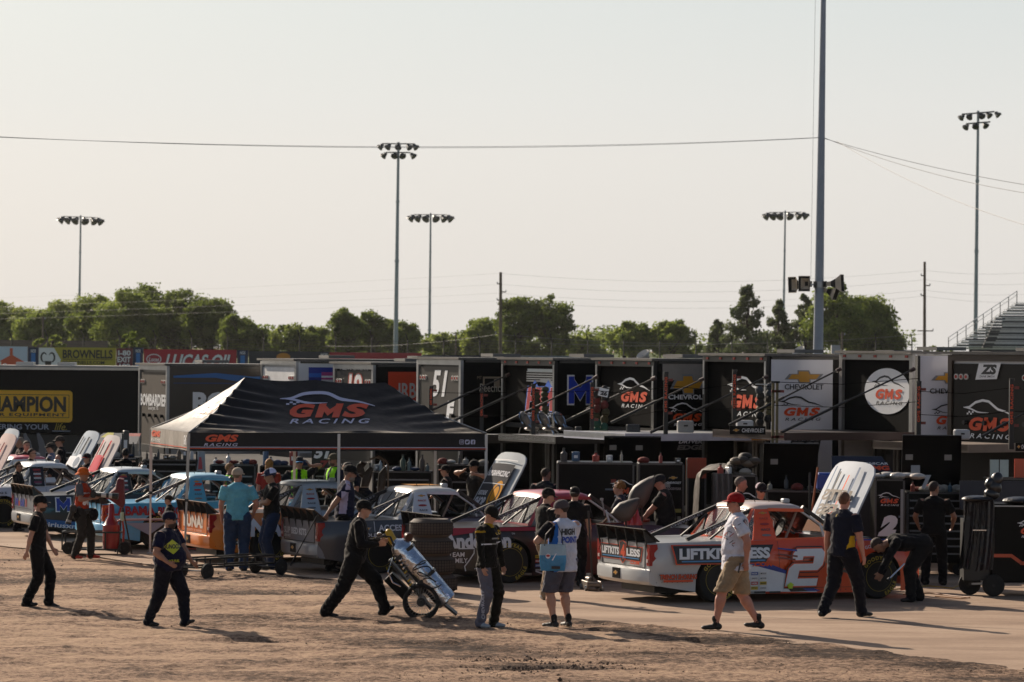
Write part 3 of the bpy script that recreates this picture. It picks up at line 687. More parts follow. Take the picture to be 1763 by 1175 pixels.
wl = W(-60, 584, 320); mb = MB(); a, b = W(-60, 585, 320), W(185, 600, 320); mb.box(((b.x - a.x)/2, 0, a.z/2), (b.x - a.x, .3, a.z), M('#6b5d55', rough=.9, var=.15, vs=.7)); 
o = mb.build('block_wall'); o.location = (a.x, 320, 0); tag(o, 'low brown block wall behind the leftmost billboards', 'wall')

# ------------------------------------------------------------------ grandstand on the right
GD = 260; gs = thing('grandstand', 'open metal grandstand of rising bench rows with a sloping handrail', 'grandstand', (W(1700, 600, GD).x, GD, 0)); ox = gs.location.x
s = F / GD; ALG = M('#c9c9c6', rough=.5, metal=.05, var=.1); DKG = M('#4d4d4f', rough=.7)
p0 = W(1652, 600, GD); nrow = 16
mbB = MB(); mbR = MB()
for i in range(nrow):
    q = W(1640 + i*9.0, 597 - i*5.1, GD); x = q.x - ox; z = q.z; y = i * .55
    mbB.box((x + 6, y, z + .02), (12, .28, .07), ALG); mbB.box((x + 6, y + .1, z - .12), (12, .04, .14), DKG if i % 2 else ALG)
    mbR.box((x + 6, y + .3, z/2 - .2), (12, .06, max(.2, z - .3)), DKG) if i % 4 == 0 else None
    mbB.bar((x, y, z), (x - .25, y, z - .1), .06, .04, ALG)
mbB.build('benches', gs); mbR.build('understructure', gs)
mb = MB(); pts = []
for i in range(0, nrow + 1, 2):
    q = W(1633 + i*9.2, 594 - i*5.2, GD); x = q.x - ox; mb.cyl((x, i*.55, q.z - .6), (x, i*.55, q.z + .55), .035, DKG, n=6); pts.append((x, i*.55, q.z + .55))
mb.tube(pts, .03, ALG, n=6); mb.tube([(a, b, c - .3) for a, b, c in pts], .02, ALG, n=6); mb.build('handrail', gs)
mb = MB()
for k in range(10): q = W(1700 + k*4, 598 - k*5.5, GD - 1); mb.box((q.x - ox, -1 + k*.5, q.z), (.75, .5, .12), DKG)
mb.build('aisle_steps', gs)

# ------------------------------------------------------------------ the hazy air
me = bpy.data.meshes.new('haze'); X0, X1, Y0, Y1, Z0, Z1 = -450, 450, -30, 800, -1.0, 62
mb = MB(); mb.box(((X0+X1)/2, (Y0+Y1)/2, (Z0+Z1)/2), (X1-X0, Y1-Y0, Z1-Z0), BLACK); hz = mb.build('haze'); hz.data.materials.clear(); hm_ = bpy.data.materials.new('haze_air'); hm_.use_nodes = True; nt = hm_.node_tree; nt.nodes.clear()
o_ = nt.nodes.new('ShaderNodeOutputMaterial'); v_ = nt.nodes.new('ShaderNodeVolumePrincipled'); v_.inputs['Color'].default_value = (.93, .93, .92, 1); v_.inputs['Density'].default_value = 0.00004; v_.inputs['Anisotropy'].default_value = 0.3
nt.links.new(v_.outputs[0], o_.inputs['Volume']); hz.data.materials.append(hm_); hz['kind'] = 'stuff'; hz['label'] = 'thin summer haze hanging over the whole place'; hz['category'] = 'haze'
# ------------------------------------------------------------------ haulers (race transporters) parked with their tails towards the pit road
TRIM = M('#9a9b9c', rough=.35, metal=.7, var=.15); TBLK = M('#050506', rough=.38, var=.25, spec=.14); TPAN = M('#040405', rough=.75, var=.3, spec=.04); TGREY = M('#1a1715', rough=.35, var=.1, spec=.3); TWH = paint('#c9cbce'); REDL = M('#8e1b12', rough=.25); LENSW = M('#c9c6bf', rough=.2)
GOLD = vinyl('#c08a28')
def local(P, th):
    """axes of a hauler: fwd away to the right, lat away to the left"""
    return Vector((math.cos(th), math.sin(th), 0)), Vector((-math.sin(th), math.cos(th), 0))
def hauler(label, xl, xr, yt, d, cat_='race hauler', body=TBLK, rear=None, L=13.0, open_=False, rimd=None, zbot=.55, wid=2.6, panel=None, rim=TRIM, zmid=2.3):
    s = F / d; P = W(xr, yt, d); ztop = P.z
    lo_, hi_ = .05, 1.2
    for _ in range(30):
        th = (lo_ + hi_)/2; fx = PX((P.x - math.sin(th)*wid, P.y + math.cos(th)*wid, P.z))[0]
        if fx > xl: lo_ = th
        else: hi_ = th
    T = thing('hauler', label, 'race hauler', (P.x, P.y, 0), th, group='race haulers backed up side by side')
    # local coordinates: x forward (into the scene), y lateral away, rear face at x = 0, near corner y = 0
    t = .06; rear = rear or body
    mb = MB()
    if open_:
        mb.box((L/2, t/2, (zbot+ztop)/2), (L, t, ztop-zbot), body); mb.box((L/2, wid - t/2, (zbot+ztop)/2), (L, t, ztop-zbot), body)
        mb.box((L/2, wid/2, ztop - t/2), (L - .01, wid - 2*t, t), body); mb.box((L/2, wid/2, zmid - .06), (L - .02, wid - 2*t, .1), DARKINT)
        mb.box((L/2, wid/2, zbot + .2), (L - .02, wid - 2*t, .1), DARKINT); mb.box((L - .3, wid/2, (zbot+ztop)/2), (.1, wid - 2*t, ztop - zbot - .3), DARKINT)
    else:
        mb.box((L/2, wid/2, (zbot+ztop)/2), (L, wid, ztop-zbot), body)
    mb.build('body', T)
    rim_ = M('#131110', rough=.45) if open_ and rim is TRIM else rim
    mb = MB()   # rear frame posts and header
    if rim_ is not rim:
        for y in (.05, wid - .05): mb.box((-.074, y, ztop - .45), (.01, .05, .7), TRIM)
    for y in (.05, wid - .05): mb.box((-.035, y, (zbot+ztop)/2), (.07, .11, ztop-zbot - .02), rim_)
    mb.box((-.035, wid/2, ztop - .06), (.068, wid - .22, .12), rim_); mb.box((-.05, wid/2, zbot + .1), (.1, wid - .22, .2), BLACK)
    mb.build('rear_frame', T)
    mb = MB(); mb.box((L/2 + .1, -.012, ztop - .03), (L + .1, .03, .05), rim if rim is not TRIM else M('#4a4743', rough=.4, metal=.4)); mb.box((L/2, wid/2, ztop + .03), (L + .3, wid + .12, .05), M('#57534e', rough=.5, var=.3)); mb.box((1.4, -.016, zbot + .06), (2.7, .03, .12), rim); mb.build('roof_rail', T)
    for k in range(3):
        mb = MB(); mb.box((1.5 + 2.4*k, wid/2, ztop + .11), (.7, .7, .07), M('#5f5d5a', rough=.5)); mb.build('roof_vent', T)
    for k in (.55, .85, 2.0):
        mb = MB(); mb.cyl((3.2 + k*2, .5, ztop - .1), (3.2 + k*2, .5, ztop + .12), .05, RUBBER, n=8); mb.build('roof_fitting', T)
    for ax in (8.2, 9.4):
        for y in (.16, wid - .16):
            mb = MB(); mb.lathe([(.28, -.13), (.48, -.14), (.52, -.08), (.52, .08), (.48, .14), (.28, .13)], (ax, y, .5), (0, 1, 0), RUBBER, n=20); w_ = mb.build('wheel', T, smooth=True)
            mb = MB(); mb.cyl((ax, y - .13, .5), (ax, y + .13, .5), .27, TRIM, n=16); mb.build('rim', w_, smooth=True)
    if not open_:
        mb = MB(); mb.box((-.02, wid/2, (zbot + ztop)/2 - .02), (.038, wid - .26, ztop - zbot - .3), rear); mb.build('rear_door', T)
        for y in (.22, .36, .50, wid - .5, wid - .36, wid - .22):
            mb = MB(); mb.cyl((-.04, y, ztop - .42), (-.065, y, ztop - .42), .055, LENSW, n=12); mb.cyl((-.065, y, ztop - .42), (-.072, y, ztop - .42), .035, REDL, n=10); mb.build('tail_light', T)
        for k in range(4):
            mb = MB(); y = .45 + k*.55; mb.cyl((-.04, y, ztop - 1.28), (-.12, y, ztop - 1.28), .045, BLACK, n=8); mb.build('door_hook', T)
    else:
        # upper compartment roller panel set a little inside
        if panel is not None:
            mb = MB(); mb.box((.03, wid/2, (zmid + ztop)/2), (.03, wid - .14, ztop - zmid - .1), panel); mb.build('roller_door', T)
        for k in range(5):
            y = .2 + k*(wid - .4)/4; mb = MB(); mb.box((-.075, y, ztop - .05), (.02, .09, .05), REDL); mb.build('marker_light', T)
        # lower doors: aluminium framed entry
        for k in range(2):
            y = wid/2 + (.02 + .42 if k else -.44); mb = MB(); zb_, zt_ = zbot + .3, zmid - .2
            for yy in (y - .38, y + .38): mb.box((.45, yy, (zb_ + zt_)/2), (.04, .06, zt_ - zb_), M('#6f6c68', rough=.5, metal=.5))
            mb.box((.45, y, zt_), (.045, .82, .07), M('#6f6c68', rough=.5, metal=.5)); mb.box((.47, y, (zb_ + zt_)/2), (.01, .7, zt_ - zb_ - .05), M('#15120f', rough=.1)); mb.build('entry_door', T)
    T['_'] = 0; del T['_']
    info = dict(xl=xl, xr=xr, d=d, T=T, th=th, s=s, ztop=ztop, zmid=zmid, wid=wid, L=L, zbot=zbot, P=P)
    return info
def rear_decal(h, x=-.042):     # 2D frame on the rear face: x to the right in view (= -lateral), origin lower far corner
    return Decal((x, h['wid'], h['zmid']), (0, -1, 0), (0, 0, 1), lift=.006)
def sp(h, px, py):      # side face: picture point -> local 2D
    lo, hi = 0.0, 12.0
    for _ in range(24):
        m = (lo + hi)/2; q = PX((h['P'].x + math.cos(h['th'])*m, h['P'].y + math.sin(h['th'])*m, 3))[0]
        if q < px: lo = m
        else: hi = m
    return m, W(px, py, h['P'].y + math.sin(h['th'])*m).z - h['zbot']
def rp(h, px, py):
    lo, hi = 0.0, h['wid']
    for _ in range(24):
        m = (lo + hi)/2; q = PX((h['P'].x - math.sin(h['th'])*(h['wid'] - m), h['P'].y + math.cos(h['th'])*(h['wid'] - m), 3))[0]
        if q < px: lo = m
        else: hi = m
    return m, W(px, py, h['P'].y + math.cos(h['th'])*(h['wid'] - m)).z - h['zmid']
def bx2(h, f, x0, y0, x1, y1): a, b = f(h, x0, y1), f(h, x1, y0); return a[0], a[1], b[0] - a[0], b[1] - a[1]
def gmsbox(D, h, f, x0, y0, x1, y1, fg=None, wh=None): x, y, w, hh = bx2(h, f, x0, y0, x1, y1); D.gms(x, y, w, fg, wh, h=hh)
def txt(D, h, f, t, x0, y0, x1, y1, m, bold=.02, shear=0, sp_=1): x, y, w, hh = bx2(h, f, x0, y0, x1, y1); D.text(t, x, y, w, hh, m, bold, shear, sp_)
def rct(D, h, f, x0, y0, x1, y1, m): x, y, w, hh = bx2(h, f, x0, y0, x1, y1); D.rect(x, y, w, hh, m)
def bow(D, h, f, x0, y0, x1, y1): x, y, w, hh = bx2(h, f, x0, y0, x1, y1); D.bowtie(x + w/2, y + hh/2, w, hh)
def side_decal(h): return Decal((0, -.001, h['zbot']), (1, 0, 0), (0, 0, 1), lift=.006)
def gate(h, L, z=None, mat=None, edge=None, slab=.10, tilt=0.0, panel=None, rail=True):
    """lowered lift gate reaching back from the tail at the height of the upper deck"""
    z = z or h['zmid']; mat = mat or ALU; T = h['T']; w = h['wid']
    mb = MB(); mb.box((-L/2, w/2, z - slab/2), (L, w, slab), mat); 
    o = mb.build('lift_gate', T)
    E = M(edge or '#2a2725', rough=.45, metal=.2); mb = MB(); mb.box((-L/2, .0 - .02, z - .06), (L, .04, .15), E); mb.box((-L + .02, w/2, z - .06), (.04, w, .15), E)
    if edge == '#b9bcc8': mb.box((-.22, -.045, z - .06), (.42, .012, .14), M('#b5741c', rough=.5))
    mb.build('edge_rail', o)
    return z
def post_row(h, spots, z0, h1, chev=False, name='gate_post'):
    for (x, y) in spots:
        mb = MB(); mb.box((x, y, z0 + h1/2), (.09, .09, h1), BLACK); mb.cyl((x, y, z0 + h1), (x, y, z0 + h1 + .04), .06, BLACK, n=8); p = mb.build(name, h['T'])
        D = Decal((x - .047, y + .03, z0 + .12), (0, -1, 0), (0, 0, 1), lift=.004)
        D.text('GMS RACING', .03 + .028, 0.02, h1*.8, .055, ORANGE, .03, .0, 1.1, rot=rad(90)); D.build('lettering', p)
        D = Decal((x - .03, y - .047, z0 + .12), (1, 0, 0), (0, 0, 1), lift=.004)
        D.text('GMS RACING', .03 + .02, 0.02, h1*.8, .05, ORANGE, .03, .0, 1.1, rot=rad(90)); D.build('lettering', p)
def strut(h, a, b, r=.035):
    mb = MB(); a, b = Vector(a), Vector(b); m = a.lerp(b, .45)
    mb.cyl(a, m, r*1.35, BLACK, n=8); mb.cyl(m, b, r*.8, M('#55534f', rough=.35, metal=.8), n=8); mb.cyl(b - (b-a).normalized()*.05, b + (b-a).normalized()*.05, r*2.1, M('#6d2a22', rough=.5), n=8)
    mb.build('lift_strut', h['T'], smooth=True)
def cable(h, pts, r=.008):
    mb = MB(); mb.tube(pts, r, BLACK, n=4); mb.build('guard_cable', h['T'])

# -- far left: black trailer seen side on with the yellow logo panel
d = 100; s = F / d; a, b = W(-420, 630, d), W(241.5, 634.5, d); zt, zb = b.z, W(241, 748, d).z
T = thing('box_trailer', 'long black trailer side with a yellow logo panel at the left edge', 'race hauler', (a.x, d, 0)); Lx = b.x - a.x
mb = MB(); mb.box((Lx/2, 1.3, (zt+zb)/2), (Lx, 2.6, zt - zb), TBLK); mb.build('body', T)
mb = MB(); mb.box((Lx/2, -.02, zt - .03), (Lx + .04, .05, .07), M('#b6b0a6', rough=.4, metal=.5)); mb.box((Lx/2, 1.3, zt + .03), (Lx, 2.5, .05), M('#8d8b86', rough=.5)); mb.build('roof_rail', T)
mb = MB(); mb.box((Lx/2, 1.3, zb/2 + .02), (Lx - .4, 2.3, zb - .1), BLACK); mb.build('chassis', T)
for x in (6.6, 7.6, 8.8):
    mb = MB(); mb.box((x, 1, zt + .1), (.5, .5, .1), TRIM); mb.build('roof_vent', T)
D = Decal((0, 0, 0), (1, 0, 0), (0, 0, 1), lift=.008)
def lp(px, py): q = W(px, py, d); return q.x - a.x, q.z
YEL = vinyl('#d8a40e'); x0, y0 = lp(-75, 726); x1, y1 = lp(125, 673)
def rrect(D, x, y, w, h, r, m):
    pts = []
    for cx, cy, a0 in ((x + w - r, y + r, -90), (x + w - r, y + h - r, 0), (x + r, y + h - r, 90), (x + r, y + r, 180)):
        for k in range(4): t = rad(a0 + 30*k); pts.append((cx + r*math.cos(t), cy + r*math.sin(t)))
    D.poly(pts, m)
rrect(D, x0, y0, x1-x0, y1-y0, .1, YEL)
xa, ya = lp(-62, 717); xb, yb = lp(118, 681)
for (u0, v0, u1, v1) in ((-64, 718.5, 119.5, 680), ): p, q = lp(u0, v0), lp(u1, v1); rrect(D, p[0], p[1], q[0]-p[0], q[1]-p[1], .02, DK); p, q = lp(u0+1, v0-1), lp(u1-1, v1+1); rrect(D, p[0], p[1], q[0]-p[0], q[1]-p[1], .02, YEL)
p, q = lp(-40, 709), lp(114, 683); D.text('CHAMPION', p[0], p[1], q[0]-p[0], q[1]-p[1], DK, .04, 0)
p, q = lp(-52, 717), lp(113, 712); D.text('POWER EQUIPMENT', p[0], p[1], q[0]-p[0], q[1]-p[1], DK, .03, 0, 1.2)
GRYL = vinyl('#8d95a3')
p, q = lp(-40, 739), lp(85, 731); D.text('POWERING YOUR', p[0], p[1], q[0]-p[0], q[1]-p[1], GRYL, .02); p, q = lp(94, 741), lp(115, 729); D.text('life.', p[0], p[1], q[0]-p[0], q[1]-p[1], vinyl('#a8912a'), .0, .3)
p, q = lp(90, 743), lp(121, 742); D.rect(p[0], p[1], q[0]-p[0], q[1]-p[1], GRYL); D.build('lettering', T)

# -- grey trailer with the aircraft maker's name
hb = hauler('grey trailer with an aircraft maker name on its tail and long side', 243, 292, 630, 88, body=M('#3d362f', rough=.3, var=.2, vs=.7, spec=.4), rear=M('#463f38', rough=.6, var=.15, spec=.2), zbot=1.2)
D = rear_decal(hb); txt(D, hb, rp, 'BOMBARDIER', 245, 680, 291, 698, WHITE, .04); txt(D, hb, rp, 'Learjet 75', 259, 700, 276, 707, WHITE, 0); D.build('lettering', hb['T'])
D = side_decal(hb); txt(D, hb, sp, 'BOMBARDIER', 332, 676, 610, 711, WHITE, .05)
BLU = vinyl('#235f9c'); zz = sp(hb, 300, 649)[1]
D.line([(.1, zz), (1.2, zz + .04), (2.2, zz - .08), (3.4, zz - .02), (5, zz)], [.05, .12, .18, .14, .05], BLU); D.line([(.1, zz - .16), (1.5, zz - .16), (3, zz - .22), (5, zz - .14)], [.02, .03, .05, .02], vinyl('#1c3566'))
D.build('lettering', hb['T'])
# -- white trailer
hw = hauler('white trailer with blue and pink side stripes behind the tent', 453, 514, 622, 86, body=TWH, rear=M('#d4d4d4', rough=.5), zbot=1.2)
D = side_decal(hw)
for b, c_ in (((531, 635, 900, 643), '#20308a'), ((531, 643, 553, 650), '#2b62b8'), ((553, 643, 900, 654), '#a2407c'), ((531, 650, 553, 668), '#23307a'), ((553, 649, 900, 650.5), '#d8d8dc')): rct(D, hw, sp, *b, vinyl(c_))
D.build('lettering', hw['T'])
# -- grey trailer numbered 19
h19 = hauler('dark trailer with number 19 on its tail and an orange side panel', 578, 647, 628, 83, rear=TGREY, zbot=1.0)
D = rear_decal(h19); txt(D, h19, rp, '19', 600, 642, 628, 692, vinyl('#a63a24'), .09, .15); txt(D, h19, rp, '19', 602, 644, 626, 690, WHITE, .03, .15); txt(D, h19, rp, 'ALL AMERICAN', 589, 631, 636, 637, WHITE, 0); D.build('lettering', h19['T'])
D = side_decal(h19); rct(D, h19, sp, 668, 641, 760, 760, vinyl('#c23a12')); txt(D, h19, sp, 'IRBL', 686, 660, 727, 686, vinyl('#b9b2a8'), .02); D.build('lettering', h19['T'])
# -- trailer 51
h51 = hauler('dark trailer with a tall white 51 on its tail', 722, 798, 620, 79, rear=M('#2c2824', rough=.45, var=.15, spec=.3))
D = rear_decal(h51); txt(D, h51, rp, '51', 745, 638, 774, 683, WHITE, .03, .28); txt(D, h51, rp, 'F', 771, 691, 786, 726, WHITE, .06, .2); D.build('lettering', h51['T'])
D = side_decal(h51); BR = vinyl('#8d7d68')
for b in ((831, 649, 872, 652), (831, 649, 834, 667), (869, 649, 872, 676), (850, 653, 860, 668)): rct(D, h51, sp, *b, BR)
txt(D, h51, sp, 'MT', 821, 648, 829, 653, BR, 0); txt(D, h51, sp, 'Beechcra', 826, 661, 872, 675, vinyl('#b0a898'), 0); txt(D, h51, sp, 'TE', 863, 698, 873, 707, WHITE, .03); D.build('lettering', h51['T'])
# -- trailer with the red white and blue HM door
hm = hauler('open hauler with a red and blue letter panel beside a big blue letter', 868, 960, 621, 76, open_=True, panel=M('#0d0c0b', rough=.8, spec=.05))
D = rear_decal(hm, .013); RD, BL = vinyl('#b0202c'), vinyl('#2a62c8')
for k in range(5): rct(D, hm, rp, 906, 640 + 4*k, 956, 641 + 4*k, TRIM)
rct(D, hm, rp, 908, 636, 954, 640, vinyl('#aab3b4')); D.line([rp(hm, 930, 656), rp(hm, 945, 656), rp(hm, 953, 664), rp(hm, 957, 678)], [.05, .12, .10, .03], vinyl('#9a9d9f'))
for cx in (921, 944): D.poly([rp(hm, cx - 9, 676), rp(hm, cx + 11, 676), rp(hm, cx + 5, 664), rp(hm, cx, 654), rp(hm, cx - 5, 664)], BL)
for c_, e, m_ in (('x', 2, BL), ('y', .6, WHITE), ('z', 0, RD)): x, y, w, hh = bx2(hm, rp, 906 - e, 668 - e, 955 + e, 706 + e); D.text('H', x, y, w*.47, hh, m_, .06 if e else .04, .2); D.em(x + w*.45, y, w*.52, hh, m_, .30 if e else .26, .1)
txt(D, hm, rp, 'HILL MOTORSPORTS', 907, 712, 956, 717, vinyl('#b9c6dd'), .01, .2); D.build('lettering', hm['T'])
D = side_decal(hm); BL2 = vinyl('#1f3cb0'); x, y, w, hh = bx2(hm, sp, 976, 646, 1021, 698); D.em(x, y, w, hh, WHITE); D.em(x + w*.06, y + hh*.05, w*.88, hh*.90, BL2, .24); D.build('lettering', hm['T'])
# -- open GMS haulers
DKV = vinyl('#1b1b1d')
g1 = hauler('open black hauler between the blue letter panel and the gold emblem side', 1030, 1131, 622, 73, open_=True, panel=TPAN)
D = rear_decal(g1, .013); gmsbox(D, g1, rp, 1063, 652, 1118, 703); D.build('lettering', g1['T'])
D = side_decal(g1); rct(D, g1, sp, 1140, 627, 1214, 655, M('#8a8279', rough=.6)); bow(D, g1, sp, 1153, 645, 1215, 680); txt(D, g1, sp, 'CHEVROLET', 1150, 680, 1224, 688, WHITE, .03); gmsbox(D, g1, sp, 1151, 694, 1211, 735); txt(D, g1, sp, 'DR1VERS', 1168, 758, 1214, 764, WHITE, .03, .2); txt(D, g1, sp, 'EDGE', 1165, 766, 1213, 775, vinyl('#77736f'), .05, .2); rct(D, g1, sp, 1180, 790, 1214, 826, vinyl('#a5360e')); D.build('lettering', g1['T'])
g2 = hauler('open black hauler beside the white panelled side with two logos', 1215, 1325, 614, 70, open_=True, panel=TPAN)
D = rear_decal(g2, .013); gmsbox(D, g2, rp, 1252, 650, 1318, 718); D.build('lettering', g2['T'])
D = side_decal(g2); rct(D, g2, sp, 1327, 620, 1433, 860, paint('#cfcfd4')); bow(D, g2, sp, 1350, 638, 1417, 660); txt(D, g2, sp, 'CHEVROLET', 1350, 662, 1417, 671, DKV, .02); gmsbox(D, g2, sp, 1340, 683, 1416, 726, ORANGE, DKV)
D.poly([sp(g2, 1352, 784), sp(g2, 1408, 784), sp(g2, 1414, 748), sp(g2, 1366, 748)], DKV); txt(D, g2, sp, 'DR1VERS', 1367, 752, 1412, 759, WHITE, .03, .2); txt(D, g2, sp, 'EDGE', 1361, 761, 1409, 770, vinyl('#8d8b88'), .05, .2); txt(D, g2, sp, 'DEVELOPMENT', 1356, 772, 1408, 778, WHITE, .02, .2); D.build('lettering', g2['T'])
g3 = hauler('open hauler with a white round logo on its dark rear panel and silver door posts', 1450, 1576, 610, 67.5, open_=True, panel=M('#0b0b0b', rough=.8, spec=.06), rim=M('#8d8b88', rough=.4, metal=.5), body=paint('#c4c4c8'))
D = rear_decal(g3, .013); x, y, w, hh = bx2(g3, rp, 1488, 635, 1566, 712); D.ell(x + w/2, y + hh/2, w/2, hh/2, WHITE, 40); gmsbox(D, g3, rp, 1501, 648, 1557, 698, ORANGE, DKV); D.build('lettering', g3['T'])
g4 = hauler('nearest hauler with closed grey tail doors and a driver plate at the right edge', 1637, 1800, 612, 64, body=paint('#c4c4c8'), rear=M('#15110e', rough=.4, var=.12, spec=.2), zmid=2.3, rim=M('#3d332b', rough=.4, metal=.3))
D = rear_decal(g4); gmsbox(D, g4, rp, 1662, 690, 1750, 756)
D.poly([rp(g4, 1683, 654), rp(g4, 1720, 653), rp(g4, 1727, 625), rp(g4, 1689, 626)], WHITE); txt(D, g4, rp, 'ZS', 1692, 628, 1720, 645, DKV, .06, .2); txt(D, g4, rp, 'ZANE SMITH', 1690, 647, 1716, 650, DKV, .01, .1); D.build('lettering', g4['T'])
# inner side of the neighbouring bay, white with emblem, between g3 and g4
T = thing('display_panel', 'white emblem panel standing between the two right-hand haulers', 'panel', W(1584, 613, 66.5), rad(14)); T.location.z = 0
zt = W(1584, 613, 66.5).z; mb = MB(); mb.box((.65, .05, (zt + .6)/2), (1.3, .08, zt - .6), paint('#c4c4cc')); mb.box((-.03, .04, (zt+.6)/2), (.05, .14, zt - .6), BLACK); mb.build('panel', T)
D = Decal((0, 0.005, 0), (1, 0, 0), (0, 0, 1), lift=.006); D.bowtie(.62, zt - .42, .78, .22); D.text('CHEVROLET', .20, zt - .72, .85, .10, DKV, .02); D.gms(.24, zt - 1.42, .80, ORANGE, DKV, h=.50); D.ell(.75, zt - 1.85, .35, .28, DKV); D.text('EDGE', .5, zt - 1.9, .5, .1, ORANGE, .05, .2); D.build('lettering', T)

# gates, posts and struts
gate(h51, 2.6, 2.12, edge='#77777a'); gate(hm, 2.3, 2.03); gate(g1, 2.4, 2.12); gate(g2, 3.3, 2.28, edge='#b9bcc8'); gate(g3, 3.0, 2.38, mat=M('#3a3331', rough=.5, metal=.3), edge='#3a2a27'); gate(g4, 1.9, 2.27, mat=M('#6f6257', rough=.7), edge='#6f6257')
def post(h, px, yt, yb, d, w=.085, col=None):
    a, b = W(px, yb, d), W(px, yt, d); mb = MB(); hh = b.z - a.z; mb.box((a.x, d, a.z + hh/2), (w, w, hh), col or BLACK); mb.cyl((a.x, d, b.z), (a.x, d, b.z + .04), .05, BLACK, n=8); p = par(mb.build('gate_post'), h['T'])
    if col is None:
        D = Decal((a.x, d - w/2 - .002, a.z + hh*.35), (1, 0, 0), (0, 0, 1), lift=.002); D.text('GMS RACING', .022, 0.02, hh*.58, .052, ORANGE, .03, .0, 1.1, rot=rad(90)); par(D.build('lettering'), h['T'])
    for zz in (.06, hh*.6): mb = MB(); mb.box((a.x + .05, d, a.z + zz + hh*.3), (.16, .05, .05), M('#6d2a22', rough=.5)); par(mb.build('post_bracket'), h['T'])
for h, px, yt, yb, d in ((h51, 742, 668, 716, 77), (h51, 829, 674, 742, 76.5), (hm, 918, 664, 760, 74), (g1, 1019, 662, 756, 71.5), (g2, 1146, 644, 748, 68), (g2, 1264, 640, 740, 68), (g4, 1581, 660, 766, 63.5), (g4, 1741, 656, 774, 62)): post(h, px, yt, yb, d)
for px in (1330, 1337): post(g3, px, 660, 800, 66, .05, M('#5d5538', rough=.6))
def pstrut(h, x0, y0, d0, x1, y1, d1, r=.023):
    a, b = W(x0, y0, d0), W(x1, y1, d1); mb = MB(); m = a.lerp(b, .5)
    mb.cyl(a, m, r*1.2, BLACK, n=8); mb.cyl(m, b, r*.75, M('#3d3a37', rough=.35, metal=.6), n=8); mb.cyl(b - (b-a).normalized()*.05, b + (b-a).normalized()*.05, r*1.7, M('#3a2622', rough=.5), n=8)
    par(mb.build('lift_strut', smooth=True), h['T'])
for a in ((h51, 745, 706, 77, 874, 646, 78), (hm, 776, 727, 76, 956, 646, 77), (hm, 838, 743, 75, 1026, 650, 74), (g1, 975, 725, 73, 1125, 652, 72.5), (g1, 1010, 705, 73, 1126, 652, 72), (g2, 1052, 728, 70, 1208, 654, 70), (g2, 1120, 745, 68, 1318, 650, 69), (g3, 1255, 732, 67, 1444, 637, 67.4), (g3, 1345, 745, 65, 1571, 637, 66.5), (g4, 1690, 752, 62, 1775, 705, 62.5)): pstrut(*a)
def pcable(h, pts): 
    mb = MB(); mb.tube([W(*p) for p in pts], .006, M('#080808', rough=1, var=0, spec=0), n=4); par(mb.build('guard_cable'), h['T'])
for y0 in (676, 716):
    pcable(h51, [(742, y0, 77), (829, y0 + 2, 76.4), (918, y0 - 2, 74)]); pcable(hm, [(918, y0 - 4, 74), (970, y0, 73), (1019, y0 - 3, 71.5)]); pcable(g1, [(1019, y0 - 4, 71.4), (1080, y0 + 2, 70), (1146, y0 - 10, 68)])
    pcable(g2, [(1146, y0 - 12, 67.9), (1205, y0 - 6, 68), (1264, y0 - 14, 68), (1330, y0 - 10, 66)]); pcable(g3, [(1330, y0 - 18, 66), (1450, y0 - 14, 65), (1581, y0 - 24, 63.5)]); pcable(g4, [(1581, y0 - 2, 63.4), (1660, y0 + 2, 63), (1741, y0 - 8, 62), (1790, y0 - 4, 62)])
for h, px, py, w_, d in ((h51, 838, 756, 30, 75.5), (g1, 1035, 753, 40, 71), (g2, 1256, 741, 62, 66.3), (g4, 1748, 770, 30, 61.5)):
    a, b = W(px, py + 7, d), W(px + w_, py - 7, d); mb = MB(); mb.box(((a.x+b.x)/2, d, (a.z+b.z)/2), (b.x-a.x, .05, b.z-a.z), GLOSSBLK); par(mb.build('name_strip'), h['T']); D = Decal((a.x, d - .027, a.z), (1, 0, 0), (0, 0, 1)); ww = b.x - a.x; D.text('CHEVROLET', ww*.34, .04, ww*.62, .075, WHITE, .01); D.bowtie(ww*.18, .08, ww*.2, .06); par(D.build('lettering'), h['T'])
# satellite dishes
for px, py, d, w in ((1108, 612, 77, 22), (1376, 606, 74, 22)):
    p = W(px, py, d); T = thing('satellite_dish', 'pale satellite dish on a hauler roof ' + ('left of centre' if px < 1200 else 'beside the big grey mast'), 'satellite dish', (p.x, p.y, p.z)); mb = MB()
    r = w/2*d/F*1.1; mb.lathe([(.02, -.12), (r*.6, -.08), (r, .02), (r*.97, .05), (r*.55, -.04), (.02, -.07)], (0, 0, 0), (-.5, -.35, .78), M('#b9b6b0', rough=.5), n=20); mb.build('reflector', T, smooth=True)
    mb = MB(); mb.cyl((0, 0, -.25), (0, 0, 0), .04, STEEL, n=6); mb.build('stand', T)
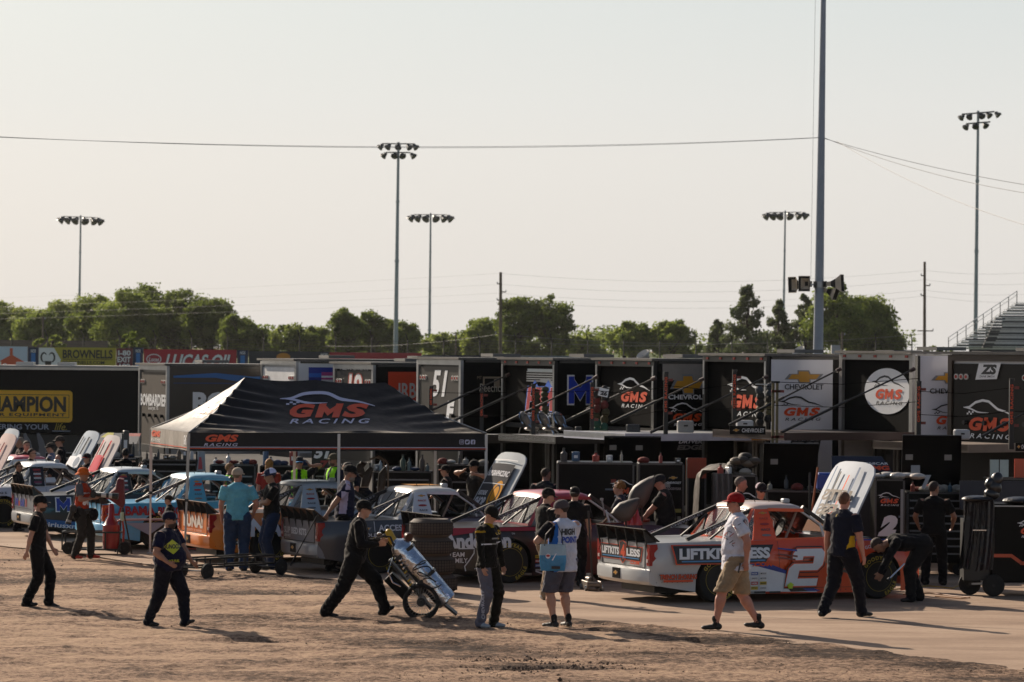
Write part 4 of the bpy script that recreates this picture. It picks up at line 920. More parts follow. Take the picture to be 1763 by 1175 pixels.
# ------------------------------------------------------------------ pop-up tent
TBK = M('#0e0d10', rough=.6, var=.15, vs=2, bump=.6, bs=6, spec=.35, sheen=.38); TLEG = M('#9b9a98', rough=.4, metal=.6); TLW = M('#c5c2bd', rough=.5, metal=.2)
FL, FR, BL = W(325, 776, 63.0), W(837, 778, 64.2), W(260, 767, 66.1); zE = (FL.z + FR.z) / 2
ex = (FR - FL); ex.z = 0; tl = ex.length; ex.normalize(); ey = BL - FL; ey.z = 0; td = ey.length; ey.normalize()
TT = thing('canopy_tent', 'black pop-up canopy tent with an orange and white team logo on its roof', 'tent', (FL.x, FL.y, 0))
def tp(u, v, z): p = ex * (u * tl) + ey * (v * td); return Vector((p.x, p.y, z))
vh = .335; zv = zE + vh; R1, R2 = W(428, 650, 64.6), W(672, 659, 65.1)
def to_uv(P):
    q = P - FL; q.z = 0; det = ex.x*ey.y - ex.y*ey.x
    return ((q.x*ey.y - q.y*ey.x)/det/tl, (ex.x*q.y - ex.y*q.x)/det/td)
u1, _ = to_uv(R1); u2, _ = to_uv(R2); u1 = max(.2, min(.32, u1)); u2 = max(.62, min(.8, u2)); zr = R1.z; zr2 = R2.z
def ridge(u): return zr + (zr2 - zr) * (u - u1) / (u2 - u1) - .045 * abs(math.sin(math.pi * 2 * (u - u1) / (u2 - u1)))
NU, NV = 90, 56
def roofpt(a, b, side):
    """a along the eave 0..1, b from eave 0 to ridge 1"""
    if side in 'fb':
        e0 = (a, 0 if side == 'f' else 1); r0 = (u1 + (u2 - u1) * a, .5); zt = ridge(r0[0])
    else:
        e0 = (0 if side == 'l' else 1, a); r0 = (u1 if side == 'l' else u2, .5); zt = ridge(r0[0])
    u = e0[0] + (r0[0] - e0[0]) * b; v = e0[1] + (r0[1] - e0[1]) * b
    z = zv + (zt - zv) * (b ** 1.28)
    edge_ = 4 * a * (1 - a); z -= .05 * edge_ * math.sin(math.pi * b)
    if side == 'f':     # folds pulled towards the left hip, waves above the eave
        f = max(0, 1 - a * 3.2); z += (.050 * f * math.sin(46 * b ** .8 + 12 * a + 1.5*math.sin(9*b)) + .02 * max(0, 1 - (1-a)*3.5) * math.sin(40*b - 10*a)) * math.sin(math.pi * b)
        z += .030 * math.sin(a * math.pi * 4 + .6) * max(0, 1 - b * 3.5) * (1 if b > 0.02 else 0)
    z += (.020 * noise.noise((u * 9, v * 5, 3)) + .010 * noise.noise((u * 26, v * 14, 8))) * math.sin(math.pi * b)
    return tp(u, v, z)
for side, nu in (('f', NU), ('b', 24), ('l', 20), ('r', 20)):
    vs = [roofpt(i / nu, j / NV, side) for j in range(NV + 1) for i in range(nu + 1)]
    fs = [(j*(nu+1)+i, j*(nu+1)+i+1, (j+1)*(nu+1)+i+1, (j+1)*(nu+1)+i) for j in range(NV) for i in range(nu)]
    mb = MB(); mb.add(vs, fs, TBK); rp = mb.build('roof_panel', TT, smooth=True)
    if side == 'f':
        bv = BVHTree.FromPolygons(vs, fs); front_panel = rp
    if side == 'l': bvl = BVHTree.FromPolygons(vs, fs); left_panel = rp
def valance(p0, p1, wave=0.0):
    a, b = Vector(p0), Vector(p1); n = 28; vs = []; out = (b - a).cross(Vector((0, 0, 1))).normalized()
    for r, (dz, k) in enumerate(((0, 0), (-.12, .5), (-.24, .8), (-vh, 1))):
        for i in range(n + 1):
            t = i / n; p = a.lerp(b, t); q = p + Vector((0, 0, dz)) + out * (.012 + .012 * k * math.sin(t * 21 + wave)) ; q.z += -.008 * k * math.sin(t*math.pi*2); vs.append(q)
    fs = [(r*(n+1)+i, (r+1)*(n+1)+i, (r+1)*(n+1)+i+1, r*(n+1)+i+1) for r in range(3) for i in range(n)]
    mb = MB(); mb.add(vs, fs, TBK); o = mb.build('valance', TT, smooth=True); B_ = BVHTree.FromPolygons(vs, fs)
    def pj(p):
        h = B_.ray_cast(p + out*2, -out, 4); return h[0] if h[0] else p
    return o, pj
c4 = [tp(0, 0, zv), tp(1, 0, zv), tp(1, 1, zv), tp(0, 1, zv)]
vf, of = valance(c4[0], c4[1]); vr, _ = valance(c4[1], c4[2]); vb, _ = valance(c4[2], c4[3]); vl, ol = valance(c4[3], c4[0], 1)
LAV = vinyl('#b9bad0')
D = Decal(c4[0] + Vector((0, 0, -vh)) , ex, (0, 0, 1), proj=of, lift=.006)
D.text('GMS', .30, .165, .60, .13, ORANGE, .05, .25, 1.05); D.text('RACING', .27, .085, .62, .055, LAV, .012, .25, 1.3)
n_ = 84
D.rect(0, .062, tl, .012, LAV, nx=n_); D.rect(0, .038, tl, .013, ORANGE, nx=n_)
for k, t in enumerate(('o', 't', 'f')):
    x = tl - .51 + .105*k; rrect(D, x, .13, .085, .085, .02, LAV); rrect(D, x + .008, .138, .069, .069, .015, TBK) if k == 0 else None
    if k == 0: D.ell(x + .0425, .1725, .022, .022, LAV, 12); D.ell(x + .0425, .1725, .013, .013, TBK, 12); D.ell(x + .063, .194, .005, .005, LAV, 6)
    elif k == 1: D.poly([(x+.014, .15), (x+.05, .148), (x+.066, .17), (x+.072, .196), (x+.05, .2), (x+.04, .183), (x+.016, .197), (x+.018, .17)], TBK)
    else: D.text('f', x + .03, .13, .035, .07, TBK, .04)
D.build('lettering', vf)
D = Decal(c4[3] + Vector((0, 0, -vh)), (c4[0] - c4[3]).normalized(), (0, 0, 1), proj=ol, lift=.006)
D.text('GMS', .16, .18, .75, .12, ORANGE, .05, .2); D.text('RACING', .16, .09, .75, .055, WHITE, .01, .2, 1.2); D.rect(0, .045, td, .014, ORANGE, nx=28); D.text('GMS', td - .3, .10, .22, .18, WHITE, .02) ; D.build('lettering', vl)
# logo on the front roof panel, dropped vertically on the cloth
def proj_f(p):
    h = bv.ray_cast(Vector((p.x, p.y - 3, p.z)), Vector((0, 1, 0)), 8); return h[0] if h[0] else p
q0 = W(498, 729, 63.8) - Vector((FL.x, FL.y, 0)); q1 = W(640, 729, 63.9) - Vector((FL.x, FL.y, 0)); wl_ = (q1 - q0).length
D = Decal(q0, (q1 - q0).normalized(), (0, 0, 1), proj=proj_f, lift=.012); D.fine = .12
D.n = Vector((-.05, -.75, .55)).normalized()
wl_ = (W(642, 700, 63.9) - W(477, 700, 63.8)).length; o_ = W(477, 731, 63.8) - Vector((FL.x, FL.y, 0)); D.o = o_
# finer grid under long strokes: cut the strokes into short pieces
def gms_soft(D, w, fg, wh, k=.62):
    def dense(P, n=8):
        out = []
        for i in range(len(P) - 1):
            for j in range(n): t = j/n; out.append((P[i][0] + (P[i+1][0]-P[i][0])*t, P[i][1] + (P[i+1][1]-P[i][1])*t))
        return out + [P[-1]]
    from math import sin
    def sm(P):
        x = [p[0] for p in P]; y = [p[1] for p in P]; n = 40; tt = np.linspace(0, len(P) - 1, n)
        out = []
        for t in tt:
            i = min(int(t), len(P) - 2); f = t - i; g = lambda a, b, c, d: .5*((2*b) + (-a + c)*f + (2*a - 5*b + 4*c - d)*f*f + (-a + 3*b - 3*c + d)*f**3)
            j = [max(0, i-1), i, i+1, min(len(P)-1, i+2)]; out.append((g(*[x[q] for q in j])*w, g(*[y[q] for q in j])*w*k))
        return out
    A = sm([(0, .80), (.12, .82), (.24, .95), (.38, .99), (.50, .96), (.62, .80), (.70, .75), (.84, .69), (1.0, .56)])
    D.line(A, [w*(.006 + .026*min(1, i/8, (39-i)/12)) for i in range(40)], wh)
    B = sm([(.03, .80), (.14, .77), (.26, .68), (.36, .655), (.5, .665)]); D.line(B, [w*(.004 + .018*min(1, i/8, (39-i)/18)) for i in range(40)], wh)
    for i, j in ((0, 0), (1, 1), (2, 0), (3, 1)): D.rect(w*(.07 + .035*i), w*k*(.60 + .05*j), w*.033, w*k*.05, wh)
gms_soft(D, wl_, ORANGE, LAV, .323)
h_ = wl_ * .323
def denser(t, w, h, x, y, mat, bold, shear, sp):
    v, fs, _ = textmesh(t, bold, shear, sp); D.put([(x + a*w, y + b*h) for a, b in v], fs, mat)
denser('G', wl_*.26, h_*.44, wl_*.115, h_*.19, ORANGE, .055, .2, 1); denser('S', wl_*.27, h_*.44, wl_*.665, h_*.19, ORANGE, .055, .2, 1); D.em(wl_*.385, h_*.19, wl_*.25, h_*.44, ORANGE, .30, .25); denser('RACING', wl_*.83, h_*.15, wl_*.13, h_*.0, LAV, .015, .2, 1.5)
D.build('logo', front_panel)
def proj_l(p):
    h = bvl.ray_cast(Vector((p.x - 3, p.y, p.z)), Vector((1, 0, 0)), 8); return h[0] if h[0] else p
yl = (c4[0] - c4[3]).normalized(); D = Decal(tp(0, .70, zv + .2), yl, (0, 0, 1), proj=proj_l, lift=.012); D.n = Vector((-.6, -.1, .7)).normalized(); D.fine = .1; D.line([(.35, .30), (.5, .42), (.7, .44), (.9, .30), (1.15, .26)], .03, WHITE)
denser('GMS', .95, .17, .15, .10, vinyl('#d8722a'), .04, .2, 1.05); denser('RACING', .95, .06, .15, .02, WHITE, .015, .2, 1.5); D.build('logo', left_panel)
# legs and truss frame
for (u, v, m) in ((0, 0, TLEG), (.5, 0, TLW), (1, 0, TLW), (0, 1, TLW), (.5, 1, TLW), (1, 1, TLW)):
    p = tp(u, v, 0); off = Vector((-.06, 0, 0)) if (u, v) == (0, 0) else Vector((0, 0, 0))
    mb = MB(); mb.bar(p + off, Vector((p.x, p.y, 1.15)) + off*.5, .036, .036, m); mb.bar(Vector((p.x, p.y, 1.15)) + off*.5, Vector((p.x, p.y, zv - .02)), .05, .05, m); mb.box(Vector((p.x, p.y, 1.15)) + off*.5, (.07, .07, .05), BLACK); mb.box(p + off + Vector((0, 0, .01)), (.12, .12, .02), STEEL); mb.build('leg', TT)
mb = MB()
for (a, b) in (((0, 0), (.5, 0)), ((.5, 0), (1, 0)), ((0, 1), (.5, 1)), ((.5, 1), (1, 1)), ((0, 0), (0, 1)), ((1, 0), (1, 1)), ((.5, 0), (.5, 1))):
    for k in range(2):
        ins = lambda p: (.015 + .97*p[0], .03 + .94*p[1]); A = ins(tuple(a[i] + (b[i]-a[i])*k/2 for i in (0, 1))); B = ins(tuple(a[i] + (b[i]-a[i])*(k+1)/2 for i in (0, 1)))
        mb.bar(tp(*A, zv - .05), tp(*B, zv - .30), .02, .012, TLEG); mb.bar(tp(*A, zv - .30), tp(*B, zv - .05), .02, .012, TLEG)
mb.build('truss', TT)
mb = MB()
for u in (0, 1):
    for v in (0, 1): mb.tube([tp(u, v, zv), roofpt(v if u in (0, 1) else u, .5, 'l' if u == 0 else 'r') - Vector((0, 0, .03)), tp(u1 if u == 0 else u2, .5, ridge(u1 if u == 0 else u2) - .02)], .012, TLEG, n=6)
mb.build('roof_ribs', TT)
# printed mat on the concrete under the tent corner
a = G(300, 945); b = G(440, 943); mb = MB(); ax_ = (b - a).normalized(); mb.box((0, 0, .008), (2.0, 1.6, .012), M('#1d1a1a', rough=.9)); o = mb.build('floor_mat'); o.location = (a.x + 1.0, a.y + .4, 0); o.rotation_euler = (0, 0, rad(12))
D = Decal((-1, -.8, .014), (1, 0, 0), (0, 1, 0), lift=.003); D.poly([(0, 0), (.5, 0), (.9, .5), (0, .5)], ORANGE); D.gms(.5, .3, 1.3); D.build('lettering', o); tag(o, 'black floor mat with orange print lying under the tent corner', 'mat')
# ------------------------------------------------------------------ race trucks
YLET = vinyl('#a8922c'); REDT = M('#8d1412', rough=.2, var=.1, coat=.5); CLEAR = M('#d8dde0', rough=.08, var=0, alpha=.20); SMOKE = M('#231b16', rough=.25, var=.1, alpha=.72)
RIMB = M('#17181a', rough=.4, metal=.5); CAGE = M('#8b7364', rough=.5, metal=.1); CAGEW = M('#c2c2c2', rough=.4)
ARC = .405; WX = (1.18, 4.02); WZ = .355
def zt(x): return float(np.interp(x, [0, .3, 1.8, 3.3, 3.9, 4.4, 4.7, 4.88], [.925, .935, .955, .965, .945, .87, .74, .58]))
def zb(x): return float(np.interp(x, [0, .35, .8, 1.6, 3.5, 4.45, 4.88], [.30, .24, .17, .125, .115, .12, .17]))
def hw(x): return float(np.interp(x, [0, .25, 1.2, 2.3, 3.2, 4.0, 4.5, 4.75, 4.88], [.93, .96, .985, .965, .965, .985, .95, .87, .74]))
def ys(x, z):
    t = min(1, max(0, (z - .15) / (zt(x) - .15))); b = .035 * math.exp(-((t - .62) / .22) ** 2)
    return hw(x) - .075 * t ** 5 + b * .5 - .02 * (1 - t)
def tyre_mesh():
    mb = MB(); mb.lathe([(.20, -.125), (.265, -.14), (.33, -.135), (.352, -.105), (.356, 0), (.352, .105), (.33, .135), (.265, .14), (.20, .125)], (0, 0, 0), (0, 1, 0), RUBBER, n=36); return mb
def make_wheel(parent, loc, out=-1, lettering=True):
    t = tyre_mesh().build('wheel', parent, smooth=True); t.location = loc
    mb = MB(); y = out*.10
    prof = [(.21, out*.13), (.195, out*.12), (.185, out*.05), (.10, out*.03), (.06, out*.06), (.001, out*.065)]
    mb.lathe(prof, (0, 0, 0), (0, 1, 0), RIMB, n=28)
    for k in range(8):
        a = k*math.pi/4; mb.cyl((.13*math.cos(a), out*.03, .13*math.sin(a)), (.13*math.cos(a), out*.06, .13*math.sin(a)), .028, M('#2a2b2e', rough=.3, metal=.7), n=8)
    for k in range(5): a = k*math.pi*.4 + .3; mb.cyl((.05*math.cos(a), out*.05, .05*math.sin(a)), (.05*math.cos(a), out*.085, .05*math.sin(a)), .011, CHROME, n=6)
    mb.build('rim', t, smooth=True)
    if lettering:
        D = Decal((0, out*.142, 0), (1, 0, 0) if out < 0 else (-1, 0, 0), (0, 0, 1), lift=.002)
        for txt, a0, a1, flip in (('GOODYEAR', 150, 42, 0), ('EAGLE', 292, 345, 1)):
            v, fs, _ = textmesh(txt, .03, 0, 1.25)
            pts = []
            for x, y in v:
                a = rad(a0 + (a1 - a0)*x); r = (.262 + .062*y) if not flip else (.324 - .062*y); pts.append((r*math.cos(a), r*math.sin(a)))
            D.put(pts, fs, YLET)
        N = 40
        D.put([(r*math.cos(2*math.pi*i/N), r*math.sin(2*math.pi*i/N)) for r in (.232, .237) for i in range(N)], [(i, (i+1) % N, N + (i+1) % N, N + i) for i in range(N)], YLET)
        D.build('lettering', t)
    return t
def truck(label, cx, sy, s=None, th=24, body='#888888', front=None, split=2.0, cabc=None, pillar=None, deck=None, tail=None, hood_open=None, hoodc=None, deco=None, rear=None, cagec=None, roofc=None, spo=None, sc=1.0, group='race trucks parked in a staggered row'):
    P = G(cx, sy); th = rad(th); fwd = Vector((math.cos(th), math.sin(th), 0)); lat = Vector((-math.sin(th), math.cos(th), 0))
    C = P + lat * .96 * sc
    T = thing('race_truck', label, 'race truck', (C.x, C.y, 0), th, group); T.scale = (sc, sc, sc)
    A = paint(body); B = paint(front or body); CC = paint(cabc or front or body); PM = paint(pillar or cabc or front or body); DK_ = paint(deck or body); RF = paint(roofc) if roofc else CC
    # side shells with wheel arches
    xs = set(np.round(np.arange(0, 4.881, .11), 3)) | {.02, 4.8, 4.84, split, split + .002, 3.32}
    for c in WX:
        for k in range(-8, 9): xs.add(round(c + ARC * math.sin(rad(k * 11.25)), 4))
        xs |= {round(c - ARC - .006, 4), round(c + ARC + .006, 4)}
        xs = {x for x in xs if not (abs(x - c) < ARC - .001 and all(abs(x - (c + ARC * math.sin(rad(k * 11.25)))) > 1e-3 for k in range(-8, 9)))}
    xs = sorted(xs); NT = 9
    mb = MB()
    for sd in (-1, 1):
        cols = []
        for x in xs:
            z0 = zb(x)
            for c in WX:
                if abs(x - c) <= ARC + 1e-4: z0 = max(z0, WZ + math.sqrt(max(0, ARC**2 - (x - c)**2)))
            cols.append([(x, sd * ys(x, z0 + (zt(x) - z0) * j / NT), z0 + (zt(x) - z0) * j / NT) for j in range(NT + 1)])
        for i in range(len(xs) - 1):
            m = A if xs[i] < split else B
            vs = cols[i] + cols[i + 1]; n = NT + 1
            fs = [(j, n + j, n + j + 1, j + 1) if sd < 0 else (j, j + 1, n + j + 1, n + j) for j in range(NT)]
            mb.add(vs, fs, m)
        # arch lips
        for c in WX:
            ring = [(c + ARC * math.cos(rad(a)), WZ + ARC * math.sin(rad(a))) for a in range(0, 181, 12)]
            vs = []; 
            for x, z in ring: y = ys(x, z); vs += [(x, sd*y, z), (x, sd*(y - .22), z)]
            mb.add(vs, [(2*i, 2*i+1, 2*i+3, 2*i+2) for i in range(len(ring) - 1)], BLACK)
    # nose cap and tail panel
    zz = [0, .25, .5, .75, 1]
    ring = [(4.88, -ys(4.88, zb(4.88) + (zt(4.88)-zb(4.88))*t), zb(4.88) + (zt(4.88)-zb(4.88))*t) for t in zz]; ring += [(x, -y, z) for x, y, z in reversed(ring)]
    mid = [(x + .10 * math.cos(math.pi/2*abs(y)/.75), y * .96, z) for x, y, z in ring]
    mb.add(ring, [tuple(range(len(ring)))], B)
    ring = [(0, -ys(0, .30 + .625*t), .30 + .625*t) for t in zz]; ring += [(x, -y, z) for x, y, z in reversed(ring)]
    mb.add(ring[::-1], [tuple(range(len(ring)))], A if rear is None else paint(rear))
    mb.build('body', T, smooth=True, ang=35)
    # bed cover and fender tops
    mb = MB(); xr = [x for x in np.arange(0, 1.76, .25)]
    def strip(xs_, y0f, y1f, zf, m):
        vs = []
        for x in xs_: vs += [(x, y0f(x), zf(x, 0)), (x, y1f(x), zf(x, 1))]
        mb.add(vs, [(2*i, 2*i+2, 2*i+3, 2*i+1) for i in range(len(xs_) - 1)], m)
    ed = lambda x: ys(x, zt(x))
    strip(xr, lambda x: -ed(x), lambda x: 0, lambda x, e: zt(x) + (0.012 if e else 0), DK_); strip(xr, lambda x: 0, lambda x: ed(x), lambda x, e: zt(x) + (0 if e else .012), DK_)
    mb.build('bed_cover', T, smooth=True)
    mb = MB(); xf = [3.28, 3.6, 3.9, 4.2, 4.5, 4.75, 4.88]
    for sd in (-1, 1): strip(xf if sd < 0 else xf, (lambda x: -ed(x)) if sd < 0 else (lambda x: min(.62, ed(x))), (lambda x: -min(.62, ed(x))) if sd < 0 else (lambda x: ed(x)), lambda x, e: zt(x) + .004, B)
    xc_ = [1.70, 2.2, 2.8, 3.3]
    for sd in (-1, 1): strip(xc_, (lambda x: -ed(x)) if sd < 0 else (lambda x: ed(x) - .10), (lambda x: -ed(x) + .10) if sd < 0 else (lambda x: ed(x)), lambda x, e: zt(x), B)
    mb.build('fender_top', T)
    # hood
    hc = M(hoodc or front or body, rough=.62 if label.startswith('silver') else .85, var=.08, vs=3, spec=.2) if hood_open else paint(hoodc or front or body); hl = 1.30
    hp = []; n = 10
    outline = [(0, -.72), (.2, -.72), (.95, -.71), (1.14, -.69), (1.24, -.62), (1.29, -.50), (1.31, -.3), (1.31, 0)]; outline = outline + [(x, -y) for x, y in reversed(outline[:-1])]
    mb = MB(); top = [Vector((x, y, .035 - .06*(y/.7)**2)) for x, y in outline]; bot = [p - Vector((0, 0, .03)) for p in top]; c0, c1 = Vector((.55, 0, .045)), Vector((.55, 0, .0)); N_ = len(outline)
    mb.add(top + bot + [c0, c1], [(i, (i+1) % N_, 2*N_) for i in range(N_)] + [((i+1) % N_, N_*0 + i, N_ + i, N_ + (i+1) % N_) for i in range(N_)] + [((i+1) % N_ + N_, i + N_, 2*N_ + 1) for i in range(N_)], hc)
    ho = mb.build('hood', T, smooth=True, ang=30); ho.location = (3.52, 0, zt(3.5) + .01)
    D = Decal((0, -.62, .05), (0, 1, 0), (1, 0, 0), lift=.0); D.n = Vector((0, 0, 1))
    ho['_d'] = 1; del ho['_d']
    if hood_open: ho.rotation_euler = (0, -rad(hood_open), 0)
    else: ho.rotation_euler = (0, rad(4), 0)
    # undertray, engine bay, cabin floor
    mb = MB(); mb.box((2.4, 0, .19), (4.3, 1.16, .10), BLACK); mb.box((2.5, 0, .45), (1.7, 1.5, .42), BLACK); mb.box((.35, 0, .55), (.5, 1.5, .5), BLACK); mb.box((3.9, 0, .55), (1.4, 1.1, .5), DARKINT); mb.box((2.5, 0, .72), (1.66, 1.66, .04), DARKINT)
    mb.cyl((WX[0], -.8, WZ), (WX[0], .8, WZ), .05, STEEL, n=8); mb.cyl((WX[1], -.8, WZ), (WX[1], .8, WZ), .05, STEEL, n=8)
    mb.build('chassis', T)
    mb = MB(); mb.box((4.05, 0, .83), (.6, .42, .2), M('#3c3d40', rough=.4, metal=.6), bev=.04); mb.cyl((4.05, 0, .93), (4.05, 0, 1.0), .2, M('#8a3a2a', rough=.4), n=16); mb.box((3.5, 0, .9), (.08, 1.3, .12), STEEL); mb.build('engine', T)
    # cab: roof, windscreen frame, B panels, rear frame
    mb = MB(); prof = [(-.70, 1.415), (-.69, 1.455), (-.62, 1.49), (-.4, 1.51), (0, 1.518), (.4, 1.51), (.62, 1.49), (.69, 1.455), (.70, 1.415)]
    rings = []
    for x, k, dz in ((1.90, .95, -.075), (1.95, .98, -.02), (2.05, 1, 0), (2.4, 1, .012), (2.66, 1, 0), (2.76, .985, -.03), (2.82, .975, -.065)): rings.append([Vector((x, y*k, z + dz)) for y, z in prof])
    low = [[p - Vector((0, 0, .03)) if 0 < i < 8 else p for i, p in enumerate(r)] for r in rings]
    mb.loft(rings, RF, closed=False); mb.loft([l[::-1] for l in low], CC, closed=False)
    mb.build('roof', T, smooth=True, ang=50)
    mb = MB()
    for sd in (-1, 1):
        for (q0, q1, q2, q3) in (((1.80, .955), (2.22, .955), (2.16, 1.43), (1.93, 1.43)),):
            yy = lambda z: sd * (.90 - .20 * ((z - .955) / .475) ** 1.15)
            L_ = []
            for j in range(7):
                t = j / 6; xa = q0[0] + (q3[0]-q0[0])*t; xb = q1[0] + (q2[0]-q1[0])*t; z = .955 + .475*t; L_.append([Vector((xa, yy(z), z)), Vector((xb, yy(z), z)), Vector((xb, yy(z) - sd*.03, z)), Vector((xa, yy(z) - sd*.03, z))])
            mb.loft(L_, PM)
        mb.bar((2.16, sd*.70, 1.42), (2.80, sd*.69, 1.40), .03, .05, CC)
        mb.bar((2.20, sd*.885, .965), (3.34, sd*.86, .975), .03, .03, B)
        mb.bar((1.60, sd*.80, .95), (1.93, sd*.64, 1.42), .045, .05, CC)
    mb.bar((1.60, -.80, .965), (1.60, .80, .965), .04, .04, CC)
    mb.build('cab_panels', T, smooth=True)
    mb = MB()
    for sd in (-1, 1):
        mb.bar((2.78, sd*.68, 1.455), (3.46, sd*.79, .985), .075, .05, BLACK)
        mb.tube([(2.74, sd*.675, 1.40), (3.0, sd*.74, 1.22), (3.2, sd*.80, 1.06), (3.27, sd*.83, .97)], .016, CAGEW, n=6); mb.cyl((3.06, sd*.75, 1.20), (3.10, sd*.83, .97), .018, CAGEW, n=6)
    mb.build('windscreen_frame', T)
    mb = MB(); mb.add([(2.80, -.66, 1.465), (2.80, .66, 1.465), (3.46, .78, .99), (3.46, -.78, .99)], [(0, 1, 2, 3)], SMOKE); mb.build('windscreen', T)
    mb = MB(); mb.add([(1.605, -.78, .97), (1.605, .78, .97), (1.925, .62, 1.425), (1.925, -.62, 1.425)], [(3, 2, 1, 0)], CLEAR)
    for sd in (-1, 1): mb.add([(1.61, sd*.80, .97), (1.80, sd*.885, .965), (1.93, sd*.705, 1.42), (1.925, sd*.66, 1.425)], [(0, 1, 2, 3)], CLEAR)
    for y in (-.3, 0, .3): mb.bar((1.60, y*1.1, .97), (1.92, y*.9, 1.425), .014, .01, BLACK)
    mb.build('rear_window', T)
    cg = M(cagec, rough=.5) if cagec else CAGE
    mb = MB()
    for sd in (-1, 1):
        mb.tube([(2.28, sd*.70, .55), (2.26, sd*.66, 1.1), (2.22, sd*.58, 1.40)], .022, cg, n=8); mb.tube([(2.74, sd*.60, 1.42), (2.46, sd*.72, .94), (2.3, sd*.7, .7)], .02, cg, n=8)
        mb.tube([(2.22, sd*.58, 1.40), (2.74, sd*.60, 1.42), (3.36, sd*.72, .98)], .02, cg, n=8)
        mb.cyl((2.26, sd*.64, 1.35), (1.55, sd*.5, .9), .02, BLACK, n=8)
    mb.cyl((2.22, -.58, 1.40), (2.22, .58, 1.40), .022, cg, n=8); mb.cyl((2.27, -.66, .95), (2.22, .55, 1.38), .02, BLACK, n=8); mb.cyl((2.27, -.68, 1.0), (2.27, .68, 1.0), .02, cg, n=8)
    mb.build('roll_cage', T, smooth=True)
    mb = MB(); mb.box((2.42, .32, .85), (.45, .48, .12), BLACK, bev=.03); mb.box((2.26, .32, 1.12), (.12, .50, .55), BLACK, bev=.04); mb.box((2.30, .32, 1.36), (.22, .42, .12), M('#7d2a1e', rough=.7), bev=.03); mb.build('seat', T)
    mb = MB(); mb.lathe([(.15, -.012), (.17, 0), (.15, .012), (.135, 0), (.15, -.012)], (2.92, .32, 1.08), (-.9, 0, .4), BLACK, n=20); mb.cyl((2.93, .32, 1.07), (3.2, .32, .98), .02, STEEL, n=6); mb.build('steering_wheel', T)
    for k, x in enumerate((2.15, 2.4)): mb = MB(); mb.cyl((x, -.3, 1.52), (x - .03, -.3, 1.60), .006, BLACK, n=5); mb.build('antenna', T)
    mb = MB(); mb.box((2.62, -.42, 1.54), (.12, .10, .07), M('#9ca0a4', rough=.4), bev=.015); mb.build('roof_camera', T)
    # black bars from the bed to the top of the cab
    for sd in (-1, 1):
        p, q = Vector((.78, sd*.62, .965)), Vector((1.94, sd*.60, 1.42)); mb = MB(); mb.bar(p, q, .05, .06, BLACK); o = mb.build('bed_bar', T)
        ax = (q - p).normalized(); up = Vector((-ax.z, 0, ax.x)); D = Decal(p + Vector((0, -.026, 0)) - up*.02 + ax*.35, ax, up, lift=.003); D.text('CHEVROLET', 0, .0, .62, .036, vinyl('#8f8f9c'), .01); D.build('lettering', o)
    for sd in (-1, 1): mb = MB(); mb.bar((1.25, sd*.5, .96), (1.72, sd*.52, 1.30), .03, .03, BLACK); mb.bar((1.60, sd*.5, .96), (1.72, sd*.52, 1.30), .03, .03, BLACK); mb.build('cab_brace', T)
    # spoiler on the tail
    sm = M(spo or '#1c1612', rough=.75, var=.15, alpha=.86, spec=.08)
    mb = MB(); vs = [(.17, -.90, .945), (.17, .90, .945), (-.07, .88, 1.14), (-.07, -.88, 1.14)]; mb.add(vs + [(x + .012, y, z + .012) for x, y, z in vs], [(0, 1, 2, 3), (7, 6, 5, 4), (0, 4, 5, 1), (1, 5, 6, 2), (2, 6, 7, 3), (3, 7, 4, 0)], sm); so = mb.build('spoiler', T)
    for y in np.linspace(-.84, .84, 6): mb = MB(); mb.add([(-.075, y, 1.145), (-.005, y, .80), (-.005, y, .93), (.15, y, .94), (-.075, y + .014, 1.145), (-.005, y + .014, .80), (-.005, y + .014, .93), (.15, y + .014, .94)], [(0, 1, 2), (0, 2, 3), (4, 6, 5), (4, 7, 6), (0, 4, 5, 1), (0, 3, 7, 4)], BLACK); mb.build('spoiler_brace', so)
    # tail lamps, bumper, tailgate lines
    for sd in (-1, 1):
        mb = MB(); y1 = ys(0, .7); S_ = [(0, 0), (.09, 0), (.10, .04), (.10, .13), (.07, .17), (.07, .20), (.10, .24), (.10, .30), (.08, .33), (0, .33)]; S2 = [(-.012, 0), (.11, 0), (.12, .10), (.07, .15), (.07, .20), (.13, .26), (.12, .33), (-.012, .33)]
        if sd < 0: mb.prism([(-a, b) for a, b in S_][::-1], (-.012, sd*(y1 + .006), .585), (0, -1, 0), (0, 0, 1), .02, REDT); mb.prism(S2, (0, sd*(y1 + .012), .585), (1, 0, 0), (0, 0, 1), .02, REDT)
        else: mb.prism(S_, (-.012, sd*(y1 + .006), .585), (0, -1, 0), (0, 0, 1), .02, REDT); mb.prism(S2[::-1], (0, sd*(y1 - .008), .585), (1, 0, 0), (0, 0, 1), .02, REDT)
        mb.box((-.018, sd*(y1 - .06), .66), (.01, .05, .05), M('#c9b9b5', rough=.2)); mb.build('tail_light', T)
    rb = paint(tail or rear or body)
    mb = MB(); prof = [(0, .545), (-.05, .535), (-.10, .52), (-.115, .48), (-.11, .34), (-.06, .29), (.05, .27)]
    rings = []
    for y in np.linspace(-.93, .93, 13): k = .10 * (abs(y)/.93)**4; rings.append([Vector((px + k, y, z)) for px, z in prof] + [Vector((.05, y, .545))])
    mb.loft(rings, rb); mb.build('bumper', T, smooth=True, ang=35)
    mb = MB(); mb.box((-.004, 0, .55), (.012, 1.5, .012), BLACK); mb.box((-.004, -.76, .73), (.012, .008, .36), BLACK); mb.box((-.004, .76, .73), (.012, .008, .36), BLACK); mb.build('tailgate_seam', T)
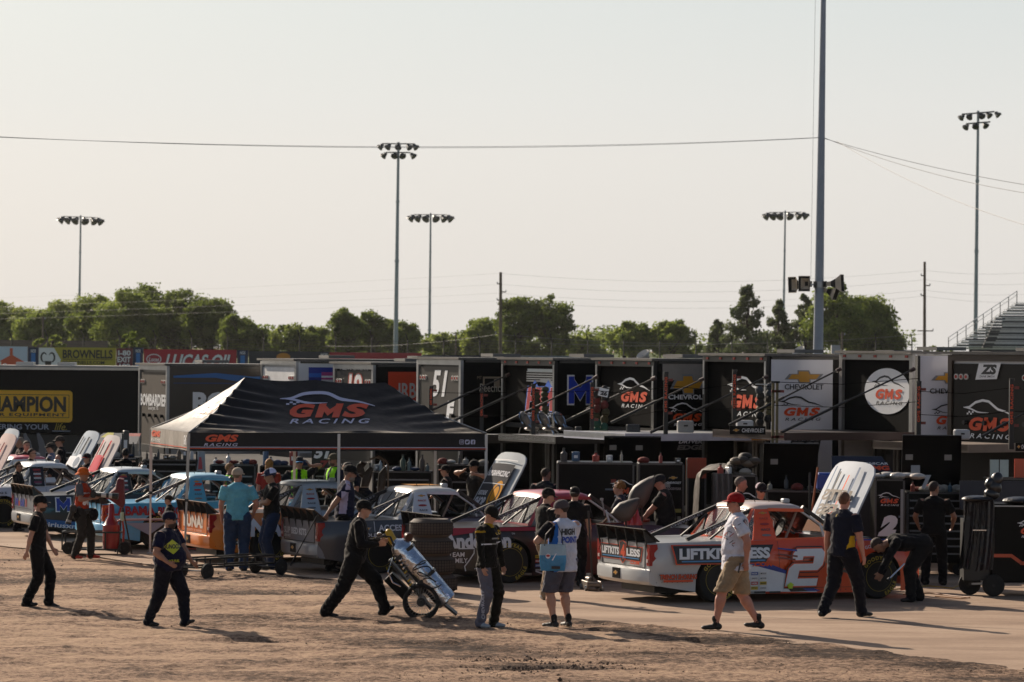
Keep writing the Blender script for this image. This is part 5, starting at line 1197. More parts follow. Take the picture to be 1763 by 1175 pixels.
    mb = MB(); mb.box((-.117, .02, .43), (.012, .26, .16), GLOSSBLK); o = mb.build('licence_plate', T); D = Decal((-.124, .15, .35), (0, -1, 0), (0, 0, 1), lift=.002); D.bowtie(.13, .085, .17, .07); D.build('lettering', o)
    # wheels
    for x in WX:
        make_wheel(T, (x, -.825, WZ), -1); make_wheel(T, (x, .825, WZ), 1, False)
    # markings
    Ds = Decal((0, 0, 0), (1, 0, 0), (0, 0, 1), proj=lambda p: Vector((p.x, -ys(p.x, p.z), p.z)), lift=.006)
    Ds.fine = .07
    Dr = Decal((-.002, .93, 0), (0, -1, 0), (0, 0, 1), lift=.004)
    Dp = Decal((0, 0, 0), (1, 0, 0), (0, 0, 1), proj=lambda p: Vector((p.x, -(.90 - .20 * max(0, (p.z - .955) / .475) ** 1.15), p.z)), lift=.006)
    Dh = Decal((0, .62, .0), (0, -1, 0), (1, 0, 0), proj=lambda p: Vector((p.x, p.y, .058 - .05*(p.y/.7)**2)), lift=.012); Dh.fine = .2; Dh.n = Vector((0, 0, 1))
    for k, (c, w) in enumerate((('#9a8238', .17), ('#a33b2a', .17), ('#8f2b2b', .16), ('#3d3f45', .17), ('#6d6f74', .18))):
        z = 1.36 - k*.085; m = vinyl(c)
        if k == 0: Dp.bowtie(2.05, z + .01, .16, .04)
        else: Dp.ell(2.04 + .0, z + .01, .085, .018, m, 12) if k in (2, 4) else Dp.text(('', 'cessna', '', 'Bosch', '')[k] if False else 'RACE', 1.965, z - .005, .16, .032, m, .03, .1)
    for k, (x, w) in enumerate(((2.28, .10), (2.45, .26))):
        pass
    SEAM = vinyl('#1b1817')
    for x in (1.72, 2.22, 3.34): Ds.line([(x, zt(x) - .02), (x + .01, .5), (x - .01, zb(x) + .02)], .006, SEAM)
    Ds.line([(1.64, .235), (2.6, .205), (3.56, .20)], .006, SEAM)
    for i in range(20): x = 1.70 + i*.095; Ds.ell(x, .165, .009, .009, SEAM, 6)
    for i in range(7): Ds.ell(.10 + i*.085, .33 + .0*i, .007, .007, SEAM, 6)
    Ds.k += 1
    if deco: deco(Ds, Dr, Dp, Dh)
    Ds.build('side_lettering', T); Dr.build('tail_lettering', T); Dp.build('pillar_stickers', T)
    if Dh.k:
        lo = Dh.build('lettering', ho); rg = .62 if label.startswith('silver') else .9
        for i, m in enumerate(lo.data.materials): m = m.copy(); b = m.node_tree.nodes['Principled BSDF']; b.inputs['Roughness'].default_value = rg; b.inputs['Specular IOR Level'].default_value = .12; lo.data.materials[i] = m
    return T
def stickers(D, x0, z0, n=2, m=3, seed=0):
    r = random.Random(seed); cs = ['#c9c9cc', '#2f4f8f', '#a3261f', '#b89f20', '#d0d0d0', '#333338']
    for i in range(n):
        for j in range(m):
            x, z = x0 + i*.15, z0 - j*.075; c = r.choice(cs); D.rect(x, z, .12, .05, vinyl(c)); D.text(r.choice(['MOOG', 'SUNOCO', 'Mobil', '3M', 'NGK', 'PFC', 'HOLLEY']), x + .01, z + .012, .10, .026, vinyl('#1d1d22' if c in ('#c9c9cc', '#d0d0d0', '#b89f20') else '#d8d8d8'), .03)
DARKT = vinyl('#17161a'); BLU3 = vinyl('#1f4f8a'); BLUL = vinyl('#3b7fb4')
def deco2(Ds, Dr, Dp, Dh):
    Or = vinyl('#c8461c'); W2 = vinyl('#cfd2d6'); Bl = vinyl('#2a3f8e')
    # colour break: orange wedge over the silver bed, silver wedge low on the door
    Ds.poly([(1.62, .955), (2.0, .955), (2.0, .57), (1.86, .60), (1.55, .80)], Or)
    Ds.poly([(1.60, .17), (2.9, .135), (2.6, .30), (2.28, .46), (1.95, .56), (1.60, .60)], W2); Ds.poly([(1.60, .61), (1.95, .57), (2.45, .40), (2.45, .44), (1.95, .62), (1.62, .66)], Bl)
    Ds.poly([(2.72, .15), (2.95, .15), (2.72, .24), (2.5, .26)], Bl); Ds.poly([(2.42, .15), (2.72, .15), (2.5, .26), (2.3, .28)], DARKT)
    Ds.poly([(.40, .60), (1.98, .60), (2.16, .905), (.34, .905), (.44, .80)], Or); Ds.poly([(.42, .615), (1.96, .615), (2.12, .89), (.37, .89), (.47, .80)], DARKT)
    Ds.rect(.50, .64, 1.45, .02, BLUL); Ds.text('LIFTKITS4LESS', .46, .68, 1.58, .17, W2, .05, .08); Ds.text('.COM', 1.72, .555, .36, .07, Or, .05, .1)
    Ds.text('TRENCH SHORING', .13, .375, .64, .085, vinyl('#2a2220'), .07, 0); Ds.text('TRENCH SHORING', .14, .38, .62, .075, Or, .03, 0); Ds.rect(.2, .335, .5, .035, Or)
    Ds.two(2.31, .235, .585, .58, DARKT, .04); Ds.two(2.31, .235, .585, .58, Or, .022); Ds.two(2.31, .235, .585, .58, W2)
    for x0, z0, w in ((2.18, .84, .34), (2.18, .75, .34), (2.18, .70, .30)): Ds.poly([(x0, z0), (x0 + w, z0 - .035), (x0 + w, z0 - .065), (x0, z0 - .02)], vinyl('#6e2f22') if z0 < .8 else Bl)
    for z0 in (.50, .56): Ds.poly([(3.24, z0), (3.60, z0 - .06), (3.60, z0 - .10), (3.2, z0 - .045)], vinyl('#5a4c46'))
    stickers(Ds, 1.70, .42, 2, 4, 3); Ds.rect(1.75, .14, .2, .03, DARKT); Ds.rect(2.02, .135, .2, .03, DARKT)
    Ds.poly([(2.36, .20), (2.43, .20), (2.43, .255), (2.46, .255), (2.395, .30), (2.33, .255), (2.36, .255)], vinyl('#b8d32a'))
    Ds.text('GOODYEAR', 3.72, .79, .42, .05, W2, .02, 0, rot=.22); Ds.rect(3.35, .93, .9, .02, Bl)
    Dr.poly([(.12, .63), (1.55, .63), (1.62, .86), (.10, .86)], Or); Dr.poly([(.135, .64), (1.53, .64), (1.60, .85), (.115, .85)], DARKT); Dr.text('LIFTKITS', .16, .70, .62, .12, W2, .05); Dr.text('LESS', 1.05, .70, .48, .12, W2, .05)
    Dr.poly([(.80, .90), (.92, .94), (1.04, .90), (1.02, .64), (.92, .57), (.82, .64)], Or); Dr.poly([(.815, .89), (.92, .925), (1.025, .89), (1.0, .65), (.92, .585), (.835, .65)], DARKT); Dr.text('4', .85, .65, .15, .22, Or, .08); Dr.rect(.2, .665, 1.3, .015, BLUL); Dr.text('.COM', 1.18, .58, .34, .06, Or, .05)
    Dr.text('2', 1.62, .33, .14, .12, vinyl('#8e2a1c'), .08) ; Dr.mb and None
    Dh.rect(.17, 0.2, .05, 1.0, vinyl('#3f5878')); Dh.rect(.92, .2, .06, 1.0, vinyl('#3f5878')); Dh.rect(.40, .2, .05, .9, DARKT); Dh.rect(.72, .25, .04, .8, Or)
    GG = vinyl('#5f5348'); Dh.text('LESS', .20, .32, .85, .20, GG, .05, 0, mirror=True); Dh.text('KITS', .16, .58, .90, .20, GG, .05, 0, mirror=True); Dh.rect(0.02, .02, 1.2, .2, vinyl('#b5764e'))
def decoRed(Ds, Dr, Dp, Dh):
    W2 = vinyl('#c4c4c8'); R = vinyl('#8f1c2c')
    Ds.rect(0.02, .88, 1.7, .06, R, nx=8)
    Ds.poly([(.02, .80), (.5, .86), (.5, .90), (.02, .92)], R); Ds.text('Anderson', -.03, .60, 1.20, .25, W2, .05, 0); Ds.text('TM', 1.19, .82, .06, .03, W2, 0)
    Ds.line([(.22, .60), (.50, .60), (.50, .52), (.42, .40), (.34, .30), (.36, .22)], .02, W2); Ds.text('TEAM', .05, .46, .28, .08, W2, .02); Ds.text('FAMILY', .05, .36, .34, .08, W2, .02)
    Ds.line([(.62, .52), (.66, .55), (.70, .52), (.74, .56)], .012, W2); Ds.line([(1.62, .86), (1.66, .80), (1.74, .80), (1.68, .73)], .014, W2); Ds.line([(1.95, .86), (1.90, .78), (1.94, .70)], .02, W2)
    stickers(Ds, 1.62, .42, 3, 4, 9); Ds.line([(1.62, .2), (1.75, .16)], .02, W2); Ds.line([(.5, .26), (.66, .30)], .012, W2)
    Ds.poly([(3.0, .12), (3.5, .12), (3.58, .90), (3.0, .93)], R); Ds.text('7', 2.86, .22, .68, .62, DARKT, .12, .1); Ds.text('7', 2.89, .24, .62, .58, W2, .07, .1)
    Ds.text('GOODYEAR', 3.72, .79, .42, .05, W2, .02, 0, rot=.22)
def decoGrey(Ds, Dr, Dp, Dh):
    W2 = vinyl('#c8c8cc'); Y = vinyl('#c08422')
    Ds.bowtie(.82, .80, .34, .11); Ds.text('CHEVROLET', .52, .66, .62, .06, W2, .02); Ds.text('ACCESS', 1.12, .76, .52, .11, W2, .03); Ds.rect(1.04, .55, .01, .38, W2); Ds.rect(.5, .585, .6, .03, Y); Ds.rect(1.5, .56, .3, .02, Y)
    Ds.poly([(2.05, .955), (3.4, .955), (3.4, .80), (2.05, .80)], vinyl('#6d7079')); Ds.text('52', 2.35, .22, .85, .62, Y, .10, .1); Ds.text('52', 2.38, .24, .80, .58, W2, .06, .1)
    for k, t in enumerate(('SUPER', 'TRUCKS')): Dr.text('SUP BED KITS', .14, .66, 1.15, .12, W2, .04) if k == 0 else Dr.text('SERIES', .14, .60, .35, .045, W2, .02)
    Hv = vinyl('#b9d81e')
    Dr.rect(.10, .33, .42, .17, Hv); Dr.rect(1.22, .33, .42, .17, Hv)
    for i in Dr.mb.v: pass
    G1 = vinyl('#38383c'); Dh.rect(.12, .10, 1.0, .95, G1); Dh.rect(.10, 1.12, 1.04, .02, vinyl('#d9d9d9')); Dh.text('SHOP', .18, .14, .50, .20, W2, .05); Dh.text('SHOP.ONLINE', .18, .38, .40, .10, W2, .04); Dh.ell(.92, .42, .20, .28, Y, 24); Dh.ell(.92, .42, .14, .20, G1, 24); Dh.ell(.92, .42, .11, .16, Y, 24)
    Dh.rect(.12, .62, 1.0, .015, W2); Dh.text('SUP.GRAPHICS.INC', .18, .78, .90, .12, W2, .04)
def decoLuna(Ds, Dr, Dp, Dh):
    W2 = vinyl('#c9cbd6'); Ds.text('LUNA!', .26, .50, 1.22, .36, W2, .05); Ds.ell(.43, .40, .18, .05, vinyl('#2a2a22'), 14); Ds.text('PISH', .34, .385, .18, .03, W2, .02)
    Dr.text('LUNA!', .34, .64, 1.12, .24, vinyl('#d7cfc4'), .05); Dr.text('WHISKEY & WINE', .36, .58, 1.05, .035, vinyl('#d7cfc4'), 0)
def decoBlue(Ds, Dr, Dp, Dh):
    R = vinyl('#8e1f26'); Ds.text('ALABAMA', .0, .70, 1.08, .19, R, .045); Ds.text('BUGGIES', 1.14, .70, .72, .17, R, .045); Ds.rect(0.1, .62, 2.3, .02, vinyl('#cfc4c4'), nx=8); Ds.poly([(.45, .55), (1.3, .55), (.95, .30)], vinyl('#8d93a8')); Ds.poly([(.1, .62), (2.4, .62), (2.4, .595), (.1, .595)], vinyl('#9b6a6a'))
    Dr.text('LINK', .9, .68, .5, .06, R, .05); Dr.rect(.1, .60, 1.5, .02, vinyl('#cfd4da'))
    Dp.rect(2.0, 1.30, .15, .04, vinyl('#b03a2a'))
    Dh.rect(.2, .25, .34, .55, vinyl('#8e2a35')); Dh.rect(.62, .25, .34, .55, vinyl('#8e2a35')); Dh.text('15', .2, .85, .7, .2, vinyl('#8e2a35'), .06)
def decoMob(Ds, Dr, Dp, Dh):
    W2 = vinyl('#cfcfd4'); B = vinyl('#1c2f8a'); R = vinyl('#a3231f')
    Ds.em(.42, .58, .36, .32, W2); Ds.em(.445, .60, .31, .28, B, .24); Ds.text('obil', .82, .60, .6, .28, W2, .06); Ds.text('1', 1.55, .60, .14, .30, R, .05)
    Ds.poly([(.02, .30), (1.10, .20), (1.10, .34), (.02, .44)], BLU3); Ds.text('siriusxm', .16, .27, .80, .10, W2, .02, 0, rot=-.09)
    Dr.text('M', .25, .66, .24, .18, B, .07); Dr.text('o', .50, .66, .14, .12, R, .07); Dr.text('bil', .67, .66, .30, .18, B, .05); Dr.text('1', 1.08, .66, .07, .18, R, .03); Dr.rect(.1, .62, 1.45, .01, DARKT)
    Dp.rect(1.86, .96, .33, .40, DARKT)
    for k, c in enumerate(('#a02a2a', '#c9c9c9', '#a9a9a9', '#8a2f4f')): Dp.rect(1.95, 1.32 - .095*k, .17, .035, vinyl(c))
    Dh.ell(.62, .55, .3, .3, vinyl('#9aa0a8'))
def decoWhite(Ds, Dr, Dp, Dh):
    R = vinyl('#8f1620'); Ds.text('ENEOS', .80, .80, .45, .05, DARKT, .04, 0, 1.8); Ds.line([(1.5, .84), (2.0, .84), (2.15, .8), (2.2, .7)], .05, R); Ds.line([(2.45, .78), (3.3, .78)], .04, R); Ds.line([(.2, .6), (.5, .9)], .06, R)
    Dp.rect(1.86, .97, .33, .45, DARKT)
    for k, c in enumerate(('#a02a2a', '#c9c9c9', '#b9b9b9', '#7a2f4f')): Dp.rect(1.94, 1.33 - .095*k, .18, .04, vinyl(c))
    R2 = vinyl('#b3202c'); Dh.rect(.25, .15, .10, 1.0, R2, sk=.0); Dh.rect(.85, .15, .10, 1.0, R2); Dh.poly([(.3, .3), (.9, .3), (.8, .75), (.4, .75)], vinyl('#c25560')); Dh.rect(.33, .75, .06, .3, DARKT); Dh.rect(.84, .75, .06, .3, DARKT)
def decoW8(Ds, Dr, Dp, Dh):
    Dh.rect(.33, .62, .10, .5, DARKT); Dh.rect(.80, .62, .10, .5, DARKT); Dh.rect(.10, .25, 1.05, .30, vinyl('#e4e6ea')); Dh.ell(.90, .40, .25, .22, vinyl('#eceff2')); Dh.ell(.9, .4, .17, .14, vinyl('#9aa2ae'))
def decoW9(Ds, Dr, Dp, Dh):
    Dh.rect(.30, .25, .09, .8, vinyl('#b3262c')); Dh.rect(.78, .25, .09, .8, vinyl('#b3262c')); Dh.rect(.33, .85, .05, .2, DARKT); Dh.rect(.8, .85, .05, .2, DARKT); Dh.rect(.1, .02, 1.05, .35, vinyl('#c98f80'))
truck('white race truck with a red slotted open hood, mostly outside the left edge', -262, 907, sc=.92, body='#c9cdd2', hood_open=62, hoodc='#b09c98', deco=decoW9)
truck('white race truck further back with a slotted open hood at the left edge', -240, 889, sc=.92, body='#c9cdd2', hood_open=62, hoodc='#98a1aa', deco=decoW8)
truck('white and red roofed race truck behind, slotted white hood standing open', -104, 893, sc=.92, body='#c9cdd2', cabc='#c2c6ca', roofc='#c25560', hood_open=60, hoodc='#98a3ae', deco=decoW8)
truck('white race truck with red stripe and black door pillar, red-marked hood open', -80, 911, sc=.92, body='#b9bcc6', cabc='#c6cacd', hood_open=62, hoodc='#b0a9a8', deco=decoWhite)
truck('black and silver race truck with oil company lettering at the tail', 62, 928, sc=.93, body='#16171c', rear='#8f9092', tail='#9a9b9b', cabc='#aeb6bc', pillar='#15161c', front='#15161c', deco=decoMob, spo='#6b5a4c')
truck('light blue race truck with dark red side lettering', 178, 948, sc=.95, body='#45a0cc', cabc='#45a0cc', pillar='#45a0cc', front='#45a0cc', deco=decoBlue, roofc='#7fb4cc')
truck('orange race truck with pale LUNA lettering and light grey cab', 362, 972, sc=.97, body='#c8701a', tail='#d8741a', rear='#d2701c', cabc='#a9b4c0', front='#a9b4c0', split=2.02, deco=decoLuna, spo='#5d4a3c')
TR3 = truck('dark grey race truck with white cab and black SHOP hood standing open', 548, 990, sc=.98, body='#3a3b40', rear='#77767a', cabc='#bfc4cc', front='#40424a', roofc='#c9c6c0', hood_open=60, hoodc='#a3a9ad', deco=decoGrey, spo='#5d4a3c')
truck('black and crimson race truck with scripted white name on the bed', 766, 1007, body='#1d1416', front='#3a1218', cabc='#8f1c2c', roofc='#a83a48', pillar='#8f1c2c', hoodc='#1a1417', deco=decoRed, cagec='#a9a09a')
TR1 = truck('silver and orange race truck with a big white 2 on the door', 1120, 1041, sc=1.01, body='#a9abab', front='#cf4512', cabc='#d44c18', roofc='#b9a49a', split=2.0, rear='#a3a5a5', tail='#a9abac', hood_open=62, hoodc='#98a1ad', deco=deco2)

mb = MB(); mb.box((2.38, .12, 1.534), (.50, .62, .006), M('#b8791c', rough=.5, var=.2)); mb.build('roof_sticker', TR3)
# ------------------------------------------------------------------ people
SKIN = {'fair': M('#ad8069', rough=.55, var=.10, vs=14, bump=.3, bs=60), 'tan': M('#946a53', rough=.55, var=.10, vs=14, bump=.3, bs=60), 'red': M('#a87360', rough=.55, var=.12, vs=14)}
def ik(a, b, l1, l2, pole):
    a, b = Vector(a), Vector(b); d = b - a; L = d.length
    if L > (l1 + l2) * .999: b = a + d * ((l1 + l2) * .999 / L); d = b - a; L = d.length
    L = max(L, abs(l1 - l2) + .01)
    x = (l1*l1 - l2*l2 + L*L) / (2*L); h = math.sqrt(max(0, l1*l1 - x*x)); dn = d.normalized()
    p = Vector(pole); p = p - dn * p.dot(dn)
    if p.length < 1e-4: p = Vector((0, 0, 1))
    return a + dn * x + p.normalized() * h, b
PEOPLE = []
def person(label, px, py, top, face, feet=((0.0, .10, 0), (0.0, -.10, 0)), hands=(None, None), lean=0.0, side=0.0, hip=None, head=(0, 0, 0), build=1.0, belly=0.0,
           shirt='#111113', sleeve='short', pants='#111113', legs='long', shoes='#141212', skin='fair', hat=None, hair=('#3a2a1e', 'short'), glasses=False, beard=None,
           knees=None, elbows=None, vox=.0125, hgt=None, torso_tw=0.0, mats=None, sole=None, socks=None, loose=1.0, ref=None, collar=None, z0=0.0, d=None, yaw_sh=0, hem=-.045):
    """feet / hands in local metres for a 1.78 m figure: x forward, y to the figure's left, z up"""
    P = G(px, py) if d is None else None
    if d is not None: q = W(px, py, d); P = Vector((q.x, q.y, 0))
    dd = P.y; s = F / dd
    if hgt is None:
        # stature from the picture: top of head pixel to ground pixel
        zt_ = W(px, top, dd).z; k = (zt_ - z0) / 1.80
    else: k = hgt / 1.78
    if lean or hip: k = (hgt or 1.78) / 1.78
    T = thing('person', label, 'person', (P.x, P.y, z0), rad(face)); T.scale = (k, k, k)
    SK = SKIN[skin]; SH = cloth(shirt); PT = cloth(pants, bs=8); SO = M(shoes, rough=.6, var=.15)
    mb = MB()
    hz = 0.93 if hip is None else hip[1]; hx = 0 if hip is None else hip[0]
    if hip is None:     # drop the pelvis for wide strides
        need = []
        for f in feet: need.append(math.sqrt(max(.3, .875**2 - f[0]**2 - 0*(abs(f[1]) - .09)**2)) + .085 + f[2])
        hz = min(.945, min(need) + .005)
    pel = Vector((hx, 0, hz)); ln = rad(lean)
    up = Vector((math.sin(ln), math.sin(rad(side)), math.cos(ln))).normalized(); fw = Vector((math.cos(ln), 0, -math.sin(ln))); lf = up.cross(fw).normalized(); tw = rad(torso_tw)
    fwT = fw * math.cos(tw) + lf * math.sin(tw); lfT = lf * math.cos(tw) - fw * math.sin(tw)
    B = build * 1.06; loose = loose * 1.08
    # legs
    cloth_parts = []
    for i, f in enumerate(feet):
        sg = 1 if i == 0 else -1; hj = pel + Vector((0, sg*.088*B, -.03)); an = Vector((f[0], f[1], f[2] + .085))
        pole = Vector((1, sg*.08, 0)) if knees is None else Vector(knees[i]); kn, an = ik(hj, an, .43, .43, pole)
        if legs == 'long':
            mb.capsule(hj, kn, .100*B*loose, .074*B*loose, PT); mb.capsule(kn, an + Vector((0, 0, .01)), .074*B*loose, .064*loose, PT); mb.capsule(kn + (an-kn)*.82, an + Vector((0, 0, -.015)), .062*loose, .070*loose, PT)
        else:
            mb.capsule(hj, kn, .092*B, .058*B, SK); mb.capsule(kn, an, .056*B, .038, SK); mb.capsule(kn + (an-kn)*.25, kn + (an-kn)*.45, .060*B, .052*B, SK)
            e = kn + (an - kn)*.03; mb.loft([[c + Vector((math.cos(t)*r*1.05, math.sin(t)*r, 0)) for t in np.linspace(0, 2*math.pi, 14, endpoint=False)] for c, r in ((hj + Vector((0, 0, .05)), .104*B), (hj.lerp(kn, .5), .100*B), (e, .088*B))], PT)
            if socks: mb.capsule(an + Vector((0, 0, .07)), an, .044, .043, M(socks, rough=.9))
        th = math.atan2(f[3], 1) if len(f) > 3 else 0; ty = rad(f[4]) if len(f) > 4 else 0
        R = Matrix.Rotation(ty, 3, 'Z') @ Matrix.Rotation(-th, 3, 'Y'); c = Vector((an.x, an.y, an.z - .085))
        for (ox, oz, rx, ry, rz_) in ((-.03, .048, .055, .044, .046), (.06, .040, .085, .046, .036), (.13, .034, .060, .045, .030)): mb.sphere(c + R @ Vector((ox, 0, oz)), (rx, ry, rz_), SO, R=R, n=12, m=8)
        if sole: mb.sphere(c + R @ Vector((.045, 0, .014)), (.135, .050, .016), M(sole, rough=.7), R=R, n=12, m=6)
        mb.sphere(an + Vector((0, 0, -.02)), (.044, .040, .045), SO if legs == 'long' or not socks else M(socks, rough=.9), n=10, m=6)
    mb.capsule(pel + Vector((.0, .08*B, -.01)), pel + Vector((.0, -.08*B, -.01)), .098*B, .098*B, PT)
    # trunk: elliptical rings up the spine
    bl = belly
    R0 = [(-.10, .085, .115, PT), (-.05, .115, .155, PT), (.02, .120, .165, PT), (.075, .118, .160, PT)]
    sec = ([(hem, .150, .190), (hem*.4, .142, .182)] if hem < -.1 else [(hem - .02, .128, .170)]) + [ (.02, .128 + bl*.5, .168 + bl*.3), (.10, .122 + bl, .158 + bl*.5), (.20, .120 + bl*.9, .158 + bl*.3), (.30, .122 + bl*.4, .172), (.40, .122, .186), (.47, .108, .185), (.52, .085, .15), (.555, .06, .085), (.575, .05, .055)]
    def ring(t, rx, ry, off=0, twk=1.0): 
        a, b_ = (fw*(1-twk) + fwT*twk), (lf*(1-twk) + lfT*twk)
        c = pel + up*t + a*off; return [c + a*(rx*B*math.cos(q)) + b_*(ry*B*math.sin(q)) for q in np.linspace(0, 2*math.pi, 20, endpoint=False)]
    mb.loft([ring(t, rx, ry, 0, 0) for t, rx, ry, _ in R0], PT)
    mb.loft([ring(t, rx, ry, bl*.55 if t < .3 else (.01 if t < .45 else -.005), min(1, max(0, t/.3))) for t, rx, ry in sec], SH)
    ch = pel + up*.555
    # neck, head
    hy, hp, hr = [rad(a) for a in head]; hc = ch + up*.135 + fwT*.015 + Vector((.02 + .05*max(0, math.sin(hp)), 0, 0)) * 1
    if lean > 40: hc = ch + (up*.6 + fw*.25 + Vector((0, 0, -.1))).normalized()*.17
    base = math.atan2(lfT.dot(Vector((0, 1, 0))) * 0, 1)
    RH = Matrix.Rotation(tw + hy, 3, 'Z') @ Matrix.Rotation(hp, 3, 'Y') @ Matrix.Rotation(hr, 3, 'X')
    mb.capsule(ch - up*.05, hc - (RH @ Vector((.015, 0, .05))), .060, .056, SK)
    H_ = lambda x, y, z: hc + RH @ Vector((x, y, z))
    mb.sphere(H_(-.012, 0, .035), (.098, .077, .092), SK, R=RH, n=18, m=12); mb.sphere(H_(.018, 0, -.03), (.072, .062, .085), SK, R=RH, n=16, m=10)
    mb.sphere(H_(.045, 0, -.085), (.036, .038, .028), SK, R=RH, n=12, m=8)           # chin
    mb.capsule(H_(.082, 0, .012), H_(.100, 0, -.022), .011, .015, SK, n=8)            # nose
    mb.capsule(H_(.076, .020, -.052), H_(.076, -.020, -.052), .010, .010, SK, n=8)    # lips
    for sg in (1, -1): mb.sphere(H_(-.008, sg*.078, -.005), (.020, .010, .032), SK, R=RH, n=8, m=6); mb.sphere(H_(.072, sg*.030, .018), (.014, .016, .008), SK, R=RH, n=8, m=5)
    # arms
    for i in (0, 1):
        sg = 1 if i == 0 else -1; sj = pel + up*.475 + lfT*(sg*.178*B)
        hd = hands[i] if hands[i] is not None else (.04, sg*.27*B, .80)
        tgt = Vector(hd[:3]); pole = Vector(elbows[i]) if elbows and elbows[i] is not None else Vector((-.6, sg*.7, -.25))
        el, wr = ik(sj, tgt, .285, .255, pole)
        if sleeve == 'long': mb.capsule(sj, el, .066*B, .054*B, SH); mb.capsule(el, wr - (wr-el)*.06, .053*B, .042, SH)
        else:
            mb.capsule(sj, el, .050*B, .040*B, SK); mb.capsule(el, el.lerp(wr, .4), .041*B, .040*B, SK); mb.capsule(el, wr, .040*B, .027, SK)
            e = sj.lerp(el, .72); ax, ay, az = frame_of(el - sj)
            mb.loft([[c + ax*(r*math.cos(t)) + ay*(r*math.sin(t)) for t in np.linspace(0, 2*math.pi, 14, endpoint=False)] for c, r in ((sj - az*.03, .066*B), (sj.lerp(el, .35), .068*B), (e, .071*B))], SH)
        # hand: palm, four bent fingers and a thumb set on the side
        fd = (wr - el).normalized(); hd2 = Vector(hd[3:6]).normalized() if len(hd) >= 6 else fd
        fd = (fd*.4 + hd2*.6).normalized(); pn = Vector((0, -sg, 0)); pn = (pn - fd*pn.dot(fd)); pn = pn.normalized() if pn.length > .1 else frame_of(fd)[0]; sd_ = fd.cross(pn).normalized() * (1 if fd.cross(pn).dot(Vector((1, 0, .2))) > 0 else -1)
        Rm = Matrix((fd, sd_, pn)).transposed(); mb.sphere(wr + fd*.046, (.047, .036, .018), SK, R=Rm, n=12, m=8); mb.capsule(wr, wr + fd*.03, .024, .024, SK, n=8)
        curl = .35 if len(hd) < 7 else hd[6]
        for q, (o_, L_) in enumerate(((.028, .060), (.010, .070), (-.010, .065), (-.028, .050))):
            b0 = wr + fd*.080 + sd_*o_; d1 = (fd*math.cos(curl) + pn*math.sin(curl)); d2 = (fd*math.cos(curl*2.4) + pn*math.sin(curl*2.4)); b1 = b0 + d1*L_*.5; b2 = b1 + d2*L_*.5
            mb.capsule(b0, b1, .0095, .0088, SK, n=7); mb.capsule(b1, b2, .0088, .0075, SK, n=7)
        t0 = wr + fd*.025 + sd_*.030; t1 = t0 + (fd*.75 + sd_*.55 + pn*.2).normalized()*.038; t2 = t1 + (fd*.9 + sd_*.15 + pn*.35).normalized()*.030
        mb.capsule(t0, t1, .013, .011, SK, n=7); mb.capsule(t1, t2, .011, .009, SK, n=7)
    if collar: mb.loft([[ch + up*z + fwT*(.008) + fwT*(r*1.05*math.cos(q)) + lfT*(r*math.sin(q)) for q in np.linspace(0, 2*math.pi, 16, endpoint=False)] for z, r in ((-.045, .085), (-.01, .070), (.02, .066))], cloth(collar) if isinstance(collar, str) else SH)
    # join everything into one continuous skin
    src = mb; bvh = BVHTree.FromPolygons([Vector(v) for v in src.v], src.f)
    tmp = src.build('tmp'); md = tmp.modifiers.new('r', 'REMESH'); md.mode = 'VOXEL'; md.voxel_size = vox; md.use_smooth_shade = True
    sm = tmp.modifiers.new('s', 'SMOOTH'); sm.factor = .5; sm.iterations = 2
    dg = bpy.context.evaluated_depsgraph_get(); me = bpy.data.meshes.new_from_object(tmp.evaluated_get(dg)); old = tmp.data; bpy.data.objects.remove(tmp); bpy.data.meshes.remove(old)
    me.name = 'body'; me.materials.clear()
    for m in src.mats: me.materials.append(m)
    n = len(me.polygons); cen = np.empty(n*3, np.float32); me.polygons.foreach_get('center', cen); cen = cen.reshape(-1, 3); mi = np.zeros(n, np.int32)
    fn = bvh.find_nearest; sm_ = src.m
    for j in range(n):
        h = fn(cen[j]); mi[j] = sm_[h[2]] if h[2] is not None else 0
    me.polygons.foreach_set('material_index', mi); me.polygons.foreach_set('use_smooth', [True]*n); me.update()
    # creases and folds in the clothing, real displacement of the surface
    nv = len(me.vertices); co = np.empty(nv*3, np.float32); me.vertices.foreach_get('co', co); co = co.reshape(-1, 3); nr = np.empty(nv*3, np.float32); me.vertices.foreach_get('normal', nr); nr = nr.reshape(-1, 3)
    skin_i = src.mats.index(SK); isc = np.zeros(nv, bool); lv = np.empty(len(me.loops), np.int32); me.loops.foreach_get('vertex_index', lv); lt = np.empty(n, np.int32); me.polygons.foreach_get('loop_total', lt)
    shoe_i = src.mats.index(SO) if SO in src.mats else -1; isc[lv[np.repeat((mi != skin_i) & (mi != shoe_i), lt)]] = True; isc[lv[np.repeat((mi == skin_i) | (mi == shoe_i), lt)]] = False
    ph = (px*7 % 13); X_, Y_, Z_ = co.T
    w1 = np.sin(X_*9 + ph + 2.0*np.sin(Z_*7 + ph)) ; f1 = np.abs(np.sin(Z_*19 + Y_*15*np.sin(ph) + X_*13 + 2.2*w1)); f2 = np.abs(np.sin(Z_*33 - Y_*27 + X_*11*np.cos(ph) + 1.7*np.sin(Y_*21 + ph)))
    am = np.where(Z_ < .30, 1.5, np.where(np.abs(Z_ - .5) < .12, 1.4, np.where(np.abs(Z_ - .98) < .10, 1.3, .8)))
    dsp = ((f1**.6 - .6)*.011 + (f2**.7 - .6)*.006)*am*isc; co += nr*dsp[:, None]; me.vertices.foreach_set('co', co.ravel()); me.update()
    body = bpy.data.objects.new('body', me); COL.objects.link(body); body.parent = T
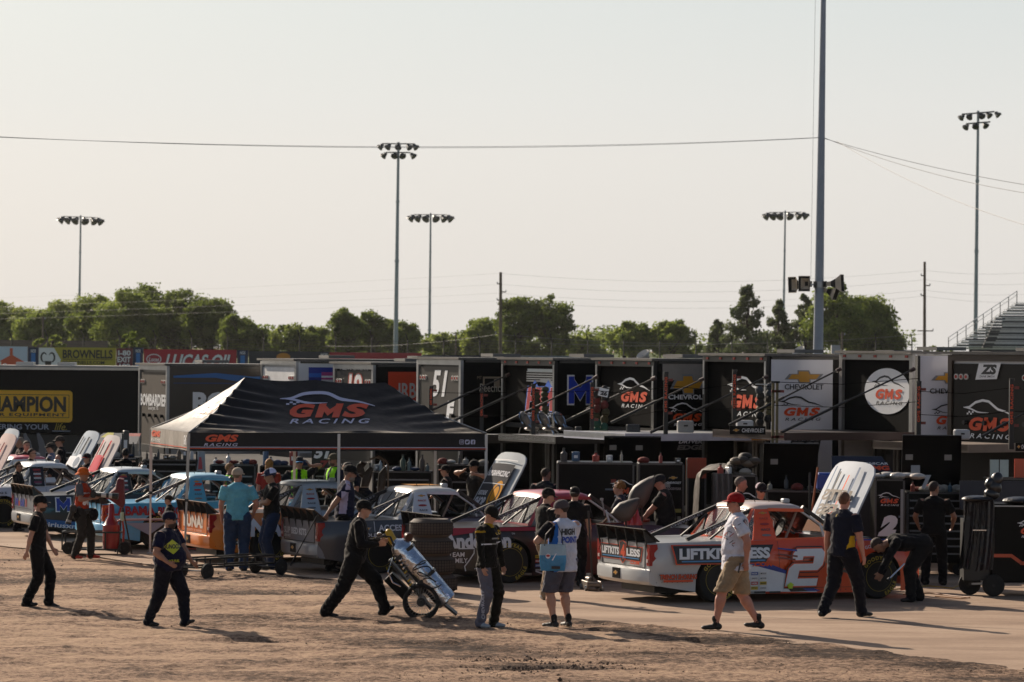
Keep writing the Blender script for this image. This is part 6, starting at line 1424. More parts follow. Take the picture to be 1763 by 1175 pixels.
    # hair
    if hair:
        hm = M(hair[0], rough=.75, var=.35, vs=25, bump=.8, bs=50); st = hair[1]; mb = MB()
        def shell(rx, ry, rz_, cx, cz, cut, mat, thick=.0):
            rings = []; n, m = 20, 12
            for i in range(m + 1):
                t = -math.pi/2 + math.pi*i/m
                r_ = []
                for k in range(n):
                    q = 2*math.pi*k/n; x, y, z = rx*math.cos(t)*math.cos(q), ry*math.cos(t)*math.sin(q), rz_*math.sin(t)
                    x += cx; z += cz; lim = cut(z)
                    if x > lim: x = lim - .004
                    j = 1 + .03*noise.noise((x*60, y*60, z*60)); r_.append(H_(x*j, y*j, z*j))
                rings.append(r_)
            mb.loft(rings, mat)
        if st == 'short': shell(.104, .084, .098, -.018, .040, lambda z: (.085 if z > .075 else (.02 if z > .04 else (-.02 if z > 0 else -.045))), hm)
        elif st == 'buzz': shell(.101, .080, .095, -.016, .037, lambda z: (.080 if z > .08 else (.02 if z > .04 else (-.02 if z > -.01 else -.05))), hm)
        elif st == 'bald': pass
        elif st == 'fringe': shell(.102, .081, .070, -.020, .005, lambda z: (-.02 if z > -.02 else -.05), hm)
        elif st == 'long': shell(.110, .092, .105, -.024, .040, lambda z: (.086 if z > .078 else (.01 if z > .03 else -.01)), hm); shell(.085, .088, .13, -.045, -.06, lambda z: -.01, hm)
        elif st == 'curly':
            for k in range(46):
                a = random.Random(k); v = Vector((a.gauss(-.3, 1), a.gauss(0, 1), a.gauss(.5, .8))).normalized(); p = Vector((v.x*.095 - .018, v.y*.082, v.z*.098 + .035))
                if p.x > .03 and p.z < .07: continue
                mb.sphere(H_(*p), .028, hm, n=8, m=5)
        if mb.v: mb.build('hair', T, smooth=True)
    if beard:
        mb = MB(); bm_ = M(beard, rough=.85, var=.3, vs=30); mb.sphere(H_(.030, 0, -.075), (.066, .062, .050), bm_, R=RH, n=14, m=8); mb.capsule(H_(.089, .024, -.040), H_(.089, -.024, -.040), .007, .007, bm_, n=6); mb.build('beard', T, smooth=True)
    if glasses:
        gm = M(glasses if isinstance(glasses, str) else '#0c0c0e', rough=.12, var=0, spec=.8); mb = MB()
        for sg in (1, -1): mb.sphere(H_(.088, sg*.033, .014), (.010, .030, .020), gm, R=RH, n=12, m=6); mb.bar(H_(.080, sg*.062, .020), H_(-.005, sg*.082, .016), .006, .010, BLACK)
        mb.bar(H_(.092, .012, .018), H_(.092, -.012, .018), .006, .006, BLACK); mb.build('sunglasses', T, smooth=True)
    if not glasses:
        mb = MB()
        for sg in (1, -1): mb.sphere(H_(.084, sg*.031, .016), (.007, .012, .006), M('#191210', rough=.3), R=RH, n=8, m=5); mb.bar(H_(.088, sg*.016, .034), H_(.080, sg*.050, .036), .010, .008, M('#2e2018', rough=.9))
        mb.build('eyes', T, smooth=True)
    if hat:
        kind, hcol = hat[0], hat[1]; bc = hat[2] if len(hat) > 2 else hcol; hm = cloth(hcol, bump=.5, bs=30); bm_ = cloth(bc, bump=.4, bs=30); mb = MB()
        Rr = RH; back = kind == 'backcap'; n = 22
        def dome(rx, ry, rz_, cz, cx=-.012, z_lo=0.0, mat=hm, split=None):
            rings = []
            for i in range(9):
                t = (math.pi/2) * i/8; k_ = max(math.cos(t)**.85, .02)
                rings.append([H_(cx + rx*k_*math.cos(2*math.pi*k/n), ry*k_*math.sin(2*math.pi*k/n), cz + rz_*math.sin(t)) for k in range(n)])
            low = [H_(cx + rx*1.0*math.cos(2*math.pi*k/n), ry*math.sin(2*math.pi*k/n), cz - .022 - (.012 if math.cos(2*math.pi*k/n) < 0 else 0)) for k in range(n)]
            mb.loft([low] + rings, mat)
        if kind in ('cap', 'backcap'):
            dome(.113, .092, .092, .052)
            sg = -1 if back else 1; vs = []; m_ = 11
            for r_, dz in ((0, 0), (1, -.012)):
                for k in range(m_):
                    q = rad(-62 + 124*k/(m_-1)); rr = .098 + r_*.078*math.cos(q*.95)**.6; vs.append(H_(-.012 + sg*(rr*math.cos(q)), (.088 + .004*r_)*math.sin(q)*1.02, .040 + dz - .018*(math.sin(q)**2)*(1 if r_ else .6)))
            top = [v + RH @ Vector((0, 0, .007)) for v in vs]
            mb.add(vs + top, [(k, k+1, m_+k+1, m_+k) for k in range(m_-1)] + [(2*m_+k, 3*m_+k, 3*m_+k+1, 2*m_+k+1) for k in range(m_-1)] + [(m_+k, m_+k+1, 3*m_+k+1, 3*m_+k) for k in range(m_-1)], bm_)
            mb.sphere(H_(-.012, 0, .146), .008, hm, n=6, m=4)
            if kind == 'cap' and len(hat) > 3:     # light mesh back
                mb2 = MB(); c = cloth(hat[3], bump=.3); rings = []
                for i in range(8):
                    t = (math.pi/2) * i/8; k_ = math.cos(t)**.85; rings.append([H_(-.012 + .116*k_*math.cos(q), .095*k_*math.sin(q), .052 + .094*math.sin(t)) for q in np.linspace(rad(75), rad(285), 14)])
                mb2.loft(rings, c, closed=False); mb2.build('cap_mesh', T, smooth=True)
        elif kind == 'bucket':
            dome(.112, .094, .088, .060); rings = []
            for r_, z in ((.112, .052), (.135, .030), (.165, .008), (.168, .003), (.13, .022)): rings.append([H_(-.012 + r_*math.cos(2*math.pi*k/n), r_*.9*math.sin(2*math.pi*k/n), z) for k in range(n)])
            mb.loft(rings, bm_, caps=False)
        elif kind == 'wide':
            dome(.108, .090, .10, .055); rings = []
            for r_, z in ((.108, .045), (.20, .050), (.21, .052), (.20, .044)): rings.append([H_(-.012 + r_*math.cos(2*math.pi*k/n), r_*math.sin(2*math.pi*k/n), z + .02*math.sin(2*math.pi*k/n)**2) for k in range(n)])
            mb.loft(rings, bm_, caps=False)
        mb.build('cap' if 'cap' in kind else 'hat', T, smooth=True)
    info = dict(T=T, bvh=bvh, pel=pel, up=up, fw=fwT, lf=lfT, k=k, H=H_, ch=ch, B=B, body=body, shirt=SH, pants=PT)
    PEOPLE.append(info); return info
def recolor(p, mat, cond, which='shirt'):
    me = p['body'].data; me.materials.append(mat); idx = len(me.materials) - 1; src = [i for i, m in enumerate(me.materials) if m == p[which]]
    n = len(me.polygons); cen = np.empty(n*3, np.float32); me.polygons.foreach_get('center', cen); cen = cen.reshape(-1, 3); mi = np.empty(n, np.int32); me.polygons.foreach_get('material_index', mi)
    q = cen - np.array(p['pel']); t, a, b = q @ np.array(p['up']), q @ np.array(p['fw']), q @ np.array(p['lf'])
    ok = np.isin(mi, src) & cond(t, a, b, cen[:, 2]); mi[ok] = idx; me.polygons.foreach_set('material_index', mi)
def print_on(p, t, side, w, h, off=0.0, vdir='front', name='print', lift=.010):
    """Decal pressed onto the figure's clothes. vdir front/back/left/right; t = height up the spine of its centre; off = sideways shift"""
    n = {'front': p['fw'], 'back': -p['fw'], 'left': p['lf'], 'right': -p['lf']}[vdir] if isinstance(vdir, str) else (p['fw']*math.cos(rad(vdir)) + p['lf']*math.sin(rad(vdir))); u = p['up'].cross(n).normalized(); c = p['pel'] + p['up']*t + u*off
    def pj(q):
        hit = p['bvh'].ray_cast(q + n*(.6 if vdir in ('front', 'back') else .24*p['B']), -n, 1.0); return hit[0] if hit[0] else q
    D = Decal(c - u*w/2 - p['up']*h/2, u, p['up'], proj=pj, lift=lift + .004); D.fine = .03; D.n = n.copy(); D._w, D._h = w, h
    return D
# local x forward, y left, z up.  face: 0 = towards the right of the picture, 90 = away, 180 = left, 270 = towards the camera
YW = vinyl('#c9a51c'); WHT = vinyl('#d8d8dc')
def legsw(a, b): return a, b
# --- foreground walkers
p = person('bearded man in black tee and black cap walking at the far left', 64, 1047, 850, 0, feet=((.17, .06, .02, -.25), (-.16, -.07, .015, .1)), hands=((.24, .22, .84, .7, 0, -.7), (-.16, -.27, .80, -.4, 0, -.9)), shirt='#0e0e11', pants='#0d0d0f', hat=('cap', '#0e0e10'), hair=('#2e2219', 'short'), beard='#3a281c', skin='fair', vox=.011, head=(0, 4, 0), loose=1.05)
p = person('heavy man in navy team polo and cap walking right, sunglasses on', 287, 1080, 876, 338, feet=((.27, .08, .02, .35), (-.27, -.09, .01, .0)), hands=((.33, .20, .98, .8, 0, -.5), (.20, -.34, 1.00, .9, .1, -.35)), elbows=((-.7, .5, -.4), (-.8, -.4, -.4)), shirt='#10132c', pants='#0d0f1a', build=1.24, belly=.075, hat=('cap', '#11132a'), hair=('#2a211b', 'buzz'), beard='#3b2a20', glasses='#15151a', skin='tan', vox=.011, loose=1.0, collar='#10132c')
D = print_on(p, .30, 0, .34, .30, .03, -50); D.poly([(.02, .15), (.17, .04), (.32, .15), (.17, .26)], vinyl('#b5b822')); D.text('SUNOCO', .04, .12, .27, .07, DARKT, .05, .15); D.build('print', p['T'])
D = print_on(p, .10, 0, .22, .06, .04, -50); D.text('RACE FUEL', 0, 0, .20, .04, vinyl('#b5b822'), .03); D.build('print', p['T'])
p = person('man in black sweater and cap pushing the silver bottle cart', 609, 1064, 862, 0, feet=((.44, .06, .05, .55), (-.40, -.07, .01, -.05)), hands=((.36, .13, 1.10, 1, 0, .1), (.34, -.16, 1.07, 1, 0, .1)), lean=8, shirt='#121214', sleeve='long', pants='#0e0e10', hat=('cap', '#141312'), hair=('#2d2118', 'short'), glasses=True, skin='fair', hgt=1.80, vox=.011, head=(0, 8, 0), elbows=((-.5, .4, -.8), (-.5, -.4, -.8)), build=1.08, belly=.02, loose=1.15)
p = person('racer in black and grey fire suit looking down, standing alone', 838, 1081, 868, 325, feet=((.05, .10, 0, 0, 15), (-.04, -.11, 0, 0, -5)), hands=((.10, .27, .83), (.10, -.25, .86, .4, .2, -.8)), shirt='#15130f', sleeve='long', pants='#18150f', shoes='#8f959c', hat=('cap', '#15120f'), hair=('#231912', 'short'), skin='fair', vox=.011, head=(0, 28, 0), collar='#a3831f', build=1.0)
mb = MB()
D = print_on(p, .42, 0, .14, .05, .10, 'back'); D.rect(0, 0, .14, .05, YW); D.build('print', p['T'])
D = print_on(p, .36, 0, .34, .26, 0, 'left'); D.rect(.02, .18, .10, .03, YW); D.rect(.03, .11, .11, .022, YW); D.rect(.02, .06, .10, .018, WHT); D.rect(.20, .12, .08, .03, YW); D.build('print', p['T'])
D = print_on(p, .36, 0, .34, .26, 0, 'right'); D.rect(.05, .20, .10, .03, YW); D.rect(.06, .13, .11, .026, YW); D.rect(.20, .04, .10, .018, WHT); D.build('print', p['T'])
recolor(p, cloth('#5c5b66'), lambda t, a, b, z: (b < -.075) & (a > -.09) & (z < .88), 'pants'); D = print_on(p, -.58, 0, .10, .5, -.02, -65); D.text('CHEVROLET', .07, .02, .42, .045, vinyl('#b9b9c4'), .02, rot=rad(90)); D.build('print', p['T'])
recolor(p, cloth('#8d8b86'), lambda t, a, b, z: ((np.abs(t - .36) < .010) | (np.abs(t - .28) < .008)) & (np.abs(b) < .07))
recolor(p, cloth('#a8831c'), lambda t, a, b, z: ((np.abs(b) > .15) & (np.abs(t - .46) < .014)))
H_ = p['H']
p = person('man in white and blue HIGH POINT jersey and grey shorts with a blue bag', 968, 1081, 858, 128, feet=((.03, .13, 0, 0, 20), (.02, -.12, 0, 0, -10)), hands=((.30, .20, 1.22, .4, -.5, .5), (.30, -.06, 1.20, .3, .4, .6)), shirt='#c3c6d2', pants='#4b4b57', legs='shorts', shoes='#1e1a18', sole='#b9ac98', socks='#111111', hat=('cap', '#4a4345', '#8f867f'), hair=('#2a1d15', 'short'), beard='#4a3325', skin='fair', build=1.17, belly=.03, vox=.011, head=(30, 12, 0), loose=1.08, hem=-.16, elbows=((0, .8, -.7), (0, -.8, -.7)))
D = print_on(p, .34, 0, .34, .24, -.02, 'back'); D.text('HIGH', .05, .13, .24, .09, DARKT, .06, .1); D.text('POINT', .05, .02, .28, .09, vinyl('#1d3f9a'), .06, .1); D.build('print', p['T'])
recolor(p, cloth('#14141a'), lambda t, a, b, z: b > .205); recolor(p, cloth('#2a66b4'), lambda t, a, b, z: (b > .165) & (b <= .205)); recolor(p, cloth('#2a66b4'), lambda t, a, b, z: (a > .02) & (t > .3))
JM = p
def redcap():
    p = person('man in red cap, white graphic tee and khaki shorts walking left', 1268, 1085, 842, 180, feet=((.27, .08, .0, 0), (-.28, -.09, .01, .12)), hands=((-.10, .27, .90, 0, 0, -1), (.06, -.26, .84, .2, 0, -1)), shirt='#c6c6cf', pants='#8d7a62', legs='shorts', shoes='#16130f', socks='#131210', hat=('cap', '#8e1418'), hair=('#3a2b20', 'short'), glasses=True, skin='red', build=1.17, belly=.03, vox=.011, loose=1.08, hem=-.15)
    D = print_on(p, .30, 0, .40, .46, -.0, 'left')
    r = random.Random(5); R1, G1, Y1 = vinyl('#8e2a22'), vinyl('#3a3538'), vinyl('#b08a2a')
    D.ell(.28, .34, .045, .10, G1, 14); D.ell(.285, .345, .032, .08, R1, 14); D.ell(.29, .37, .022, .045, Y1, 10)
    for k in range(16): x, y = r.uniform(.02, .34), r.uniform(.05, .40); D.line([(x, y), (x + r.uniform(-.05, .05), y + r.uniform(-.05, .05))], .009, r.choice([R1, G1, R1]))
    for k in range(4): D.line([(.27 + .02*k, .20), (.29 + .02*k, .03)], .011, G1 if k % 2 else R1)
    D.build('print', p['T']); return p
RC = redcap()
p = person('broad man in navy and yellow polo walking away on the right', 1450, 1063, 840, 48, feet=((-.27, .13, .02, .25, 0), (.27, -.13, .0, 0, -20)), hands=((.02, .30, .84), (.06, -.32, .82)), shirt='#0f1424', pants='#0b0d17', hair=('#5a3a28', 'buzz'), skin='red', build=1.12, vox=.011, loose=1.02, collar='#0f1424', head=(10, 0, 0), glasses=True)
recolor(p, cloth('#b8921a'), lambda t, a, b, z: (b < -.125) & (b > -.30) & (t < .22 ) & (a < .03) & (b < -.125 - (t + .05)*.18))
D = print_on(p, .50, 0, .06, .04, .0, 'back'); D.text('S', 0, 0, .03, .035, YW, .03, .2); D.build('print', p['T'])
# photographer
p = person('photographer in orange bucket hat and numbered orange vest with a long lens', 140, 962, 803, 350, feet=((.16, .10, .0, 0, 8), (-.10, -.12, .0, 0, -12)), hands=((.34, .10, 1.22, 1, 0, .1), (.24, -.10, 1.18, 1, 0, .2)), shirt='#56565a', pants='#2d2a27', shoes='#b5341c', hat=('bucket', '#c05a1c'), hair=None, skin='tan', elbows=((-.2, .7, -.8), (-.3, -.7, -.8)), vox=.0125, build=1.02)
PH = p
recolor(p, cloth('#a8391c'), lambda t, a, b, z: (np.abs(b) < .175) & (t > .0) & (t < .53) & ((a > -.2)) & (np.abs(b) < .19 - np.maximum(0, t - .38)*.35))
D = print_on(p, .22, 0, .26, .36, .02, -45); D.text('USNWC', .02, .28, .22, .03, WHT, .02); D.text('84', .04, .06, .16, .12, WHT, .08); D.build('print', p['T'])
# --- second line of people by the trucks
person('black capped boy in dark tee standing by the light blue truck', 291, 968, 851, 180, feet=((0, .1, 0), (0.02, -.1, 0)), hands=((.22, .15, 1.25, .1, 0, 1), (.02, -.25, .82)), shirt='#1a1a1c', pants='#15120f', hat=('cap', '#2a231c'), hair=('#2a1f16', 'short'), skin='fair', vox=.016)
p = person('man in turquoise shirt and beige cap seen from behind in jeans', 408, 983, 803, 95, feet=((.0, .13, 0), (.02, -.11, 0, 0, -15)), hands=((.10, .27, .90), (.14, -.27, .95)), shirt='#5f9fb0', pants='#23344f', hat=('cap', '#a39584'), hair=('#6a5a4a', 'buzz'), skin='red', build=1.14, vox=.013, head=(-35, 0, 0), loose=1.08, shoes='#2a2018')
person('man in black polo and blue jeans with crossed arms and white backed cap', 467, 980, 804, 200, feet=((.02, .11, 0), (.0, -.13, 0)), hands=((.22, -.10, 1.16, .3, -1, .2, .8), (.24, .08, 1.12, .3, 1, .1, .8)), elbows=((.1, .7, -.8), (.1, -.7, -.8)), shirt='#0f0f10', pants='#1d2c47', hat=('cap', '#1d2740', '#1d2740', '#b5bcd8'), hair=('#2a1d15', 'short'), skin='tan', build=1.05, vox=.013, glasses=True, head=(0, 8, 0), shoes='#1a1512')
p = person('tall grey-bearded man in navy and white polo pulling the flat wagon', 590, 986, 803, 8, feet=((.30, .08, .0, 0), (-.22, -.08, .02, -.1)), hands=((-.02, .26, .86), (-.30, -.24, .93, -.4, 0, -.8)), shirt='#1a1d33', pants='#100f10', hat=('cap', '#121213'), hair=('#5d5550', 'short'), beard='#7a7068', glasses=True, skin='tan', vox=.013, build=1.06, lean=5, hgt=1.93, head=(0, 14, 0), belly=.02)
recolor(p, cloth('#a89fb8'), lambda t, a, b, z: (t < .40) & (a > -.09) & (a < .03) & (b < 0)); recolor(p, cloth('#a89fb8'), lambda t, a, b, z: (t > .44) & (a > -.03) & (a < .05) & (b < 0)); PULL = p
person('tall man in long black shirt and khaki trousers behind the jersey man', 938, 1032, 838, 25, feet=((.04, .10, 0), (-.05, -.10, 0)), hands=((.24, .12, 1.10, .8, 0, .3), (.22, -.14, 1.08, .8, 0, .3)), shirt='#141516', pants='#8a7660', shoes='#b5b1ab', hat=('cap', '#15110f'), hair=('#2a1c14', 'short'), skin='fair', build=1.10, vox=.013, head=(0, 15, 0), loose=1.02, belly=.01)
person('man in black tee and backwards black cap facing the crimson truck', 988, 1010, 836, 80, feet=((0, .12, 0), (0, -.12, 0)), hands=((.2, .2, 1.0), (.02, -.28, .88)), shirt='#121113', pants='#141315', hat=('backcap', '#121113'), hair=('#2a1c14', 'short'), skin='fair', build=1.1, vox=.014)
person('short haired man in dark tee behind the crimson cab, back turned', 938, 968, 803, 70, shirt='#26262a', pants='#141315', hair=('#3a2819', 'buzz'), skin='red', build=1.1, vox=.015, hands=((.2, .2, 1.05), (.2, -.2, 1.05)), head=(-30, 5, 0))
person('blond curly haired youth in grey shirt behind the crimson truck hood', 1067, 994, 826, 170, shirt='#2c2e3a', pants='#141315', hair=('#7d5526', 'curly'), skin='fair', build=.95, vox=.015, hands=((.3, .1, 1.0), (.3, -.1, 1.0)))
person('man in black tee and headband cap working with his hands behind the silver tail', 1147, 996, 819, 172, shirt='#141415', pants='#121213', hat=('cap', '#1d1d22'), hair=('#3a2b20', 'buzz'), skin='red', build=1.15, vox=.014, hands=((.40, .10, 1.02, 1, 0, -.2), (.42, -.08, .98, 1, 0, -.2)), elbows=((-.3, .3, -.9), (-.3, -.3, -.9)), head=(0, 22, 0), lean=6, hgt=1.80, belly=.03)
person('grey haired man in dark tee standing behind the orange cab', 1270, 1010, 817, 0, shirt='#191a1c', pants='#141315', hair=('#5d534c', 'buzz'), skin='red', build=1.12, vox=.015, head=(0, 10, 0))
person('man in black shirt and white backed cap facing the camera behind the orange roof', 1307, 1012, 829, 290, shirt='#131315', pants='#141315', hat=('cap', '#1a1418', '#2a2428', '#b0a0a8'), hair=('#2a1d15', 'short'), skin='fair', glasses=True, vox=.015, head=(0, 12, 0))
# wheel changer bending at the front wheel
person('crew member in black bending over the front wheel of the orange truck', 1578, 1036, 918, 188, feet=((.12, .12, 0, 0, 15), (-.08, -.14, 0)), hands=((.62, .08, .42, .5, 0, -.8), (.52, -.10, .38, .7, 0, -.6)), lean=86, hip=(-.10, .90), shirt='#101014', sleeve='long', pants='#0d0d10', hair=('#33231a', 'short'), skin='tan', vox=.012, head=(0, 75, 0), knees=((1, .1, 0), (1, -.1, 0)), build=1.06, elbows=((-.2, .5, .2), (-.2, -.5, .2)), loose=1.1, hgt=1.82)
person('man in black tee standing at the open tool cabinet, back to the camera', 1607, 1008, 826, 80, feet=((0, .14, 0), (0, -.16, 0)), hands=((.25, .28, 1.0), (.22, -.30, 1.0)), shirt='#09090b', pants='#08080a', hair=('#2a1a12', 'short'), skin='tan', build=1.08, vox=.013, head=(-40, 5, 0))
person('crew member crouching beyond the silver bed with a blue wristband', 1285, 1012, 960, 185, feet=((.1, .12, 0), (-.15, -.12, 0)), hip=(-.15, .42), lean=25, hands=((.55, .1, .55, 1, 0, 0), (.62, -.1, .50, 1, 0, 0)), shirt='#15151a', pants='#101014', hair=('#2a1d15', 'short'), skin='fair', vox=.016, hgt=1.75) if False else None
# tent background
vest_lady = person('blond woman in green vest looking right under the tent', 393, 935, 795, 10, shirt='#16353a', pants='#14161c', hair=('#8a6238', 'short'), glasses=True, skin='fair', vox=.018, build=.95)
person('long haired blonde in red shirt with her back turned under the tent', 462, 930, 788, 80, shirt='#8a2620', pants='#1c2430', hair=('#8a5a26', 'long'), skin='red', vox=.018)
VEST = cloth('#8fd81c')
def vest(p):
    recolor(p, VEST, lambda t, a, b, z: (t > .02) & (t < .56) & (np.abs(b) < .165) & (np.abs(b) > .035 + .0*t))
for a in (('broad man in green vest raising a hand to his blue cap', 514, 932, 784, 275, '#14161a', ('cap', '#2a2c30', '#3f86b8'), None), ('man in green vest and camouflage cap by the white tent leg', 575, 932, 779, 215, '#1a2030', ('cap', '#4c4636'), '#5c4a3a')):
    p = person(a[0], a[1], a[2], a[3], a[4], shirt=a[5], pants='#15161a', hat=a[6], hair=('#2a1d15', 'short'), skin='tan', beard=a[7], glasses=True, vox=.017, build=1.1, hands=((.1, .22, 1.58, .1, 0, 1), (.1, -.3, 1.0)) if '514' in str(a) else ((.2, .1, 1.0), (.2, -.1, 1.0))); vest(p)
person('man in dark cap half hidden behind the white tent leg', 600, 928, 794, 240, shirt='#141416', hat=('cap', '#15151a'), hair=('#2a1d15', 'short'), skin='fair', vox=.018)
person('man bending forward with bare shoulder behind the grey cab', 622, 930, 792, 200, shirt='#131722', hair=('#241912', 'short'), skin='fair', vox=.018, lean=35, hip=(-.1, .88), hgt=1.8, hands=((.4, .2, .9), (.4, -.2, .9)))
person('man in profile with black and orange cap under the tent right side', 768, 938, 799, 170, shirt='#151517', hat=('cap', '#161214', '#6a2a1a'), hair=('#2a1d15', 'short'), skin='fair', vox=.017, build=1.05, hands=((.35, .1, 1.05, 1, 0, 0), (.1, -.25, .9)))
person('man in dark tee drinking from a bottle beside the right tent leg', 817, 945, 790, 215, shirt='#1a1a1b', hat=('cap', '#121214'), hair=('#2a1d15', 'short'), skin='tan', vox=.016, build=1.12, hands=((.20, .30, 1.50, .3, -.6, .4), (.24, -.06, 1.55, .2, .4, .6)), elbows=((.1, .8, .1), (.1, -.8, -.1)), glasses=True)
vest(vest_lady)
person('dark man standing in the shade beneath the tent', 700, 925, 800, 250, shirt='#0f0f10', hair=('#1a1410', 'short'), hat=('cap', '#101012'), skin='tan', vox=.018)
# left background between the white trucks
for a in (('man with sunglasses in dark tee between the two left white cabs', 52, 900, 770, 350, '#17171b', None, ('#2d1c12', 'buzz'), True, 'fair'),
          ('short haired man bending behind the leftmost white hood', 44, 888, 757, 300, '#2a1f20', None, ('#33210f', 'short'), False, 'fair'),
          ('grey haired man at the leftmost grey banners', 35, 880, 751, 200, '#3b2a2a', None, ('#8a7a68', 'short'), False, 'fair'),
          ('man in grey blue shirt and dark cap at the second open hood', 88, 885, 761, 180, '#59627a', ('cap', '#1b1a1c'), ('#2a1d15', 'buzz'), False, 'fair'),
          ('taller man in black shirt with brown hair beyond the blue-grey shirt', 104, 882, 749, 185, '#151417', ('cap', '#3a3430'), ('#6a4a30', 'short'), True, 'fair'),
          ('bald man between the open white hoods', 99, 890, 781, 100, '#1a1a1d', None, None, False, 'red'),
          ('man in black cap with mirrored blue glasses behind the red hood', 150, 900, 779, 225, '#101014', ('cap', '#17141a', '#8a2a1a'), ('#2a1d15', 'short'), '#1f7f9a', 'fair'),
          ('dark haired person behind the light blue cab by the tent leg', 246, 912, 793, 200, '#111114', None, ('#14100e', 'curly'), False, 'tan'),
          ('crouching dark haired man in front of the second white cab', 29, 915, 793, 350, '#1d1b1c', None, ('#2a1a10', 'short'), True, 'tan'),
          ('dark clothed man behind the red-marked hood', 215, 900, 770, 90, '#101013', None, ('#15110f', 'short'), False, 'tan')):
    person(a[0], a[1], a[2], a[3], a[4], shirt=a[5], hat=a[6], hair=a[7], glasses=a[8], skin=a[9], vox=.019, pants='#121214', build=1.02, hands=((.25, .12, 1.0), (.25, -.12, 1.0)))
# ------------------------------------------------------------------ equipment
TINR = M('#8f8f93', rough=.3, metal=.9, var=.2, bump=.25, bs=9); FOIL = M('#c3c9d2', rough=.22, metal=.95, var=.25, vs=6, bump=1.2, bs=7); REDP = paint('#8c1118', rough=.35); VINB = M('#17171a', rough=.33, var=.2, bump=1.8, bs=6, spec=.6); TARP = M('#3a3028', rough=.75, var=.25, bump=1.5, bs=5)
OR2 = paint('#b83c12'); NAVY = M('#12162a', rough=.4, var=.1)
def at(T, p): return Vector(p) - T.location
def pbox(mb, T, x0, y0, x1, y1, d, dep, mat, bev=0.0):
    a, b = W(x0, y1, d), W(x1, y0, d); mb.box(((a.x+b.x)/2 - T.location.x, d + dep/2 - T.location.y, (a.z+b.z)/2 - T.location.z), (b.x-a.x, dep, b.z-a.z), mat, bev=bev); return mb
# --- silver bottle cart
P0 = G(725, 1069); d = P0.y; T = thing('bottle_cart', 'silver foil wrapped bottle cart tilted back on two spoked wheels', 'hand cart', (P0.x, d, 0))
def q(px, py, dy=0.0): return at(T, W(px, py, d)) + Vector((0, dy, 0))
c0 = q(725, 1037); rw = c0.z
for dy in (-.02, .52):
    cc = c0 + Vector((0, dy, 0)); mb = MB(); N = 36
    mb.loft([[cc + Vector(((rw - .030 + .030*math.cos(b))*math.cos(a), .030*math.sin(b), (rw - .030 + .030*math.cos(b))*math.sin(a))) for b in np.linspace(0, 2*math.pi, 8, endpoint=False)] for a in np.linspace(0, 2*math.pi, N + 1)], RUBBER, caps=False)
    w_ = mb.build('wheel', T, smooth=True); mb = MB()
    for a in np.linspace(0, 2*math.pi, 28, endpoint=False): mb.cyl(cc + Vector((.03*math.cos(a + .4), 0, .03*math.sin(a + .4))), cc + Vector(((rw-.04)*math.cos(a), 0, (rw-.04)*math.sin(a))), .0022, STEEL, n=4)
    mb.build('spokes', w_); mb = MB(); mb.cyl(cc - Vector((0, .05, 0)), cc + Vector((0, .05, 0)), .028, BLACK, n=10); mb.cyl(cc - Vector((0, .012, 0)), cc + Vector((0, .012, 0)), rw*.24, M('#1c1c1e', rough=.5), n=20); mb.build('hub', w_, smooth=True)
mb = MB(); mb.cyl(c0 + Vector((0, -.02, 0)), c0 + Vector((0, .52, 0)), .014, STEEL, n=8); mb.build('axle', T)
A, B_ = q(684, 942, .25), q(768, 1040, .25); ax = (B_ - A).normalized(); nr = Vector((-ax.z, 0, ax.x)) * 1.0
if nr.z < 0: nr = -nr
for k, dy in enumerate((-.13, .13)):
    mb = MB(); a, b = A + Vector((0, dy, 0)) + nr*.02, B_ + Vector((0, dy, 0)) + nr*.02
    x_, y_, z_ = frame_of(b - a); L = (b - a).length
    mb.lathe([(.03, -.10), (.05, -.07), (.12, -.02), (.15, .06), (.153, L*.5), (.15, L - .02), (.13, L), (.001, L)], a, b - a, FOIL, n=24); mb.build('gas_bottle', T, smooth=True)
mb = MB()
for t in (.12, .56): c = A.lerp(B_, t) + nr*.02; mb.bar(c + Vector((0, -.27, 0)), c + Vector((0, .27, 0)), .05, .325, BLACK, up=nr)
mb.build('strap', T)
mb = MB(); mb.bar(q(682, 955, .25) - nr*.14, q(752, 1040, .25) - nr*.12, .5, .03, BLACK, up=nr); mb.box(q(770, 1047, .25) , (.34, .5, .03), BLACK, Matrix.Rotation(rad(38), 3, 'Y')); mb.bar(q(690, 975, .25) - nr*.25, q(722, 1012, .25) - nr*.22, .36, .16, GLOSSBLK, up=nr)
mb.bar(q(722, 1010, .0), c0, .03, .03, BLACK); mb.bar(q(722, 1010, .5), c0 + Vector((0, .5, 0)), .03, .03, BLACK); mb.build('frame', T)
mb = MB(); 
for dy in (.05, .45): mb.tube([q(700, 965, dy) - nr*.1, q(672, 925, dy), q(660, 924, dy), q(646, 929, dy)], .015, BLACK, n=8)
mb.build('handle', T)
mb = MB(); mb.capsule(q(669, 918, .15), q(677, 934, .15), .055, .06, M('#b08c12', rough=.4), n=14); mb.build('valve_cap', T, smooth=True)
mb = MB(); mb.cyl(q(701, 925, .2), q(704, 927, .15), .065, M('#3d1d15', rough=.4), n=20); mb.cyl(q(652, 922, .2), q(653, 923, .13), .04, CHROME, n=16); mb.build('pressure_gauge', T, smooth=True)
mb = MB(); R_ = random.Random(2)
for k in range(9):
    a = q(700 + 3*k, 955 + 7*k, -.02); mb.cyl(a - nr*.1, a - nr*.13 + Vector((0, -.06, 0)), .014, R_.choice([CHROME, BLACK, M('#b08c12', rough=.4), STEEL]), n=8)
mb.tube([q(676, 960, .0), q(668, 985, -.03), q(676, 1003, -.02), q(690, 1010, .0)], .012, CHROME, n=6); mb.build('fittings', T)
